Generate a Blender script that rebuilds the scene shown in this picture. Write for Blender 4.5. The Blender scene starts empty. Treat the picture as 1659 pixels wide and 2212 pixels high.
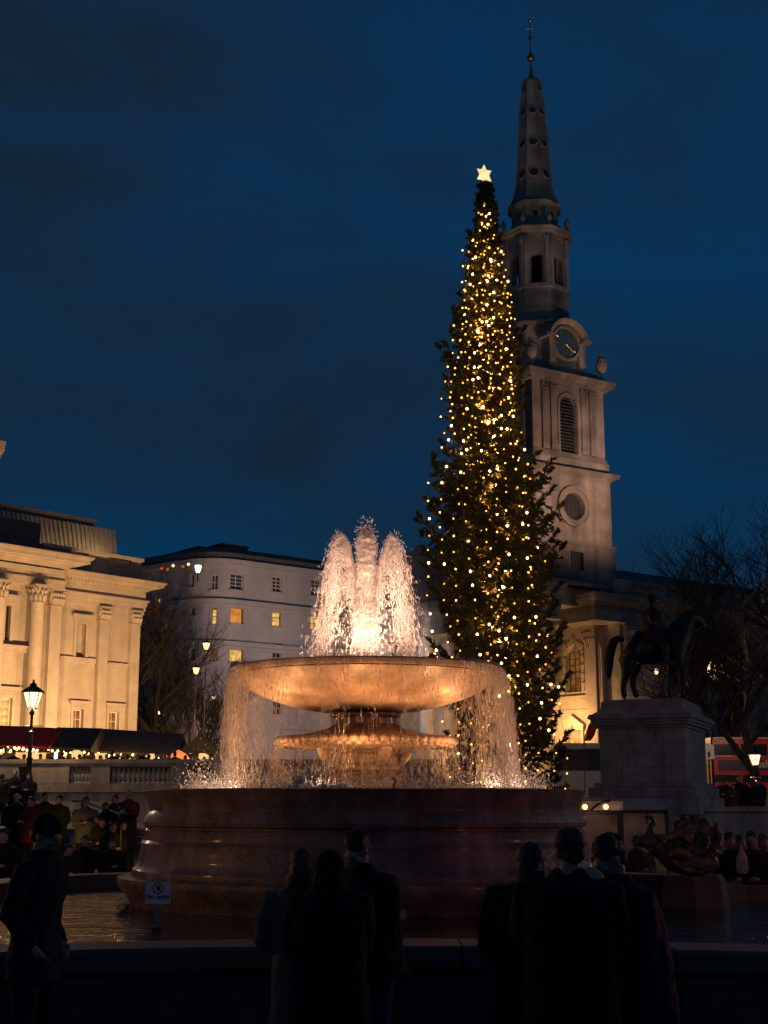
import bpy, bmesh, math, random
import numpy as np
from mathutils import Vector, Matrix
R = math.radians
scene = bpy.context.scene
COL = scene.collection
rng = random.Random(7)
nr = np.random.RandomState(11)

# ---------------------------------------------------------------- camera, sky, exposure
F = 3000.0; CU, CV = 829.5, 1106.0; CAMZ = 1.75; TH = math.atan(640/3000)
cd = bpy.data.cameras.new('camera'); cam = bpy.data.objects.new('camera', cd); COL.objects.link(cam)
cam.location = (0, 0, CAMZ); cam.rotation_euler = (R(90)+TH, 0, 0)
cd.sensor_fit = 'VERTICAL'; cd.sensor_height = 36; cd.lens = F/2212*36
cd.clip_start = 0.1; cd.clip_end = 3000
scene.camera = cam

world = bpy.data.worlds.new('World'); scene.world = world; world.use_nodes = True
def build_world():
    nt = world.node_tree; nt.nodes.clear(); N = nt.nodes.new; L = nt.links.new
    out = N('ShaderNodeOutputWorld'); bg = N('ShaderNodeBackground'); bg.inputs[1].default_value = 0.15
    sky = N('ShaderNodeTexSky'); sky.sky_type = 'NISHITA'; sky.sun_disc = False
    sky.sun_elevation = R(-3.0); sky.sun_rotation = R(235); sky.air_density = 1.2; sky.dust_density = 1.0; sky.ozone_density = 3.0
    tc = N('ShaderNodeTexCoord'); mp = N('ShaderNodeMapping'); mp.inputs['Scale'].default_value = (1.6, 1.6, 4.2)
    mp.inputs['Location'].default_value = (0.35, 0.0, 0.15)
    L(tc.outputs['Generated'], mp.inputs[0])
    n1 = N('ShaderNodeTexNoise'); n1.inputs['Scale'].default_value = 1.9; n1.inputs['Detail'].default_value = 5; n1.inputs['Roughness'].default_value = 0.5
    n1.inputs['Distortion'].default_value = 0.35
    L(mp.outputs[0], n1.inputs['Vector'])
    ramp = N('ShaderNodeValToRGB'); ramp.color_ramp.elements[0].position = 0.34; ramp.color_ramp.elements[1].position = 0.68
    L(n1.outputs['Fac'], ramp.inputs[0])
    sx = N('ShaderNodeSeparateXYZ'); L(tc.outputs['Generated'], sx.inputs[0])
    el = N('ShaderNodeValToRGB'); e = el.color_ramp.elements
    e[0].position = 0.0; e[0].color = (0.022, 0.23, 0.44, 1)
    e[1].position = 0.75; e[1].color = (0.022, 0.105, 0.27, 1)
    m = e.new(0.22); m.color = (0.011, 0.222, 0.62, 1)
    m = e.new(0.45); m.color = (0.011, 0.235, 0.74, 1)
    L(sx.outputs['Z'], el.inputs[0])
    cl = N('ShaderNodeMix'); cl.data_type = 'RGBA'
    cl.inputs['A'].default_value = (0.044, 0.130, 0.27, 1)      # thin dusk cloud
    L(el.outputs[0], cl.inputs['B']); L(ramp.outputs[0], cl.inputs['Factor'])
    ad = N('ShaderNodeMix'); ad.data_type = 'RGBA'; ad.blend_type = 'ADD'; ad.inputs['Factor'].default_value = 0.05
    L(cl.outputs['Result'], ad.inputs['A']); L(sky.outputs[0], ad.inputs['B'])
    L(ad.outputs['Result'], bg.inputs[0]); L(bg.outputs[0], out.inputs[0])
build_world()
scene.view_settings.view_transform = 'Standard'; scene.view_settings.look = 'None'
scene.view_settings.exposure = 0.0; scene.view_settings.gamma = 1.0
scene.view_settings.use_curve_mapping = False
cy = scene.cycles
cy.max_bounces = 7; cy.diffuse_bounces = 3; cy.glossy_bounces = 3; cy.transmission_bounces = 4; cy.transparent_max_bounces = 24
cy.use_denoising = True; cy.sample_clamp_indirect = 3.0; cy.caustics_reflective = False; cy.caustics_refractive = False
cy.use_light_tree = True

# ---------------------------------------------------------------- projection helpers (photo measured on a 1659 x 2212 grid)
ct, st = math.cos(TH), math.sin(TH)
def ray(u, v):
    dx = (u-CU)/F; dy = (CV-v)/F
    return dx, ct-dy*st, st+dy*ct
def at(u, v, Y):
    x, y, z = ray(u, v); t = Y/y
    return Vector((x*t, Y, CAMZ+z*t))
def zat(v, Y): return at(CU, v, Y).z
def ppm(v, Y): return F/(Y*ct+(zat(v, Y)-CAMZ)*st)
class Plane:
    def __init__(s, u, v, Y, phi, z0=0.0):
        p = at(u, v, Y); s.P = Vector((p.x, p.y)); s.phi = phi; s.z0 = z0
        s.d = Vector((math.sin(R(phi)), math.cos(R(phi)))); s.n = Vector((s.d.y, -s.d.x))
    def loc(s, u, v, off=0.0):
        x, y, z = ray(u, v); P = s.P + s.n*off
        det = x*(-s.d.y)+y*s.d.x
        t = (P.x*(-s.d.y)+P.y*s.d.x)/det
        q = Vector((x*t, y*t))-P
        return q.dot(s.d), CAMZ+z*t-s.z0
    def box(s, u0, v0, u1, v1, off=0.0):
        um, vm = (u0+u1)/2, (v0+v1)/2
        a = s.loc(u0, vm, off)[0]; b = s.loc(u1, vm, off)[0]
        c = s.loc(um, v1, off)[1]; d = s.loc(um, v0, off)[1]
        return a, b, c, d
    def root(s, name, label, cat, group=None):
        return thing(name, label, cat, (s.P.x, s.P.y, s.z0), R(90-s.phi), group)

# ---------------------------------------------------------------- object helpers
def thing(name, label, cat, loc=(0,0,0), rotz=0.0, group=None):
    o = bpy.data.objects.new(name, None); COL.objects.link(o); o.location = loc; o.rotation_euler = (0,0,rotz)
    o.empty_display_size = 0.3
    o['label'] = label; o['category'] = cat
    if group: o['group'] = group
    return o
def tag(o, label, cat, group=None):
    o['label'] = label; o['category'] = cat
    if group: o['group'] = group
    return o
class MB:
    def __init__(s): s.v = []; s.f = []
    def add(s, vs, fs):
        b = len(s.v); s.v.extend([tuple(q) for q in vs]); s.f.extend([tuple(i+b for i in f) for f in fs]); return s
    def box(s, x0, x1, y0, y1, z0, z1):
        s.add([(x0,y0,z0),(x1,y0,z0),(x1,y1,z0),(x0,y1,z0),(x0,y0,z1),(x1,y0,z1),(x1,y1,z1),(x0,y1,z1)],
              [(0,3,2,1),(4,5,6,7),(0,1,5,4),(1,2,6,5),(2,3,7,6),(3,0,4,7)]); return s
    def frustum(s, x0, x1, y0, y1, z0, z1, k):
        s.add([(x0,y0,z0),(x1,y0,z0),(x1,y1,z0),(x0,y1,z0),(x0+k,y0+k,z1),(x1-k,y0+k,z1),(x1-k,y1-k,z1),(x0+k,y1-k,z1)],
              [(0,3,2,1),(4,5,6,7),(0,1,5,4),(1,2,6,5),(2,3,7,6),(3,0,4,7)]); return s
    def lathe(s, prof, n=24, c=(0,0,0), a0=0.0, cap=True, sx=1, sy=1):
        vs = []; fs = []
        for r, z in prof:
            for i in range(n):
                a = a0+2*math.pi*i/n; vs.append((c[0]+sx*r*math.cos(a), c[1]+sy*r*math.sin(a), c[2]+z))
        for j in range(len(prof)-1):
            for i in range(n):
                k = (i+1) % n; fs.append((j*n+i, j*n+k, (j+1)*n+k, (j+1)*n+i))
        if cap:
            fs.append(tuple(range(n-1, -1, -1))); fs.append(tuple((len(prof)-1)*n+i for i in range(n)))
        s.add(vs, fs); return s
    def tube(s, pts, rad, n=8, cap=True):
        pts = [Vector(p) for p in pts]
        if not hasattr(rad, '__len__'): rad = [rad]*len(pts)
        vs = []; fs = []; up = Vector((0,0,1)); prev = None
        for i, p in enumerate(pts):
            d = (pts[min(i+1, len(pts)-1)]-pts[max(i-1, 0)]).normalized()
            if prev is None:
                a = d.cross(up) if abs(d.z) < 0.95 else d.cross(Vector((1,0,0)))
            else: a = prev-d*prev.dot(d)
            a.normalize(); b = d.cross(a); prev = a
            for k in range(n):
                t = 2*math.pi*k/n; vs.append(p+(a*math.cos(t)+b*math.sin(t))*rad[i])
        for i in range(len(pts)-1):
            for k in range(n):
                m = (k+1) % n; fs.append((i*n+k, i*n+m, (i+1)*n+m, (i+1)*n+k))
        if cap: fs.append(tuple(range(n-1,-1,-1))); fs.append(tuple((len(pts)-1)*n+k for k in range(n)))
        s.add(vs, fs); return s
    def loft(s, secs, n=16, p=2.0):     # secs: (cx, cy, z, rx, ry)
        vs = []; fs = []
        for cx, cyy, z, rx, ry in secs:
            for i in range(n):
                a = 2*math.pi*i/n; c_, s_ = math.cos(a), math.sin(a)
                c_ = math.copysign(abs(c_)**(2/p), c_); s_ = math.copysign(abs(s_)**(2/p), s_)
                vs.append((cx+rx*c_, cyy+ry*s_, z))
        for j in range(len(secs)-1):
            for i in range(n):
                k = (i+1) % n; fs.append((j*n+i, j*n+k, (j+1)*n+k, (j+1)*n+i))
        fs.append(tuple(range(n-1,-1,-1))); fs.append(tuple((len(secs)-1)*n+i for i in range(n)))
        s.add(vs, fs); return s
    def ell(s, c, r, nu=14, nv=9, rot=None):
        vs = []; fs = []
        for j in range(1, nv):
            ph = math.pi*j/nv-math.pi/2
            for i in range(nu):
                a = 2*math.pi*i/nu; q = Vector((r[0]*math.cos(ph)*math.cos(a), r[1]*math.cos(ph)*math.sin(a), r[2]*math.sin(ph)))
                if rot: q = rot @ q
                vs.append(Vector(c)+q)
        bq = Vector((0,0,-r[2])); tq = Vector((0,0,r[2]))
        if rot: bq = rot @ bq; tq = rot @ tq
        ib = len(vs); vs.append(Vector(c)+bq); vs.append(Vector(c)+tq)
        for j in range(nv-2):
            for i in range(nu):
                k = (i+1) % nu; fs.append((j*nu+i, j*nu+k, (j+1)*nu+k, (j+1)*nu+i))
        for i in range(nu):
            k = (i+1) % nu; fs.append((ib, k, i)); fs.append((ib+1, (nv-2)*nu+i, (nv-2)*nu+k))
        s.add(vs, fs); return s
    def mesh(s, name, mat, smooth=False, auto=None):
        me = bpy.data.meshes.new(name); me.from_pydata(s.v, [], s.f); me.validate(); me.update()
        if mat: me.materials.append(mat)
        if smooth:
            me.polygons.foreach_set('use_smooth', [True]*len(me.polygons))
            if auto: 
                try: me.set_sharp_from_angle(angle=R(auto))
                except Exception: pass
        return me
def put(name, me, parent=None, loc=None, rotz=None, kind=None):
    o = bpy.data.objects.new(name, me); COL.objects.link(o)
    if parent: o.parent = parent
    if loc is not None: o.location = loc
    if rotz is not None: o.rotation_euler = (0,0,rotz)
    if kind: o['kind'] = kind
    return o
def part(name, mb, mat, parent=None, smooth=False, auto=35, kind=None, loc=None):
    return put(name, mb.mesh(name, mat, smooth, auto), parent, loc, None, kind)
def struct(name, mb, mat, smooth=False): return part(name, mb, mat, None, smooth, kind='structure')
def npmesh(name, V, Fc, mat, smooth=False):   # V (n,3), Fc (m,k) numpy
    me = bpy.data.meshes.new(name); k = Fc.shape[1]
    me.vertices.add(len(V)); me.vertices.foreach_set('co', V.astype(np.float32).ravel())
    me.loops.add(Fc.size); me.loops.foreach_set('vertex_index', Fc.astype(np.int32).ravel())
    me.polygons.add(len(Fc)); me.polygons.foreach_set('loop_start', np.arange(0, Fc.size, k, dtype=np.int32))
    me.polygons.foreach_set('loop_total', np.full(len(Fc), k, dtype=np.int32))
    me.update(calc_edges=True)
    if mat: me.materials.append(mat)
    if smooth: me.polygons.foreach_set('use_smooth', [True]*len(Fc))
    return me
def copy_tree(o, parent=None):
    c = o.copy(); COL.objects.link(c); c.parent = parent
    for ch in list(o.children): copy_tree(ch, c)
    return c
_cache = {}
def cached(key, fn):
    if key not in _cache: _cache[key] = fn()
    return _cache[key]

# ---------------------------------------------------------------- materials
def nodes(name):
    m = bpy.data.materials.new(name); m.use_nodes = True; nt = m.node_tree
    b = nt.nodes['Principled BSDF']; return m, nt, b, nt.nodes.new, nt.links.new
def mat(name, col, rough=0.6, var=0.25, scale=4.0, bump=0.0, bscale=None, metal=0.0, stain=None, spec=0.5, streak=0.0, coat=0.0, trans=0.0):
    m, nt, b, N, L = nodes(name)
    tc = N('ShaderNodeTexCoord'); n = N('ShaderNodeTexNoise'); n.inputs['Scale'].default_value = scale; n.inputs['Detail'].default_value = 6; n.inputs['Roughness'].default_value = 0.62
    L(tc.outputs['Object'], n.inputs['Vector'])
    mx = N('ShaderNodeMix'); mx.data_type = 'RGBA'
    lo = [max(0, c*(1-var)) for c in col]; hi = [min(1, c*(1+var)) for c in col]
    if stain: lo = stain
    mx.inputs['A'].default_value = (*lo, 1); mx.inputs['B'].default_value = (*hi, 1)
    rp = N('ShaderNodeMapRange'); rp.inputs['From Min'].default_value = 0.33; rp.inputs['From Max'].default_value = 0.67
    L(n.outputs['Fac'], rp.inputs['Value']); L(rp.outputs['Result'], mx.inputs['Factor'])
    last = mx.outputs['Result']
    if streak > 0:
        mp = N('ShaderNodeMapping'); mp.inputs['Scale'].default_value = (scale*1.6, scale*1.6, scale*0.12); L(tc.outputs['Object'], mp.inputs[0])
        n2 = N('ShaderNodeTexNoise'); n2.inputs['Scale'].default_value = 1.0; n2.inputs['Detail'].default_value = 4; L(mp.outputs[0], n2.inputs['Vector'])
        r2 = N('ShaderNodeMapRange'); r2.inputs['From Min'].default_value = 0.42; r2.inputs['From Max'].default_value = 0.62; L(n2.outputs['Fac'], r2.inputs['Value'])
        m2 = N('ShaderNodeMix'); m2.data_type = 'RGBA'; m2.blend_type = 'MULTIPLY'; m2.inputs['Factor'].default_value = streak
        L(last, m2.inputs['A']); L(r2.outputs['Result'], m2.inputs['B']); last = m2.outputs['Result']
    L(last, b.inputs['Base Color'])
    b.inputs['Roughness'].default_value = rough; b.inputs['Metallic'].default_value = metal; b.inputs['Specular IOR Level'].default_value = spec
    if coat: b.inputs['Coat Weight'].default_value = coat; b.inputs['Coat Roughness'].default_value = 0.12
    if trans: b.inputs['Transmission Weight'].default_value = trans
    if bump:
        bn = N('ShaderNodeTexNoise'); bn.inputs['Scale'].default_value = bscale or scale*6; bn.inputs['Detail'].default_value = 5; L(tc.outputs['Object'], bn.inputs['Vector'])
        bp = N('ShaderNodeBump'); bp.inputs['Strength'].default_value = 1.0; bp.inputs['Distance'].default_value = bump
        L(bn.outputs['Fac'], bp.inputs['Height']); L(bp.outputs[0], b.inputs['Normal'])
    return m
def emit(name, col, strength, var=0.0, scale=3.0):
    m, nt, b, N, L = nodes(name)
    b.inputs['Base Color'].default_value = (*[c*0.07 for c in col], 1); b.inputs['Emission Color'].default_value = (*col, 1); b.inputs['Emission Strength'].default_value = strength
    b.inputs['Roughness'].default_value = 0.4
    if var:
        tc = N('ShaderNodeTexCoord'); n = N('ShaderNodeTexNoise'); n.inputs['Scale'].default_value = scale; n.inputs['Detail'].default_value = 3; L(tc.outputs['Object'], n.inputs['Vector'])
        r = N('ShaderNodeMapRange'); r.inputs['From Min'].default_value = 0.35; r.inputs['From Max'].default_value = 0.65
        r.inputs['To Min'].default_value = strength*(1-var); r.inputs['To Max'].default_value = strength*(1+var)
        L(n.outputs['Fac'], r.inputs['Value']); L(r.outputs['Result'], b.inputs['Emission Strength'])
    return m
M = dict(
 portland = mat('portland_stone', (0.44,0.385,0.325), 0.75, 0.14, 0.9, 0.006, 9, streak=0.10),
 churchstone = mat('weathered_church_stone', (0.42,0.38,0.33), 0.8, 0.25, 0.45, 0.02, 5, stain=(0.20,0.185,0.165), streak=0.40),
 stucco = mat('pale_stucco', (0.46,0.43,0.44), 0.7, 0.1, 0.5, 0.003, 8, streak=0.12),
 granite = mat('wet_granite', (0.25,0.175,0.135), 0.52, 0.5, 2.6, 0.012, 22, streak=0.38, coat=0.1),
 bowlstone = mat('wet_bowl_granite', (0.42,0.30,0.21), 0.46, 0.35, 1.7, 0.010, 16, streak=0.25, coat=0.14, stain=(0.15,0.09,0.06)),
 copingstone = mat('coping_granite', (0.085,0.075,0.065), 0.6, 0.25, 5, 0.002, 60),
 wallstone = mat('pool_wall_granite', (0.06,0.055,0.05), 0.75, 0.3, 4, 0.004, 40, streak=0.2),
 terrace = mat('terrace_stone', (0.27,0.25,0.24), 0.75, 0.25, 1.5, 0.006, 14, streak=0.3),
 plinthstone = mat('plinth_granite', (0.26,0.245,0.24), 0.7, 0.22, 2.2, 0.006, 18, streak=0.3),
 paving = mat('paving', (0.16,0.15,0.145), 0.65, 0.25, 2, 0.003, 20),
 asphalt = mat('asphalt', (0.05,0.05,0.052), 0.7, 0.2, 3, 0.003, 60),
 slate = mat('slate_roof', (0.075,0.078,0.085), 0.55, 0.3, 2.5, 0.01, 12),
 lead = mat('lead_roof', (0.25,0.245,0.24), 0.5, 0.2, 2.0, 0.004, 8, metal=0.2),
 bronze = mat('dark_bronze', (0.010,0.010,0.009), 0.5, 0.4, 3, 0.004, 30, metal=0.3),
 verdigris = mat('weathered_bronze', (0.10,0.070,0.035), 0.42, 0.5, 9, 0.004, 40, metal=0.5, stain=(0.05,0.055,0.045)),
 iron = mat('black_iron', (0.015,0.015,0.017), 0.4, 0.2, 8, 0.001, 30),
 bark = mat('bark', (0.035,0.028,0.022), 0.9, 0.4, 4, 0.02, 20),
 darkbark = mat('dark_twigs', (0.022,0.018,0.016), 0.9, 0.3, 4),
 glassdark = mat('dark_window_glass', (0.02,0.024,0.032), 0.12, 0.3, 1.2, spec=0.8),
 glassgrey = mat('grey_window_glass', (0.06,0.07,0.09), 0.18, 0.3, 1.2, spec=0.8),
 whitepaint = mat('white_painted_wood', (0.62,0.60,0.56), 0.45, 0.08, 5),
 blackpaint = mat('black_painted_wood', (0.03,0.03,0.03), 0.5, 0.2, 5),
 gold = mat('gilded_metal', (0.55,0.32,0.08), 0.3, 0.25, 6, metal=0.9),
 busred = mat('bus_red_paint', (0.50,0.012,0.010), 0.3, 0.12, 1, coat=0.5),
 bluetin = mat('clock_face_blue', (0.05,0.13,0.18), 0.5, 0.15, 3),
 litamber = emit('amber_lit_window', (1.0,0.38,0.07), 0.55, 0.35, 1.6),
 lityellow = emit('yellow_lit_window', (1.0,0.55,0.14), 0.7, 0.5, 3.5),
 litdim = emit('dim_orange_window', (0.9,0.36,0.10), 0.15, 0.6, 2),
 litdoor = emit('lit_doorway', (1.0,0.50,0.16), 0.8, 0.4, 2),
)
# ---------------------------------------------------------------- building helpers
def wall_mb(x0, x1, z0, z1, holes, y, depth, body=6.0, ci=0.0):
    """front skin with real openings + reveals, and a solid core behind.  holes: (a,b,c,d,kind) kind rect|arch|round"""
    mb = MB(); xs = sorted({x0, x1, *[h[0] for h in holes], *[h[1] for h in holes]}); zs = sorted({z0, z1, *[h[2] for h in holes], *[h[3] for h in holes]})
    for i in range(len(xs)-1):
        for j in range(len(zs)-1):
            cx, cz = (xs[i]+xs[i+1])/2, (zs[j]+zs[j+1])/2
            if any(h[0] < cx < h[1] and h[2] < cz < h[3] for h in holes): continue
            mb.add([(xs[i],y,zs[j]),(xs[i+1],y,zs[j]),(xs[i+1],y,zs[j+1]),(xs[i],y,zs[j+1])], [(0,1,2,3)])
    for h in holes:
        a, b, c, d = h[:4]; kind = h[4] if len(h) > 4 else 'rect'; e = y+depth
        cx = (a+b)/2; rx = (b-a)/2
        if kind == 'rect': loop = [(a,c),(b,c),(b,d),(a,d)]
        elif kind == 'arch':
            n = 12; loop = [(a,c),(b,c)]+[(cx+rx*math.cos(math.pi*k/n), d-rx+rx*math.sin(math.pi*k/n)) for k in range(n+1)]
            for sgn, cn in ((1,(b,d)),(-1,(a,d))):
                arc = [(cx+sgn*rx*math.cos(math.pi*k/n), d-rx+rx*math.sin(math.pi*k/n)) for k in range(n//2+1)]
                mb.add([(cn[0],y,cn[1])]+[(p[0],y,p[1]) for p in arc], [((0,k+1,k+2) if sgn > 0 else (0,k+2,k+1)) for k in range(len(arc)-1)])
        else:
            n = 28; rz = (d-c)/2; cz = (c+d)/2; loop = [(cx+rx*math.cos(2*math.pi*k/n), cz+rz*math.sin(2*math.pi*k/n)) for k in range(n)]
            for q, cn in enumerate(((b,d),(a,d),(a,c),(b,c))):
                arc = [loop[(q*7+k) % n] for k in range(8)]
                mb.add([(cn[0],y,cn[1])]+[(p[0],y,p[1]) for p in arc], [(0,k+1,k+2) for k in range(7)])
        m = len(loop)
        mb.add([(p[0],y,p[1]) for p in loop]+[(p[0],e,p[1]) for p in loop], [(k,k+m,(k+1)%m+m,(k+1)%m) for k in range(m)])
    mb.box(x0+ci, x1-ci, y+depth+0.25, y+body, z0, z1)
    # side skins
    for x in (x0, x1): mb.add([(x,y,z0),(x,y+depth+0.3,z0),(x,y+depth+0.3,z1),(x,y,z1)], [(0,1,2,3)])
    return mb
def bars_mb(nx, nz, w, h, t=0.035):
    mb = MB()
    for i in range(1, nx): x = -w/2+w*i/nx; mb.box(x-t/2, x+t/2, -0.03, 0.01, 0, h)
    for j in range(1, nz): z = h*j/nz; mb.box(-w/2, w/2, -0.025, 0.008, z-t/2, z+t/2)
    return mb
def window(par, x0, x1, z0, z1, y, glass, nx=2, nz=4, frame='whitepaint', fw=0.07, bar=0.035, panes=True):
    w, h = x1-x0, z1-z0; cx = (x0+x1)/2
    def mk():
        mb = MB(); mb.box(-w/2, -w/2+fw, -0.05, 0.03, 0, h); mb.box(w/2-fw, w/2, -0.05, 0.03, 0, h)
        mb.box(-w/2+fw, w/2-fw, -0.048, 0.028, 0, fw); mb.box(-w/2+fw, w/2-fw, -0.048, 0.028, h-fw, h); return mb.mesh('window', M[frame])
    key = (round(w,2), round(h,2), nx, nz, frame)
    wf = put('window', cached(('wf',)+key, mk), par, (cx, y, z0))
    def mb2(): return bars_mb(nx, nz, w-2*fw, h-2*fw, bar).mesh('glazing_bars', M[frame])
    if nx*nz > 1: put('glazing_bar', cached(('gb',)+key, mb2), wf, (0, 0, fw))
    pw, ph = (w-2*fw)/nx, (h-2*fw)/nz
    if panes and nx*nz <= 12:
        def mk3():
            m = MB(); m.box(-pw/2+bar/2-0.004, pw/2-bar/2+0.004, -0.006, 0.004, -ph/2+bar/2-0.004, ph/2-bar/2+0.004); return m.mesh('pane', glass)
        me = cached(('pn', round(pw,3), round(ph,3), glass.name), mk3)
        for i in range(nx):
            for j in range(nz): put('pane', me, wf, (-w/2+fw+pw*(i+.5), 0.012, fw+ph*(j+.5)))
    else:
        m = MB(); m.box(-w/2+fw, w/2-fw, 0.012, 0.02, fw, h-fw); part('glass', m, glass, wf)
    return wf
def steps_x(mb, x0, x1, prof, back=0.5, lret=True, rret=True):
    """moulding: prof list of (projection, z0, z1), running along x, projecting toward -y, with returns"""
    for k, (p, a, b) in enumerate(prof): mb.box(x0-(p if lret else 0), x1+(p if rret else 0), -p, back, a, b)
    return mb
CORN = lambda z, h, p: [(p*0.18,z,z+h*.16),(p*0.32,z+h*.16,z+h*.30),(p*0.62,z+h*.30,z+h*.44),(p*0.86,z+h*.44,z+h*.74),(p*0.94,z+h*.74,z+h*.86),(p,z+h*.86,z+h)]
def dentils(x0, x1, z0, z1, y, pitch, w, d):
    mb = MB(); x = x0
    while x < x1-w: mb.box(x, x+w, y-d, y, z0, z1); x += pitch
    return mb
def capital_mb(w, h, d=0.35, n=5):
    """corinthian-like: bell, two rows of curled leaves, corner volutes, abacus"""
    mb = MB(); mb.box(-w*.42, w*.42, -d*.7, 0.3, 0, h*.88)
    for row, (zb, zt, o) in enumerate(((0.02, .42, 0.0), (.30, .72, .5))):
        for i in range(n+(row == 1)-0):
            x = -w*.42+(i+.5-o*1.0+(.5 if row == 0 else 0))*w*.84/n
            x = max(-w*.44, min(w*.44, x)); lw = w*.34/n
            mb.tube([(x,-d*.7,h*zb),(x,-d*.85,h*(zb+.6*(zt-zb))),(x,-d*1.15,h*zt),(x,-d*1.28,h*(zt-.07))], [lw*1.1,lw*1.25,lw,lw*.5], 5)
    for s_ in (-1, 1):
        mb.tube([(s_*w*.2,-d*.8,h*.6),(s_*w*.38,-d*1.05,h*.80),(s_*w*.52,-d*1.25,h*.84),(s_*w*.53,-d*1.22,h*.72),(s_*w*.46,-d*1.18,h*.74)], [h*.035,h*.05,h*.05,h*.045,h*.03], 5)
    mb.box(-w*.54, w*.54, -d*1.25, 0.3, h*.88, h); return mb

# ---------------------------------------------------------------- ground and setting
g = MB(); g.box(-900, 900, -40, 1200, -0.4, 0); struct('ground', g, M['paving'])
TZ = 2.3; BY = 50.0
g = MB(); g.add([(-60,BY+0.6,TZ),(4.4,BY+0.6,TZ),(4.4,BY+40,TZ),(-60,BY+40,TZ)], [(0,1,2,3)]); g.box(-60, 4.4, BY+0.6, BY+39, 0.01, TZ-0.01); struct('upper_terrace', g, M['terrace'])
g = MB(); g.box(4.6, 140, 52.5, 420, 0.01, 1.2); g.box(-160, 4.4, 90, 420, 0.01, 1.6); struct('road', g, M['asphalt'])

# terrace wall + balustrade (left and behind the fountain)
tw = MB(); tw.box(-30, 4.4, BY, BY+0.58, 0, 2.28)
struct('terrace_wall', tw, M['terrace'])
bal = thing('stone_balustrade', 'pale stone balustrade running along the upper terrace behind the fountain', 'balustrade', (0, BY, 2.3))
m = MB(); m.box(-24, 4.4, -0.12, 0.5, 0, 0.2); m.box(-24, 4.4, -0.05, 0.42, 0.2, 0.3); part('plinth_course', m, M['terrace'], bal)
m = MB(); m.box(-24, 4.4, -0.14, 0.52, 1.0, 1.1); m.box(-24, 4.4, -0.08, 0.46, 0.9, 1.0); m.box(-24,4.4,-0.10,0.48,1.1,1.15); part('top_rail', m, M['terrace'], bal)
bprof = [(.13,0),(.13,.06),(.07,.08),(.075,.12),(.125,.22),(.13,.28),(.10,.37),(.06,.47),(.055,.50),(.085,.53),(.085,.57),(.12,.58),(.12,.6)]
bme = MB().lathe(bprof, 12).mesh('baluster', M['terrace'], True, 40)
# piers from photo: x spans of solid panels on the left
X = lambda u, v=1680, Y=BY: at(u, v, Y).x
piers = [(60,150),(197,238),(368,404),(560,600),(760,800),(950,1000)]
for a, b in [(X(a_),X(b_)) for a_,b_ in piers]+[(-24,X(40))]: part('pier', MB().box(a, b, -0.06, 0.44, 0.3, 0.9), M['terrace'], bal)
edges = [(150,197,6),(238,368,12),(404,560,10),(600,760,11),(800,950,10)]
for a, b, n in edges:
    if (a, n) == (238, 12):
        # in the photo: gap pier at about 290-345 splits the run
        spans = [(238,297,0),(345,368,0)]
    for i in range(n):
        x = X(a)+(X(b)-X(a))*(i+.5)/n
        put('baluster', bme, bal, (x, 0.19, 0.3))

# steps on the left, up to a landing
st_ = thing('stone_steps', 'broad stone steps lit gold beside the fountain pedestal', 'steps', (0, 30, 0))
SX0, SX1 = -16.0, -4.2
for k in range(8):
    cw = 0
    x = SX0
    while x < SX1-0.2:
        w = min(1.9+0.25*((k*7+int(x*3)) % 3), SX1-x)
        m = MB(); m.box(x+0.006, x+w-0.006, 0.42*k, 0.42*k+0.46, 0.16*k, 0.16*(k+1)-0.004*(cw % 2)); part('step_stone', m, M['terrace'], st_); x += w; cw += 1
g = MB(); g.box(-30, -4.2, 33.8, 50, 0.0, 1.28); g.box(-30,-16.02,29.8,33.78,0,1.285); struct('landing', g, M['terrace'])
hr = thing('step_handrail', 'dark metal handrail sloping down the steps behind the seated crowd', 'handrail', (0,0,0))
pa, pb = at(178, 1730, 34.5), at(262, 1760, 30.2)
for q, n_ in ((pa, 1.28), (pb, 0.0)): part('post', MB().tube([(q.x,q.y,n_),(q.x,q.y,q.z)], 0.03, 8), M['iron'], hr)
part('rail', MB().tube([pa+Vector((-.3,.3,0)), pa, pb, pb+Vector((.3,-.1,0))], 0.035, 8), M['iron'], hr, True)

# right-hand wall of the square
rw = thing('east_wall', 'low dark stone wall in front of the street with the red buses', 'wall', (0, 40, 0))
m = MB(); m.box(7.0, 30, 0, 0.55, 0, 1.66); part('wall_body', m, M['terrace'], rw)
x = 7.0
while x < 29: m = MB(); m.box(x+0.008, x+1.6-0.008, -0.08, 0.63, 1.66, 1.80); part('coping_stone', m, M['terrace'], rw); x += 1.6

# ---------------------------------------------------------------- the pool
def inner_y(x):
    ax = abs(x)
    return 10.72-0.53*(min(ax, 4.6)/2.9)**2 if ax < 4.6 else 10.72-0.53*(4.6/2.9)**2+0.0*(ax-4.6)
pw = thing('pool_wall', 'dark granite wall of the fountain pool with a pale flat coping across the foreground', 'wall', (0,0,0))
xs = [x*0.32 for x in range(-30, 31)]
m = MB()
for i in range(len(xs)-1):
    a, b = xs[i], xs[i+1]; ya, yb = inner_y(a), inner_y(b)
    m.add([(a,ya-0.42,0),(b,yb-0.42,0),(b,yb-0.42,.60),(a,ya-0.42,.60),(a,ya-0.46,0.0),(b,yb-0.46,0.0),(b,yb-0.46,.14),(a,ya-0.46,.14)], [(0,1,2,3),(4,5,6,7),(7,6,(2),(3))])
    m.add([(a,ya-0.02,0.2),(b,yb-0.02,0.2),(b,yb-0.02,.62),(a,ya-0.02,.62)], [(3,2,1,0)])
part('wall_face', m, M['wallstone'], pw)
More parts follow.
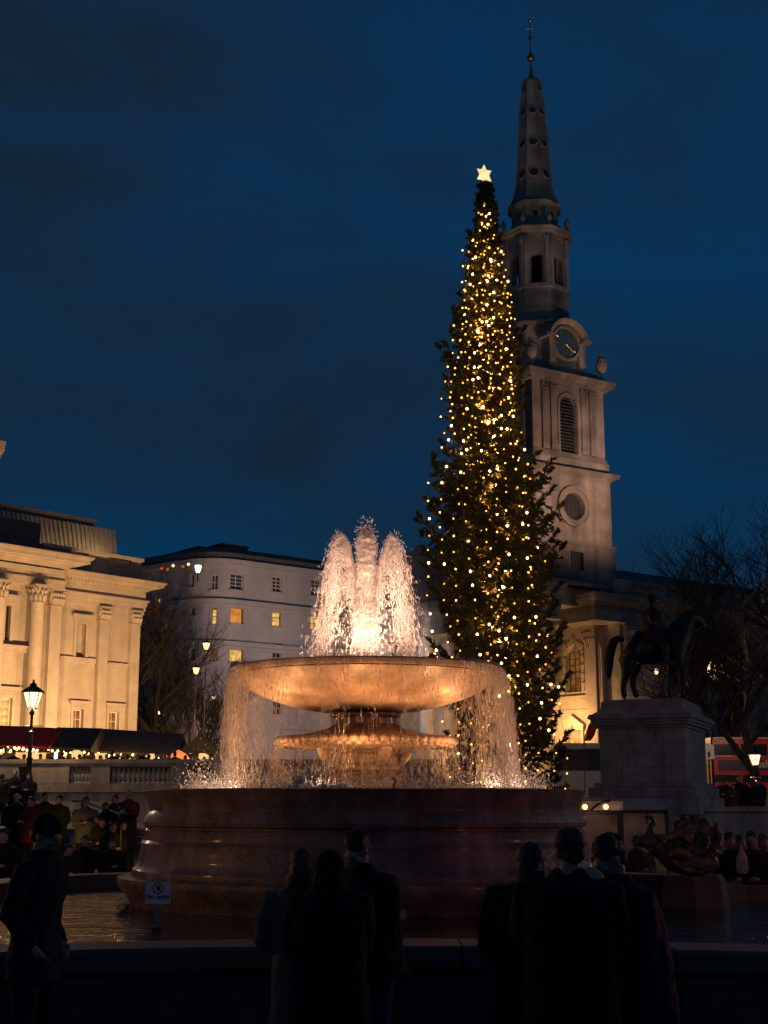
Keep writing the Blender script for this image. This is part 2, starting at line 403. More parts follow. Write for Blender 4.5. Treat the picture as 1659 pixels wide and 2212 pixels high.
# coping stones, each its own piece with a recessed joint
cuts = [-9.6,-7.7,-5.9,-4.3,-2.72,-0.62,0.55,2.0,3.55,5.2,7.0,9.6]
for a, b in zip(cuts[:-1], cuts[1:]):
    a += 0.006; b -= 0.006; n = 6; m = MB(); vs = []
    for k in range(n+1):
        x = a+(b-a)*k/n; y = inner_y(x)
        vs += [(x,y-0.50,.645),(x,y-0.52,.66),(x,y-0.52,.775),(x,y-0.49,.80),(x,y-0.03,.81),(x,y,.79),(x,y,.62),(x,y-0.42,.62)]
    fs = [(8*k+j, 8*(k+1)+j, 8*(k+1)+(j+1)%8, 8*k+(j+1)%8) for k in range(n) for j in range(8)]
    fs += [tuple(range(7,-1,-1)), tuple(8*n+j for j in range(8))]
    m.add(vs, fs); part('coping_stone', m, M['copingstone'], pw)
WZ = 0.60
def water_mat(name, bump=0.02, scale=6.0, col=(0.008,0.012,0.014), rough=0.06, stretch=2.2):
    m_, nt, b, N, L = nodes(name); tc = N('ShaderNodeTexCoord'); mp = N('ShaderNodeMapping'); mp.inputs['Scale'].default_value = (1, stretch, 1); L(tc.outputs['Object'], mp.inputs[0])
    n1 = N('ShaderNodeTexNoise'); n1.inputs['Scale'].default_value = scale; n1.inputs['Detail'].default_value = 4; n1.inputs['Distortion'].default_value = 0.6; L(mp.outputs[0], n1.inputs['Vector'])
    bp = N('ShaderNodeBump'); bp.inputs['Distance'].default_value = bump; bp.inputs['Strength'].default_value = 1.0; L(n1.outputs['Fac'], bp.inputs['Height']); L(bp.outputs[0], b.inputs['Normal'])
    b.inputs['Base Color'].default_value = (*col, 1); b.inputs['Roughness'].default_value = rough; b.inputs['IOR'].default_value = 1.33; b.inputs['Specular IOR Level'].default_value = 0.6
    return m_
M['poolwater'] = water_mat('pool_water', 0.05, 2.0, rough=0.03, stretch=3.0)
M['basinwater'] = water_mat('basin_water', 0.05, 12, (0.10,0.08,0.05), 0.12, 1.0)
FX = at(790, 1450, 18.4).x; FY = 18.4
m = MB(); pts = [(x*.4,inner_y(x*.4)-.05) for x in range(-24,25)]+[(9.6,18.2),(4.6,18.2),(4.2,20.5),(2.6,22.4),(0,23),(-2.6,22.4),(-4.6,20.5),(-5.0,18.2),(-9.6,18.2)]
m.add([(x,y,WZ) for x, y in pts], [tuple(range(len(pts)))]); struct('pool_water', m, M['poolwater'])
pb_ = thing('far_pool_kerb', 'dark low stone kerb along the far edge of the fountain pool', 'kerb', (0,0,0))
bpts = [(9.6,18.2),(4.6,18.2),(4.2,20.5),(2.6,22.4),(0,23),(-2.6,22.4),(-4.6,20.5),(-5.0,18.2),(-9.6,18.2)]
for (a, b), (c, d) in zip(bpts[:-1], bpts[1:]):
    n = max(1, int(math.hypot(c-a, d-b)/1.6))
    for k in range(n):
        p0 = Vector((a+(c-a)*k/n, b+(d-b)*k/n, 0)); p1 = Vector((a+(c-a)*(k+1)/n, b+(d-b)*(k+1)/n, 0)); dd = (p1-p0).normalized(); nn = Vector((dd.y,-dd.x,0)); p0 += dd*.006; p1 -= dd*.006
        m = MB(); q = [p0, p1, p1+nn*0.55, p0+nn*0.55]; m.add([(v.x,v.y,0.0) for v in q]+[(v.x,v.y,.80) for v in q], [(3,2,1,0),(4,5,6,7),(0,1,5,4),(1,2,6,5),(2,3,7,6),(3,0,4,7)]); part('kerb_stone', m, M['copingstone'], pb_)

# ---------------------------------------------------------------- the fountain
fn = thing('stone_fountain', 'floodlit two tier stone fountain with wide upper bowl on a broad round pedestal', 'fountain', (FX, FY, 0))
CUF = 788
def fr(u, v): # silhouette radius and height from photo pixels on the left side
    p = at(u, v, FY); c = at(CUF, v, FY); r = (c.x-p.x); return r*0.985, p.z
prof_px = [(287,1985),(285,1972),(280,1945),(268,1922),(254,1905),(252,1896),(253,1889),(262,1887),(284,1886),(283,1880),(285,1873),(291,1868),(297,1861),(300,1850),(301,1835),(304,1826),(303,1818),(309,1812),(311,1805),(311,1792),(315,1788),(315,1784),(308,1782),(307,1774),(311,1764),(317,1757),(322,1751),(322,1747),(318,1738),(316,1728),(312,1716),(310,1710)]
prof = [fr(u, v) for u, v in prof_px]; prof[0] = (prof[0][0], 0.3)
RIM = prof[-1][1]; RR = prof[-1][0]
prof += [(RR-0.03, RIM+0.012), (RR-0.22, RIM+0.01), (RR-0.30, RIM-0.03), (RR-0.35, RIM-0.45), (0.02, RIM-0.5)]
part('pedestal_basin', MB().lathe(prof, 96, cap=False), M['granite'], fn, True, 28)
BZ = RIM-0.045
part('basin_water', MB().lathe([(0.02,BZ+0.001),(RR-0.31,BZ)], 72, cap=False), M['basinwater'], fn)
# upper bowl
bowl_px = [(700,1538),(668,1533),(635,1526),(605,1517),(575,1507),(548,1494),(528,1481),(514,1469),(508,1464),(509,1462),(504,1461),(501,1456),(500,1450)]
bp_ = [( (at(795,v,FY).x-at(u,v,FY).x), zat(v,FY)) for u, v in bowl_px]
BR, BT = bp_[-1]
ins = [(BR-0.02,BT+0.015),(BR-0.10,BT+0.018),(BR-0.13,BT-0.02),(BR-0.28,BT-0.16),(BR*.55,BT-0.30),(0.03,BT-0.34)]
part('upper_bowl', MB().lathe([(0.30,bp_[0][1]+0.005)]+bp_+ins, 96, cap=False), M['bowlstone'], fn, True, 30)
JZ = BT-0.03
part('bowl_water', MB().lathe([(0.02,JZ+.001),(BR-0.125,JZ)], 64, cap=False), M['basinwater'], fn)
z_ = lambda v: zat(v, FY)
stem = [(0.30,z_(1536)),(0.36,z_(1540)),(0.47,z_(1543)),(0.46,z_(1548)),(0.40,z_(1552)),(0.41,z_(1565)),(0.50,z_(1574)),(0.70,z_(1583)),(0.95,z_(1591)),(1.12,z_(1597)),(1.16,z_(1600)),(1.15,z_(1606)),(1.05,z_(1612)),(0.70,z_(1617)),(0.46,z_(1622))]
part('lower_bowl', MB().lathe(stem[::-1], 72, cap=False), M['bowlstone'], fn, True, 40)
sm = MB()
for k in range(56):
    a = 2*math.pi*k/56; sm.ell((1.145*math.cos(a),1.145*math.sin(a),z_(1602)), (.075,.075,.055), 8, 6)
    sm.ell((1.10*math.cos(a+.056),1.10*math.sin(a+.056),z_(1609)), (.06,.06,.045), 6, 5)
part('scalloped_rim', sm, M['bowlstone'], fn, True, 180, kind='stuff')
col_ = [(0.46,z_(1622)),(0.48,z_(1628)),(0.42,z_(1632)),(0.44,z_(1648)),(0.47,z_(1652)),(0.50,z_(1656)),(0.50,z_(1664)),(0.45,z_(1668)),(0.46,z_(1674)),(0.52,z_(1676)),(0.52,BZ-0.1)]
part('lower_stem', MB().lathe(col_[::-1], 8, cap=False, a0=R(22.5)), M['bowlstone'], fn)
sc = MB()
sc.tube([(0.40,0,z_(1660)),(0.50,0,z_(1646)),(0.56,0,z_(1632)),(0.60,0,z_(1620)),(0.54,0,z_(1614)),(0.47,0,z_(1620)),(0.50,0,z_(1627))], [.05,.07,.085,.085,.075,.06,.045], 10)
sc.tube([(0.44,0,z_(1676)),(0.53,0,z_(1672)),(0.54,0,z_(1665)),(0.47,0,z_(1664))], [.05,.06,.06,.04], 8)
sme = sc.mesh('scroll_bracket', M['bowlstone'], True, 60)
for k in range(4): put('scroll_bracket', sme, fn, (0,0,0), R(25+90*k))
# nozzles
nz = MB().lathe([(.05,0),(.05,.12),(.03,.14),(.03,.2)], 10).mesh('nozzle', M['bronze'], True, 40)
for dx, dy in ((0,0),(-.16,0),(.16,0),(0,.16),(0,-.16)): put('nozzle', nz, fn, (dx, dy, JZ-0.15))

# no entry sign in the pool
s0 = at(339.5, 1985, 14.1); sg = thing('no_entry_sign', 'small white no entry sign on a short post in front of the fountain pedestal', 'sign', (s0.x, s0.y, WZ))
kx = ppm(1930, 14.1); W2 = 27.5/kx; ztop = zat(1905,14.1)-WZ; zb = zat(1952.5,14.1)-WZ
M['signwhite'] = mat('sign_white', (0.82,0.84,0.88), 0.5, 0.05, 8)
M['signink'] = mat('sign_dark_print', (0.03,0.04,0.09), 0.6, 0.1, 8)
M['signred'] = mat('sign_red_print', (0.25,0.02,0.03), 0.6, 0.1, 8)
m = MB(); m.box(-W2, W2, -0.006, 0.006, zb, ztop); part('sign_plate', m, M['signwhite'], sg)
m = MB(); m.box(-0.022, 0.018, 0.007, 0.03, -0.2, ztop-0.03); part('post', m, mat('grey_post',(0.3,0.29,0.3),0.5), sg)
m = MB(); m.box(-0.05, 0.05, -0.03, 0.06, -0.3, -0.01+0.03); part('post_foot', m, M['copingstone'], sg)
def text(s, size, parent, loc, mt, name='lettering', rot=(R(90),0,0), sx=1.0, ext=0.001, bold=0.0):
    c = bpy.data.curves.new('t', 'FONT'); c.body = s; c.size = size; c.align_x = 'CENTER'; c.align_y = 'CENTER'; c.extrude = ext; c.offset = bold
    o = bpy.data.objects.new('t', c); COL.objects.link(o); dg = bpy.context.evaluated_depsgraph_get(); me = bpy.data.meshes.new_from_object(o.evaluated_get(dg))
    bpy.data.objects.remove(o); bpy.data.curves.remove(c); me.materials.clear(); me.materials.append(mt)
    q = put(name, me, parent, loc); q.rotation_euler = rot; q.scale = (sx,1,1); return q
text('No entry', 0.062, sg, (0, -0.009, zb+0.068), M['signink'], bold=0.0008)
m = MB(); rc = zb+0.148; n = 28
for r0, r1, mt in ((0.045,0.055,'signred'),):
    vs = [(r*math.cos(2*math.pi*k/n), -0.008, rc+r*math.sin(2*math.pi*k/n)) for k in range(n) for r in (r0, r1)]
    m.add(vs, [(2*k,2*k+1,(2*k+3)%(2*n),(2*k+2)%(2*n)) for k in range(n)])
m.add([(-.036,-.0085,rc+.030),(-.030,-.0085,rc+.036),(.036,-.0085,rc-.030),(.030,-.0085,rc-.036)], [(0,1,2,3)])
part('prohibition_ring', m, M['signred'], sg)
m = MB(); m.add([(x*.034,-.0075,rc+z*.034) for x, z in ((-.25,-.75),(.45,-.75),(.6,.1),(.75,.45),(.5,.5),(.35,.25),(.3,.9),(.08,.9),(-.05,.85),(-.2,.8),(-.35,.55),(-.4,-.1))], [tuple(range(12))]); part('hand_symbol', m, M['signink'], sg)

# ---------------------------------------------------------------- the gallery (left, floodlit)
GP = Plane(300, 1584, 85.0, 42.0, 2.3)
ga = GP.root('gallery_building', 'grand cream stone building with corinthian pilasters glowing under orange floodlights', 'building')
zc = lambda u, v, off=0: GP.loc(u, v, off)[1]
def gb(u0, v0, u1, v1, off=0.0): return GP.box(u0, v0, u1, v1, off)
XL = GP.loc(126, 1400)[0]          # joint with the projecting block
x1 = GP.loc(300, 1450)[0]
eT = zc(300, 1266)                  # top of wall under cornice
holes = []
n1 = gb(164,1348,184,1420); wl1 = gb(157,1532,179,1575); wl2 = gb(234,1537,256,1579)
holes = [n1, wl1, wl2]
part('wall', wall_mb(XL-1.5, x1, -2.5, eT, [(*h,'rect') for h in holes], 0.0, 0.32, 12.0), M['portland'], ga)
m = MB(); m.box(n1[0], n1[1], 0.30, 0.34, n1[2], n1[3]); part('blind_niche', m, M['portland'], ga)
for h in (wl1, wl2): window(ga, h[0], h[1], h[2], h[3], 0.26, M['litdim'], 2, 2)
def surround(h, par, y=0.0, hood=True, w=0.16, mt='portland', keep=0.03):
    m = MB(); a, b, c, d = h
    m.box(a-w, a, y-0.07, y+0.1, c-w*.4, d); m.box(b, b+w, y-0.07, y+0.1, c-w*.4, d); m.box(a-w, b+w, y-0.072, y+0.1, d, d+w); m.box(a-w*1.3, b+w*1.3, y-0.12, y+0.1, c-w*.9, c-w*.4)
    if hood: m.box(a-w*1.6, b+w*1.6, y-0.16, y+0.1, d+w*1.7, d+w*2.1); m.box(a-w*2.1, b+w*2.1, y-0.26, y+0.1, d+w*2.1, d+w*2.8); m.box(a-w*1.3,b+w*1.3,y-0.09,y+0.1,d+w*1.05,d+w*1.65)
    part('window_surround', m, M[mt], par)
surround(n1, ga, w=0.2); surround(wl1, ga, w=0.17); surround(wl2, ga, w=0.17)
# string course pieces
for (u0,v0,u1,v1) in ((127,1420,204,1437),(231,1433,278,1444)):
    a, b, c, d = gb(u0, v0, u1, v1); m = MB(); m.box(a, b, -0.07, 0.1, c-0.05, c+0.2); m.box(a, b, -0.16, 0.1, c+0.2, d); part('string_course', m, M['portland'], ga)
# pilasters
capz0 = zc(232, 1342); capz1 = zc(232, 1313)
PW = []
for (u0, u1) in ((212,232),(281,299.5)):
    a = GP.loc(u0,1450,.32)[0]; b = GP.loc(u1,1450,.32)[0]
    m = MB(); m.box(a, b, -0.32, 0.05, -2.5, capz0-0.08); m.box(a-.05, b+.05, -0.37, 0.05, capz0-0.08, capz0); m.box(a-.09,b+.09,-.41,.05,-2.5,-1.2); part('pilaster', m, M['portland'], ga); PW.append((a,b))
    cap = part('capital', capital_mb((b-a)*1.25, capz1-capz0, 0.34), M['portland'], ga, loc=((a+b)/2, -0.05, capz0))
# entablature of the right bay
arc_t = zc(232, 1293); fr_t = zc(262, 1262)
m = MB(); m.box(XL-1.5, x1+0.12, -0.30, 0.3, capz1, capz1+(arc_t-capz1)*.55); m.box(XL-1.5, x1+0.18, -0.36, 0.3, capz1+(arc_t-capz1)*.55, arc_t); m.box(XL-1.5, x1+0.28, -0.46, 0.3, arc_t, arc_t+0.10)
ct0 = zc(316, 1276, .6); ct1 = zc(326, 1256, .95)
m.box(XL-1.5, x1+0.1, -0.28, 0.3, arc_t+0.1, ct0)
part('architrave', m, M['portland'], ga)
m = steps_x(MB(), XL-1.5, x1, [(p+0.15,a,b) for p,a,b in CORN(ct0, ct1-ct0, 0.95)], 6.0, False); part('cornice', m, M['portland'], ga)
part('dentil_band', dentils(XL-1.5, x1+.3, ct0+0.06, ct0+0.30, -0.40, 0.26, 0.15, 0.16), M['portland'], ga, kind='stuff')
# attic parapet with balustrade
pz = zc(302, 1207, .2); x1p = GP.loc(305, 1225, .2)[0]; XA = GP.loc(95, 1190, .2)[0]
hb = []
def balus_run(u0, u1, v0, v1, n, off):
    a, b, c, d = gb(u0, v0, u1, v1, off); hb.append((a, b, c, d))
    me = cached(('gbal', round(d-c,2)), lambda: MB().lathe([(r*0.95, z*(d-c)/.6) for r, z in bprof], 8).mesh('baluster', M['portland'], True, 40))
    for i in range(n): put('baluster', me, ga, (a+(b-a)*(i+.5)/n, -off+0.25, c))
balus_run(236, 285, 1201, 1221, 9, .2); balus_run(165, 192, 1190, 1207, 7, .2)
m = wall_mb(XA, x1p, ct1, pz-0.18, [(*h,'rect') for h in hb], -0.2, 0.5, 0.9)
m2 = MB(); [m2.add(m.v, m.f)]; 
# open the core behind the balustrade by using only the skin
k0 = len(m.v)-8-8; mm = MB(); mm.v = m.v[:]; mm.f = [f for f in m.f if not (min(f) >= len(m.v)-16 and max(f) < len(m.v)-8)]
part('attic_parapet', mm, M['slate'] if False else M['churchstone'], ga)
m = MB(); m.box(XA-.1, x1p+0.12, -0.34, 0.4, pz-0.18, pz); part('parapet_coping', m, M['portland'], ga)
m = MB(); m.box(XA-8, x1p-0.2, 0.9, 11, ct1-.1, ct1+0.3); part('roof_deck', m, M['slate'], ga)
# sloped lead skylight roof
q = [(140,1190),(257,1191),(247,1146),(196,1132),(100,1108)]
a0 = GP.loc(257,1191,-1.5); a1 = GP.loc(247,1146,-3.2); b0 = GP.loc(96,1170,-1.5); b1 = GP.loc(96,1112,-3.2)
zr0 = ct1+0.3; zr1 = a1[1]; XR = a0[0]; XRL = GP.loc(-60,1100,-1.5)[0]
m = MB(); m.add([(XRL,1.5,zr0),(XR,1.5,zr0),(a1[0],3.2,zr1),(XRL,3.2,zr1),(XRL,8,zr0),(XR,8,zr0),(a1[0],6.3,zr1),(XRL,6.3,zr1)], [(0,1,2,3),(1,5,6,2),(3,2,6,7),(5,4,7,6)])
part('lantern_roof', m, M['lead'], ga)
m = MB(); n = 34
for i in range(n+1):
    x = XRL+(XR-XRL)*i/n; xt = XRL+(a1[0]-XRL)*i/n
    m.tube([(x,1.46,zr0),(xt,3.17,zr1+.02)], 0.05, 5)
part('roof_rib', m, M['lead'], ga)
rg = GP.loc(196,1130,-4); rgz = rg[1]; m = MB(); m.box(XRL, rg[0], 3.6, 6.0, zr1, rgz); m.box(XRL, rg[0]+.15, 3.45, 6.15, rgz, rgz+0.12); part('ridge_skylight', m, M['slate'], ga)

# projecting block on the left
K = 1.15
Bx = GP.loc(127, 1450, K)[0]; BL = GP.loc(-70, 1450, K)[0]
bh = [(*GP.box(18,1307,29,1381,K),'rect'), (*GP.box(8,1507,32,1575,K),'rect')]
etop = zc(100, 1262, K)
part('wall', wall_mb(BL, Bx-0.0, -2.5, etop+1.5, bh, -K+0.35, 0.3, 1.4), M['portland'], ga)
h = bh[0]; window(ga, h[0], h[1], h[2], h[3], -K+.35+.22, M['glassdark'], 2, 6, 'blackpaint')
h = bh[1]; window(ga, h[0], h[1], h[2], h[3], -K+.35+.22, M['lityellow'], 2, 4)
surround(bh[0][:4], ga, -K+.35, w=0.22); surround(bh[1][:4], ga, -K+.35, w=0.22)
cz0 = zc(80, 1299, K+.5); cz1 = zc(80, 1262, K+.5)
# square end pilaster, round columns
a = GP.loc(103,1450,K)[0]; b = Bx
m = MB(); m.box(a, b, -K, -K+0.6, -2.5, cz0-.08); m.box(a-.05, b+.05, -K-.05, -K+.6, cz0-.08, cz0); part('pilaster', m, M['portland'], ga)
part('capital', capital_mb((b-a)*1.3, cz1-cz0, 0.36), M['portland'], ga, loc=((a+b)/2, -K+.28, cz0))
for u in (79, -6):
    x = GP.loc(u, 1450, K+.45)[0]; r = 0.40
    part('column', MB().lathe([(r*1.12,-2.5),(r*1.12,-1.6),(r,-1.4),(r*.99,cz0*.4),(r*.86,cz0-.12),(r*.95,cz0-.06),(r*.95,cz0)], 28, (x,-K-.2,0)), M['portland'], ga, True, 35)
    cp = MB(); hh = cz1-cz0; cp.lathe([(r*.8,0),(r*.85,hh*.5),(r*1.15,hh*.88)], 16, (0,0,0))
    for row, (zz, o, lr) in enumerate(((.38,0,.98),(.70,.5,1.12))):
        for k in range(10):
            an = 2*math.pi*(k+o)/10; c_, s_ = math.cos(an), math.sin(an); rr = r*.88
            cp.tube([(rr*c_,rr*s_,hh*(zz-.34)),(rr*1.1*c_,rr*1.1*s_,hh*(zz-.1)),(rr*1.38*lr*c_,rr*1.38*lr*s_,hh*zz),(rr*1.42*lr*c_,rr*1.42*lr*s_,hh*(zz-.09))], [.08,.10,.08,.03], 5)
    for k in range(4):
        an = R(45+90*k); c_, s_ = math.cos(an), math.sin(an); cp.tube([(r*c_,r*s_,hh*.6),(r*1.45*c_,r*1.45*s_,hh*.84),(r*1.6*c_,r*1.6*s_,hh*.75),(r*1.45*c_,r*1.45*s_,hh*.7)], [.05,.07,.07,.04], 6)
    cp.box(-r*1.3, r*1.3, -r*1.3, r*1.3, hh*.88, hh)
    part('capital', cp, M['portland'], ga, True, 40, loc=(x, -K-.2, cz0))
# ledge between columns, entablature with deep cornice
a, b, c, d = GP.box(0,1393,66,1408,K); m = MB(); m.box(BL, b, -K+.1, -K+.5, c, d-.12); m.box(BL, b, -K-.02, -K+.5, d-.12, d); part('string_course', m, M['portland'], ga)
a, b, c, d = GP.box(90,1400,102,1410,K); 
m = MB(); ez = zc(100, 1228, K)
m.box(BL, Bx+.02, -K-.18, -K+2.0, cz1, cz1+(ez-cz1)*.33); m.box(BL, Bx+.08, -K-.26, -K+2, cz1+(ez-cz1)*.33, cz1+(ez-cz1)*.42); m.box(BL, Bx, -K-.14, -K+2, cz1+(ez-cz1)*.42, ez); part('architrave', m, M['portland'], ga)
c0 = zc(135, 1226, K+.4); c1 = zc(150, 1197, K+1.1)
m = MB()
for p, za, zb2 in CORN(c0, c1-c0, 1.25): m.box(BL, Bx+p, -K-p, -K+2.2, za, zb2)
part('cornice', m, M['portland'], ga)
part('dentil_band', dentils(BL, Bx+.4, c0+.3, c0+.62, -K-.36, 0.42, 0.26, 0.3), M['portland'], ga, kind='stuff')
az = zc(60, 1110, 0)
m = MB(); m.box(BL, GP.loc(93,1160,.2)[0], 0.1, 2.4, c1, az-.4); part('attic_block', m, M['slate'], ga)
# tall lit pier cut by the left edge of the photo
a = GP.loc(6, 1000, K)[0]; t1 = zc(4, 952, K); t0 = c1
m = MB(); m.box(BL, a-.1, -K+.2, -K+1.6, t0, t1-1.0); m.box(BL, a+.0, -K+.1, -K+1.7, t0, t0+1.2)
for p, za, zb2 in CORN(t1-1.0, 1.0, .22): m.box(BL, a+p-.1, -K+.2-p, -K+1.6, za, zb2)
part('corner_turret', m, M['portland'], ga)

# ---------------------------------------------------------------- pale curved corner building
WB = Plane(500, 1590, 105.0, 51.0, 1.6)
wb = WB.root('apartment_building', 'pale stucco building with a rounded corner, slate roof and a row of amber windows', 'building')
wall_top = WB.loc(500, 1219)[1]
BRD = 2.8   # corner radius
def place_on_curve(s):
    """s>=0 along the straight face; s<0 round the corner towards the left face. returns (x,y,angle)"""
    if s >= 0: return s, 0.0, 0.0
    arc = BRD*math.pi/2*0.86; t = min(-s, arc)/BRD
    x = -BRD*math.sin(t); y = BRD-BRD*math.cos(t)
    if -s > arc: ex = -s-arc; x -= ex*math.cos(t); y += ex*math.sin(t)
    return x, y, -t
def curve_pts(s0, s1, n): return [place_on_curve(s0+(s1-s0)*k/n) for k in range(n+1)]
def band(par, name, s0, s1, z0, z1, out, n=48, mt='stucco', inner=0.3):
    m = MB(); pts = curve_pts(s0, s1, n); vs = []
    for x, y, a in pts:
        nx, ny = math.sin(a), -math.cos(a)
        for o, z in ((out,z0),(out,z1),(-inner,z1),(-inner,z0)): vs.append((x+nx*o, y+ny*o, z))
    m.add(vs, [(4*k+j,4*(k+1)+j,4*(k+1)+(j+1)%4,4*k+(j+1)%4) for k in range(n) for j in range(4)]+[(3,2,1,0),tuple(4*n+j for j in range(4))])
    return part(name, m, M[mt], par, True, 30)
def curve_wall(par, s0, s1, z0, z1, holes, mt='stucco'):
    ss = sorted({s0, s1, *[h[0] for h in holes], *[h[1] for h in holes], *[s0+(s1-s0)*k/60 for k in range(61)]}); zs = sorted({z0, z1, *[h[2] for h in holes], *[h[3] for h in holes]})
    m = MB()
    def P(s, z, o=0.0):
        x, y, a = place_on_curve(s); return (x+math.sin(a)*-o, y+math.cos(a)*o, z)
    for i in range(len(ss)-1):
        for j in range(len(zs)-1):
            cx, cz = (ss[i]+ss[i+1])/2, (zs[j]+zs[j+1])/2
            if any(h[0] < cx < h[1] and h[2] < cz < h[3] for h in holes): continue
            m.add([P(ss[i],zs[j]),P(ss[i+1],zs[j]),P(ss[i+1],zs[j+1]),P(ss[i],zs[j+1])], [(0,1,2,3)])
    for h in holes:
        a, b, c, d = h[:4]; L_ = [(a,c),(b,c),(b,d),(a,d)]
        m.add([P(s,z) for s,z in L_]+[P(s,z,.3) for s,z in L_], [(k,k+4,(k+1)%4+4,(k+1)%4) for k in range(4)])
    return part('wall', m, M[mt], par)
def s_of(u, v):
    s, z = WB.loc(u, v)
    if s >= 0: return s, z
    # walk the curve to find where it projects to u
    best = None
    al = R(90-WB.phi); ca, sa = math.cos(al), math.sin(al)
    for k in range(400):
        ss_ = -k*0.08; x, y, a = place_on_curve(ss_); wx = WB.P.x+x*ca-y*sa; wy = WB.P.y+x*sa+y*ca
        r_ = ray(u, v); e = abs(wx/wy-r_[0]/r_[1])
        if best is None or e < best[0]: best = (e, ss_, CAMZ+r_[2]*wy/r_[1]-WB.z0)
    return best[1], best[2]
wins = [ # u0,v0,u1,v1, lit, nx, nz
 (457,1241,470,1274,'glassgrey',2,2),(498,1239,526,1274,'glassgrey',2,4),(589,1245,609,1279,'glassgrey',2,4),(672,1252,694,1287,'glassgrey',2,4),
 (458,1314,469,1349,'lityellow',1,2),(497,1310,526,1347,'litamber',1,1),(588,1315,608,1353,'lityellow',1,2),(671,1322,692,1360,'lityellow',2,3),
 (496,1398,526,1430,'lityellow',1,1),(455,1395,469,1428,'litdim',2,2),(589,1388,609,1432,'glassdark',2,4),(672,1396,694,1440,'glassdark',2,4),
 (456,1508,468,1540,'glassdark',2,2),(327,1508,343,1550,'glassgrey',1,2),(302,1508,316,1550,'glassdark',1,2),(497,1500,524,1545,'glassdark',2,3),(590,1500,610,1545,'glassdark',2,3),(415,1500,430,1540,'glassdark',1,3),(380,1502,392,1545,'glassdark',1,2),
 (335,1290,345,1318,'lityellow',1,1),(306,1293,314,1321,'lityellow',1,1),(370,1290,382,1320,'glassdark',1,2),(370,1400,382,1430,'glassdark',1,2),(335,1400,346,1430,'glassdark',1,2),(410,1392,422,1428,'glassdark',1,2),(410,1300,421,1330,'glassdark',1,2),(410,1240,420,1268,'glassdark',1,2)]
wh = []
for u0,v0,u1,v1,g_,nx,nz_ in wins:
    vm = (v0+v1)/2; um = (u0+u1)/2; a = s_of(u0,vm)[0]; b = s_of(u1,vm)[0]; c = s_of(um,v1)[1]; d = s_of(um,v0)[1]; wh.append((a,b,c,d,g_,nx,nz_))
SR = WB.loc(900, 1300)[0]
curve_wall(wb, -26, SR, -1.6, wall_top, wh)
for a,b,c,d,g_,nx,nz_ in wh:
    x, y, an = place_on_curve((a+b)/2); o = window(wb, 0-(b-a)/2-0.02, (b-a)/2+0.02, c, d, 0.0, M[g_], nx, nz_, 'whitepaint' if 'glass' in g_ else 'blackpaint', 0.06, 0.05)
    o.location = (x-math.sin(an)*.22, y+math.cos(an)*.22, c); o.rotation_euler = (0,0,an)
    # sill
    x0_, y0_, a0_ = place_on_curve(a-.1)
    m = MB(); m.box(-(b-a)/2-.12, (b-a)/2+.12, -.12, .25, -.14, 0.0); q_ = part('window_sill', m, M['stucco'], wb); q_.location = (x, y, c); q_.rotation_euler = (0,0,an)
for v, h_, o_ in ((1296,.35,.45),(1386,.35,.45)):
    z0_ = WB.loc(500, v)[1]; band(wb, 'cornice', -26, SR, z0_-h_, z0_, o_); band(wb, 'cornice_underside', -26, SR, z0_-h_-.25, z0_-h_-.002, .18)
band(wb, 'string_course', -26, SR, WB.loc(500,1496)[1]-.1, WB.loc(500,1496)[1]+.1, .14)
band(wb, 'plinth_course', -26, SR, WB.loc(500,1562)[1]-.3, WB.loc(500,1562)[1], .3)
band(wb, 'eaves_cornice', -26, SR, wall_top-.02, wall_top+.35, .4); band(wb, 'parapet', -26, SR, wall_top+.35, wall_top+.9, .05, mt='slate')
# mansard roof stepping back
rf = MB(); n = 40; pts = curve_pts(-26, SR, n); vs = []
for x, y, a in pts:
    nx, ny = math.sin(a), -math.cos(a)
    for o, z in ((-.35,wall_top+.6),(-2.2,wall_top+1.7),(-9,wall_top+1.7)): vs.append((x+nx*o, y+ny*o, z))
rf.add(vs, [(3*k+j,3*(k+1)+j,3*(k+1)+j+1,3*k+j+1) for k in range(n) for j in range(2)]); part('roof', rf, M['slate'], wb)
bb = MB(); bb.box(-3.0, SR, 5.2, 16, -1.6, wall_top+.5); part('rear_block', bb, M['stucco'], wb)
# penthouse blocks behind (roof line at 1185-1215)
c_ = WB.loc(520, 1200, -7)[0]
for (u0,v0,u1,off) in ((428,1190,478,-6.5),(478,1185,535,-7.5),(535,1200,560,-7.5),(560,1208,640,-8)):
    a = WB.loc(u0,v0,off)[0]; b, zt = WB.loc(u1,v0,off); m = MB(); m.box(a, b, -off, -off+5, wall_top, zt); m.box(a-.1,b+.1,-off-.1,-off+5.1,zt,zt+.15); part('penthouse', m, M['slate'], wb)
rl = MB(); a, zt = WB.loc(585,1208,-3); b = WB.loc(640,1212,-3)[0]
for k in range(6): x = a+(b-a)*k/5; rl.tube([(x,3,wall_top+1.5),(x,3,zt+.1)], .03, 4)
rl.tube([(a,3,zt+.1),(b,3,zt+.1)], .03, 4); rl.tube([(a,3,zt-.5),(b,3,zt-.5)], .025, 4); part('roof_railing', rl, M['iron'], wb)
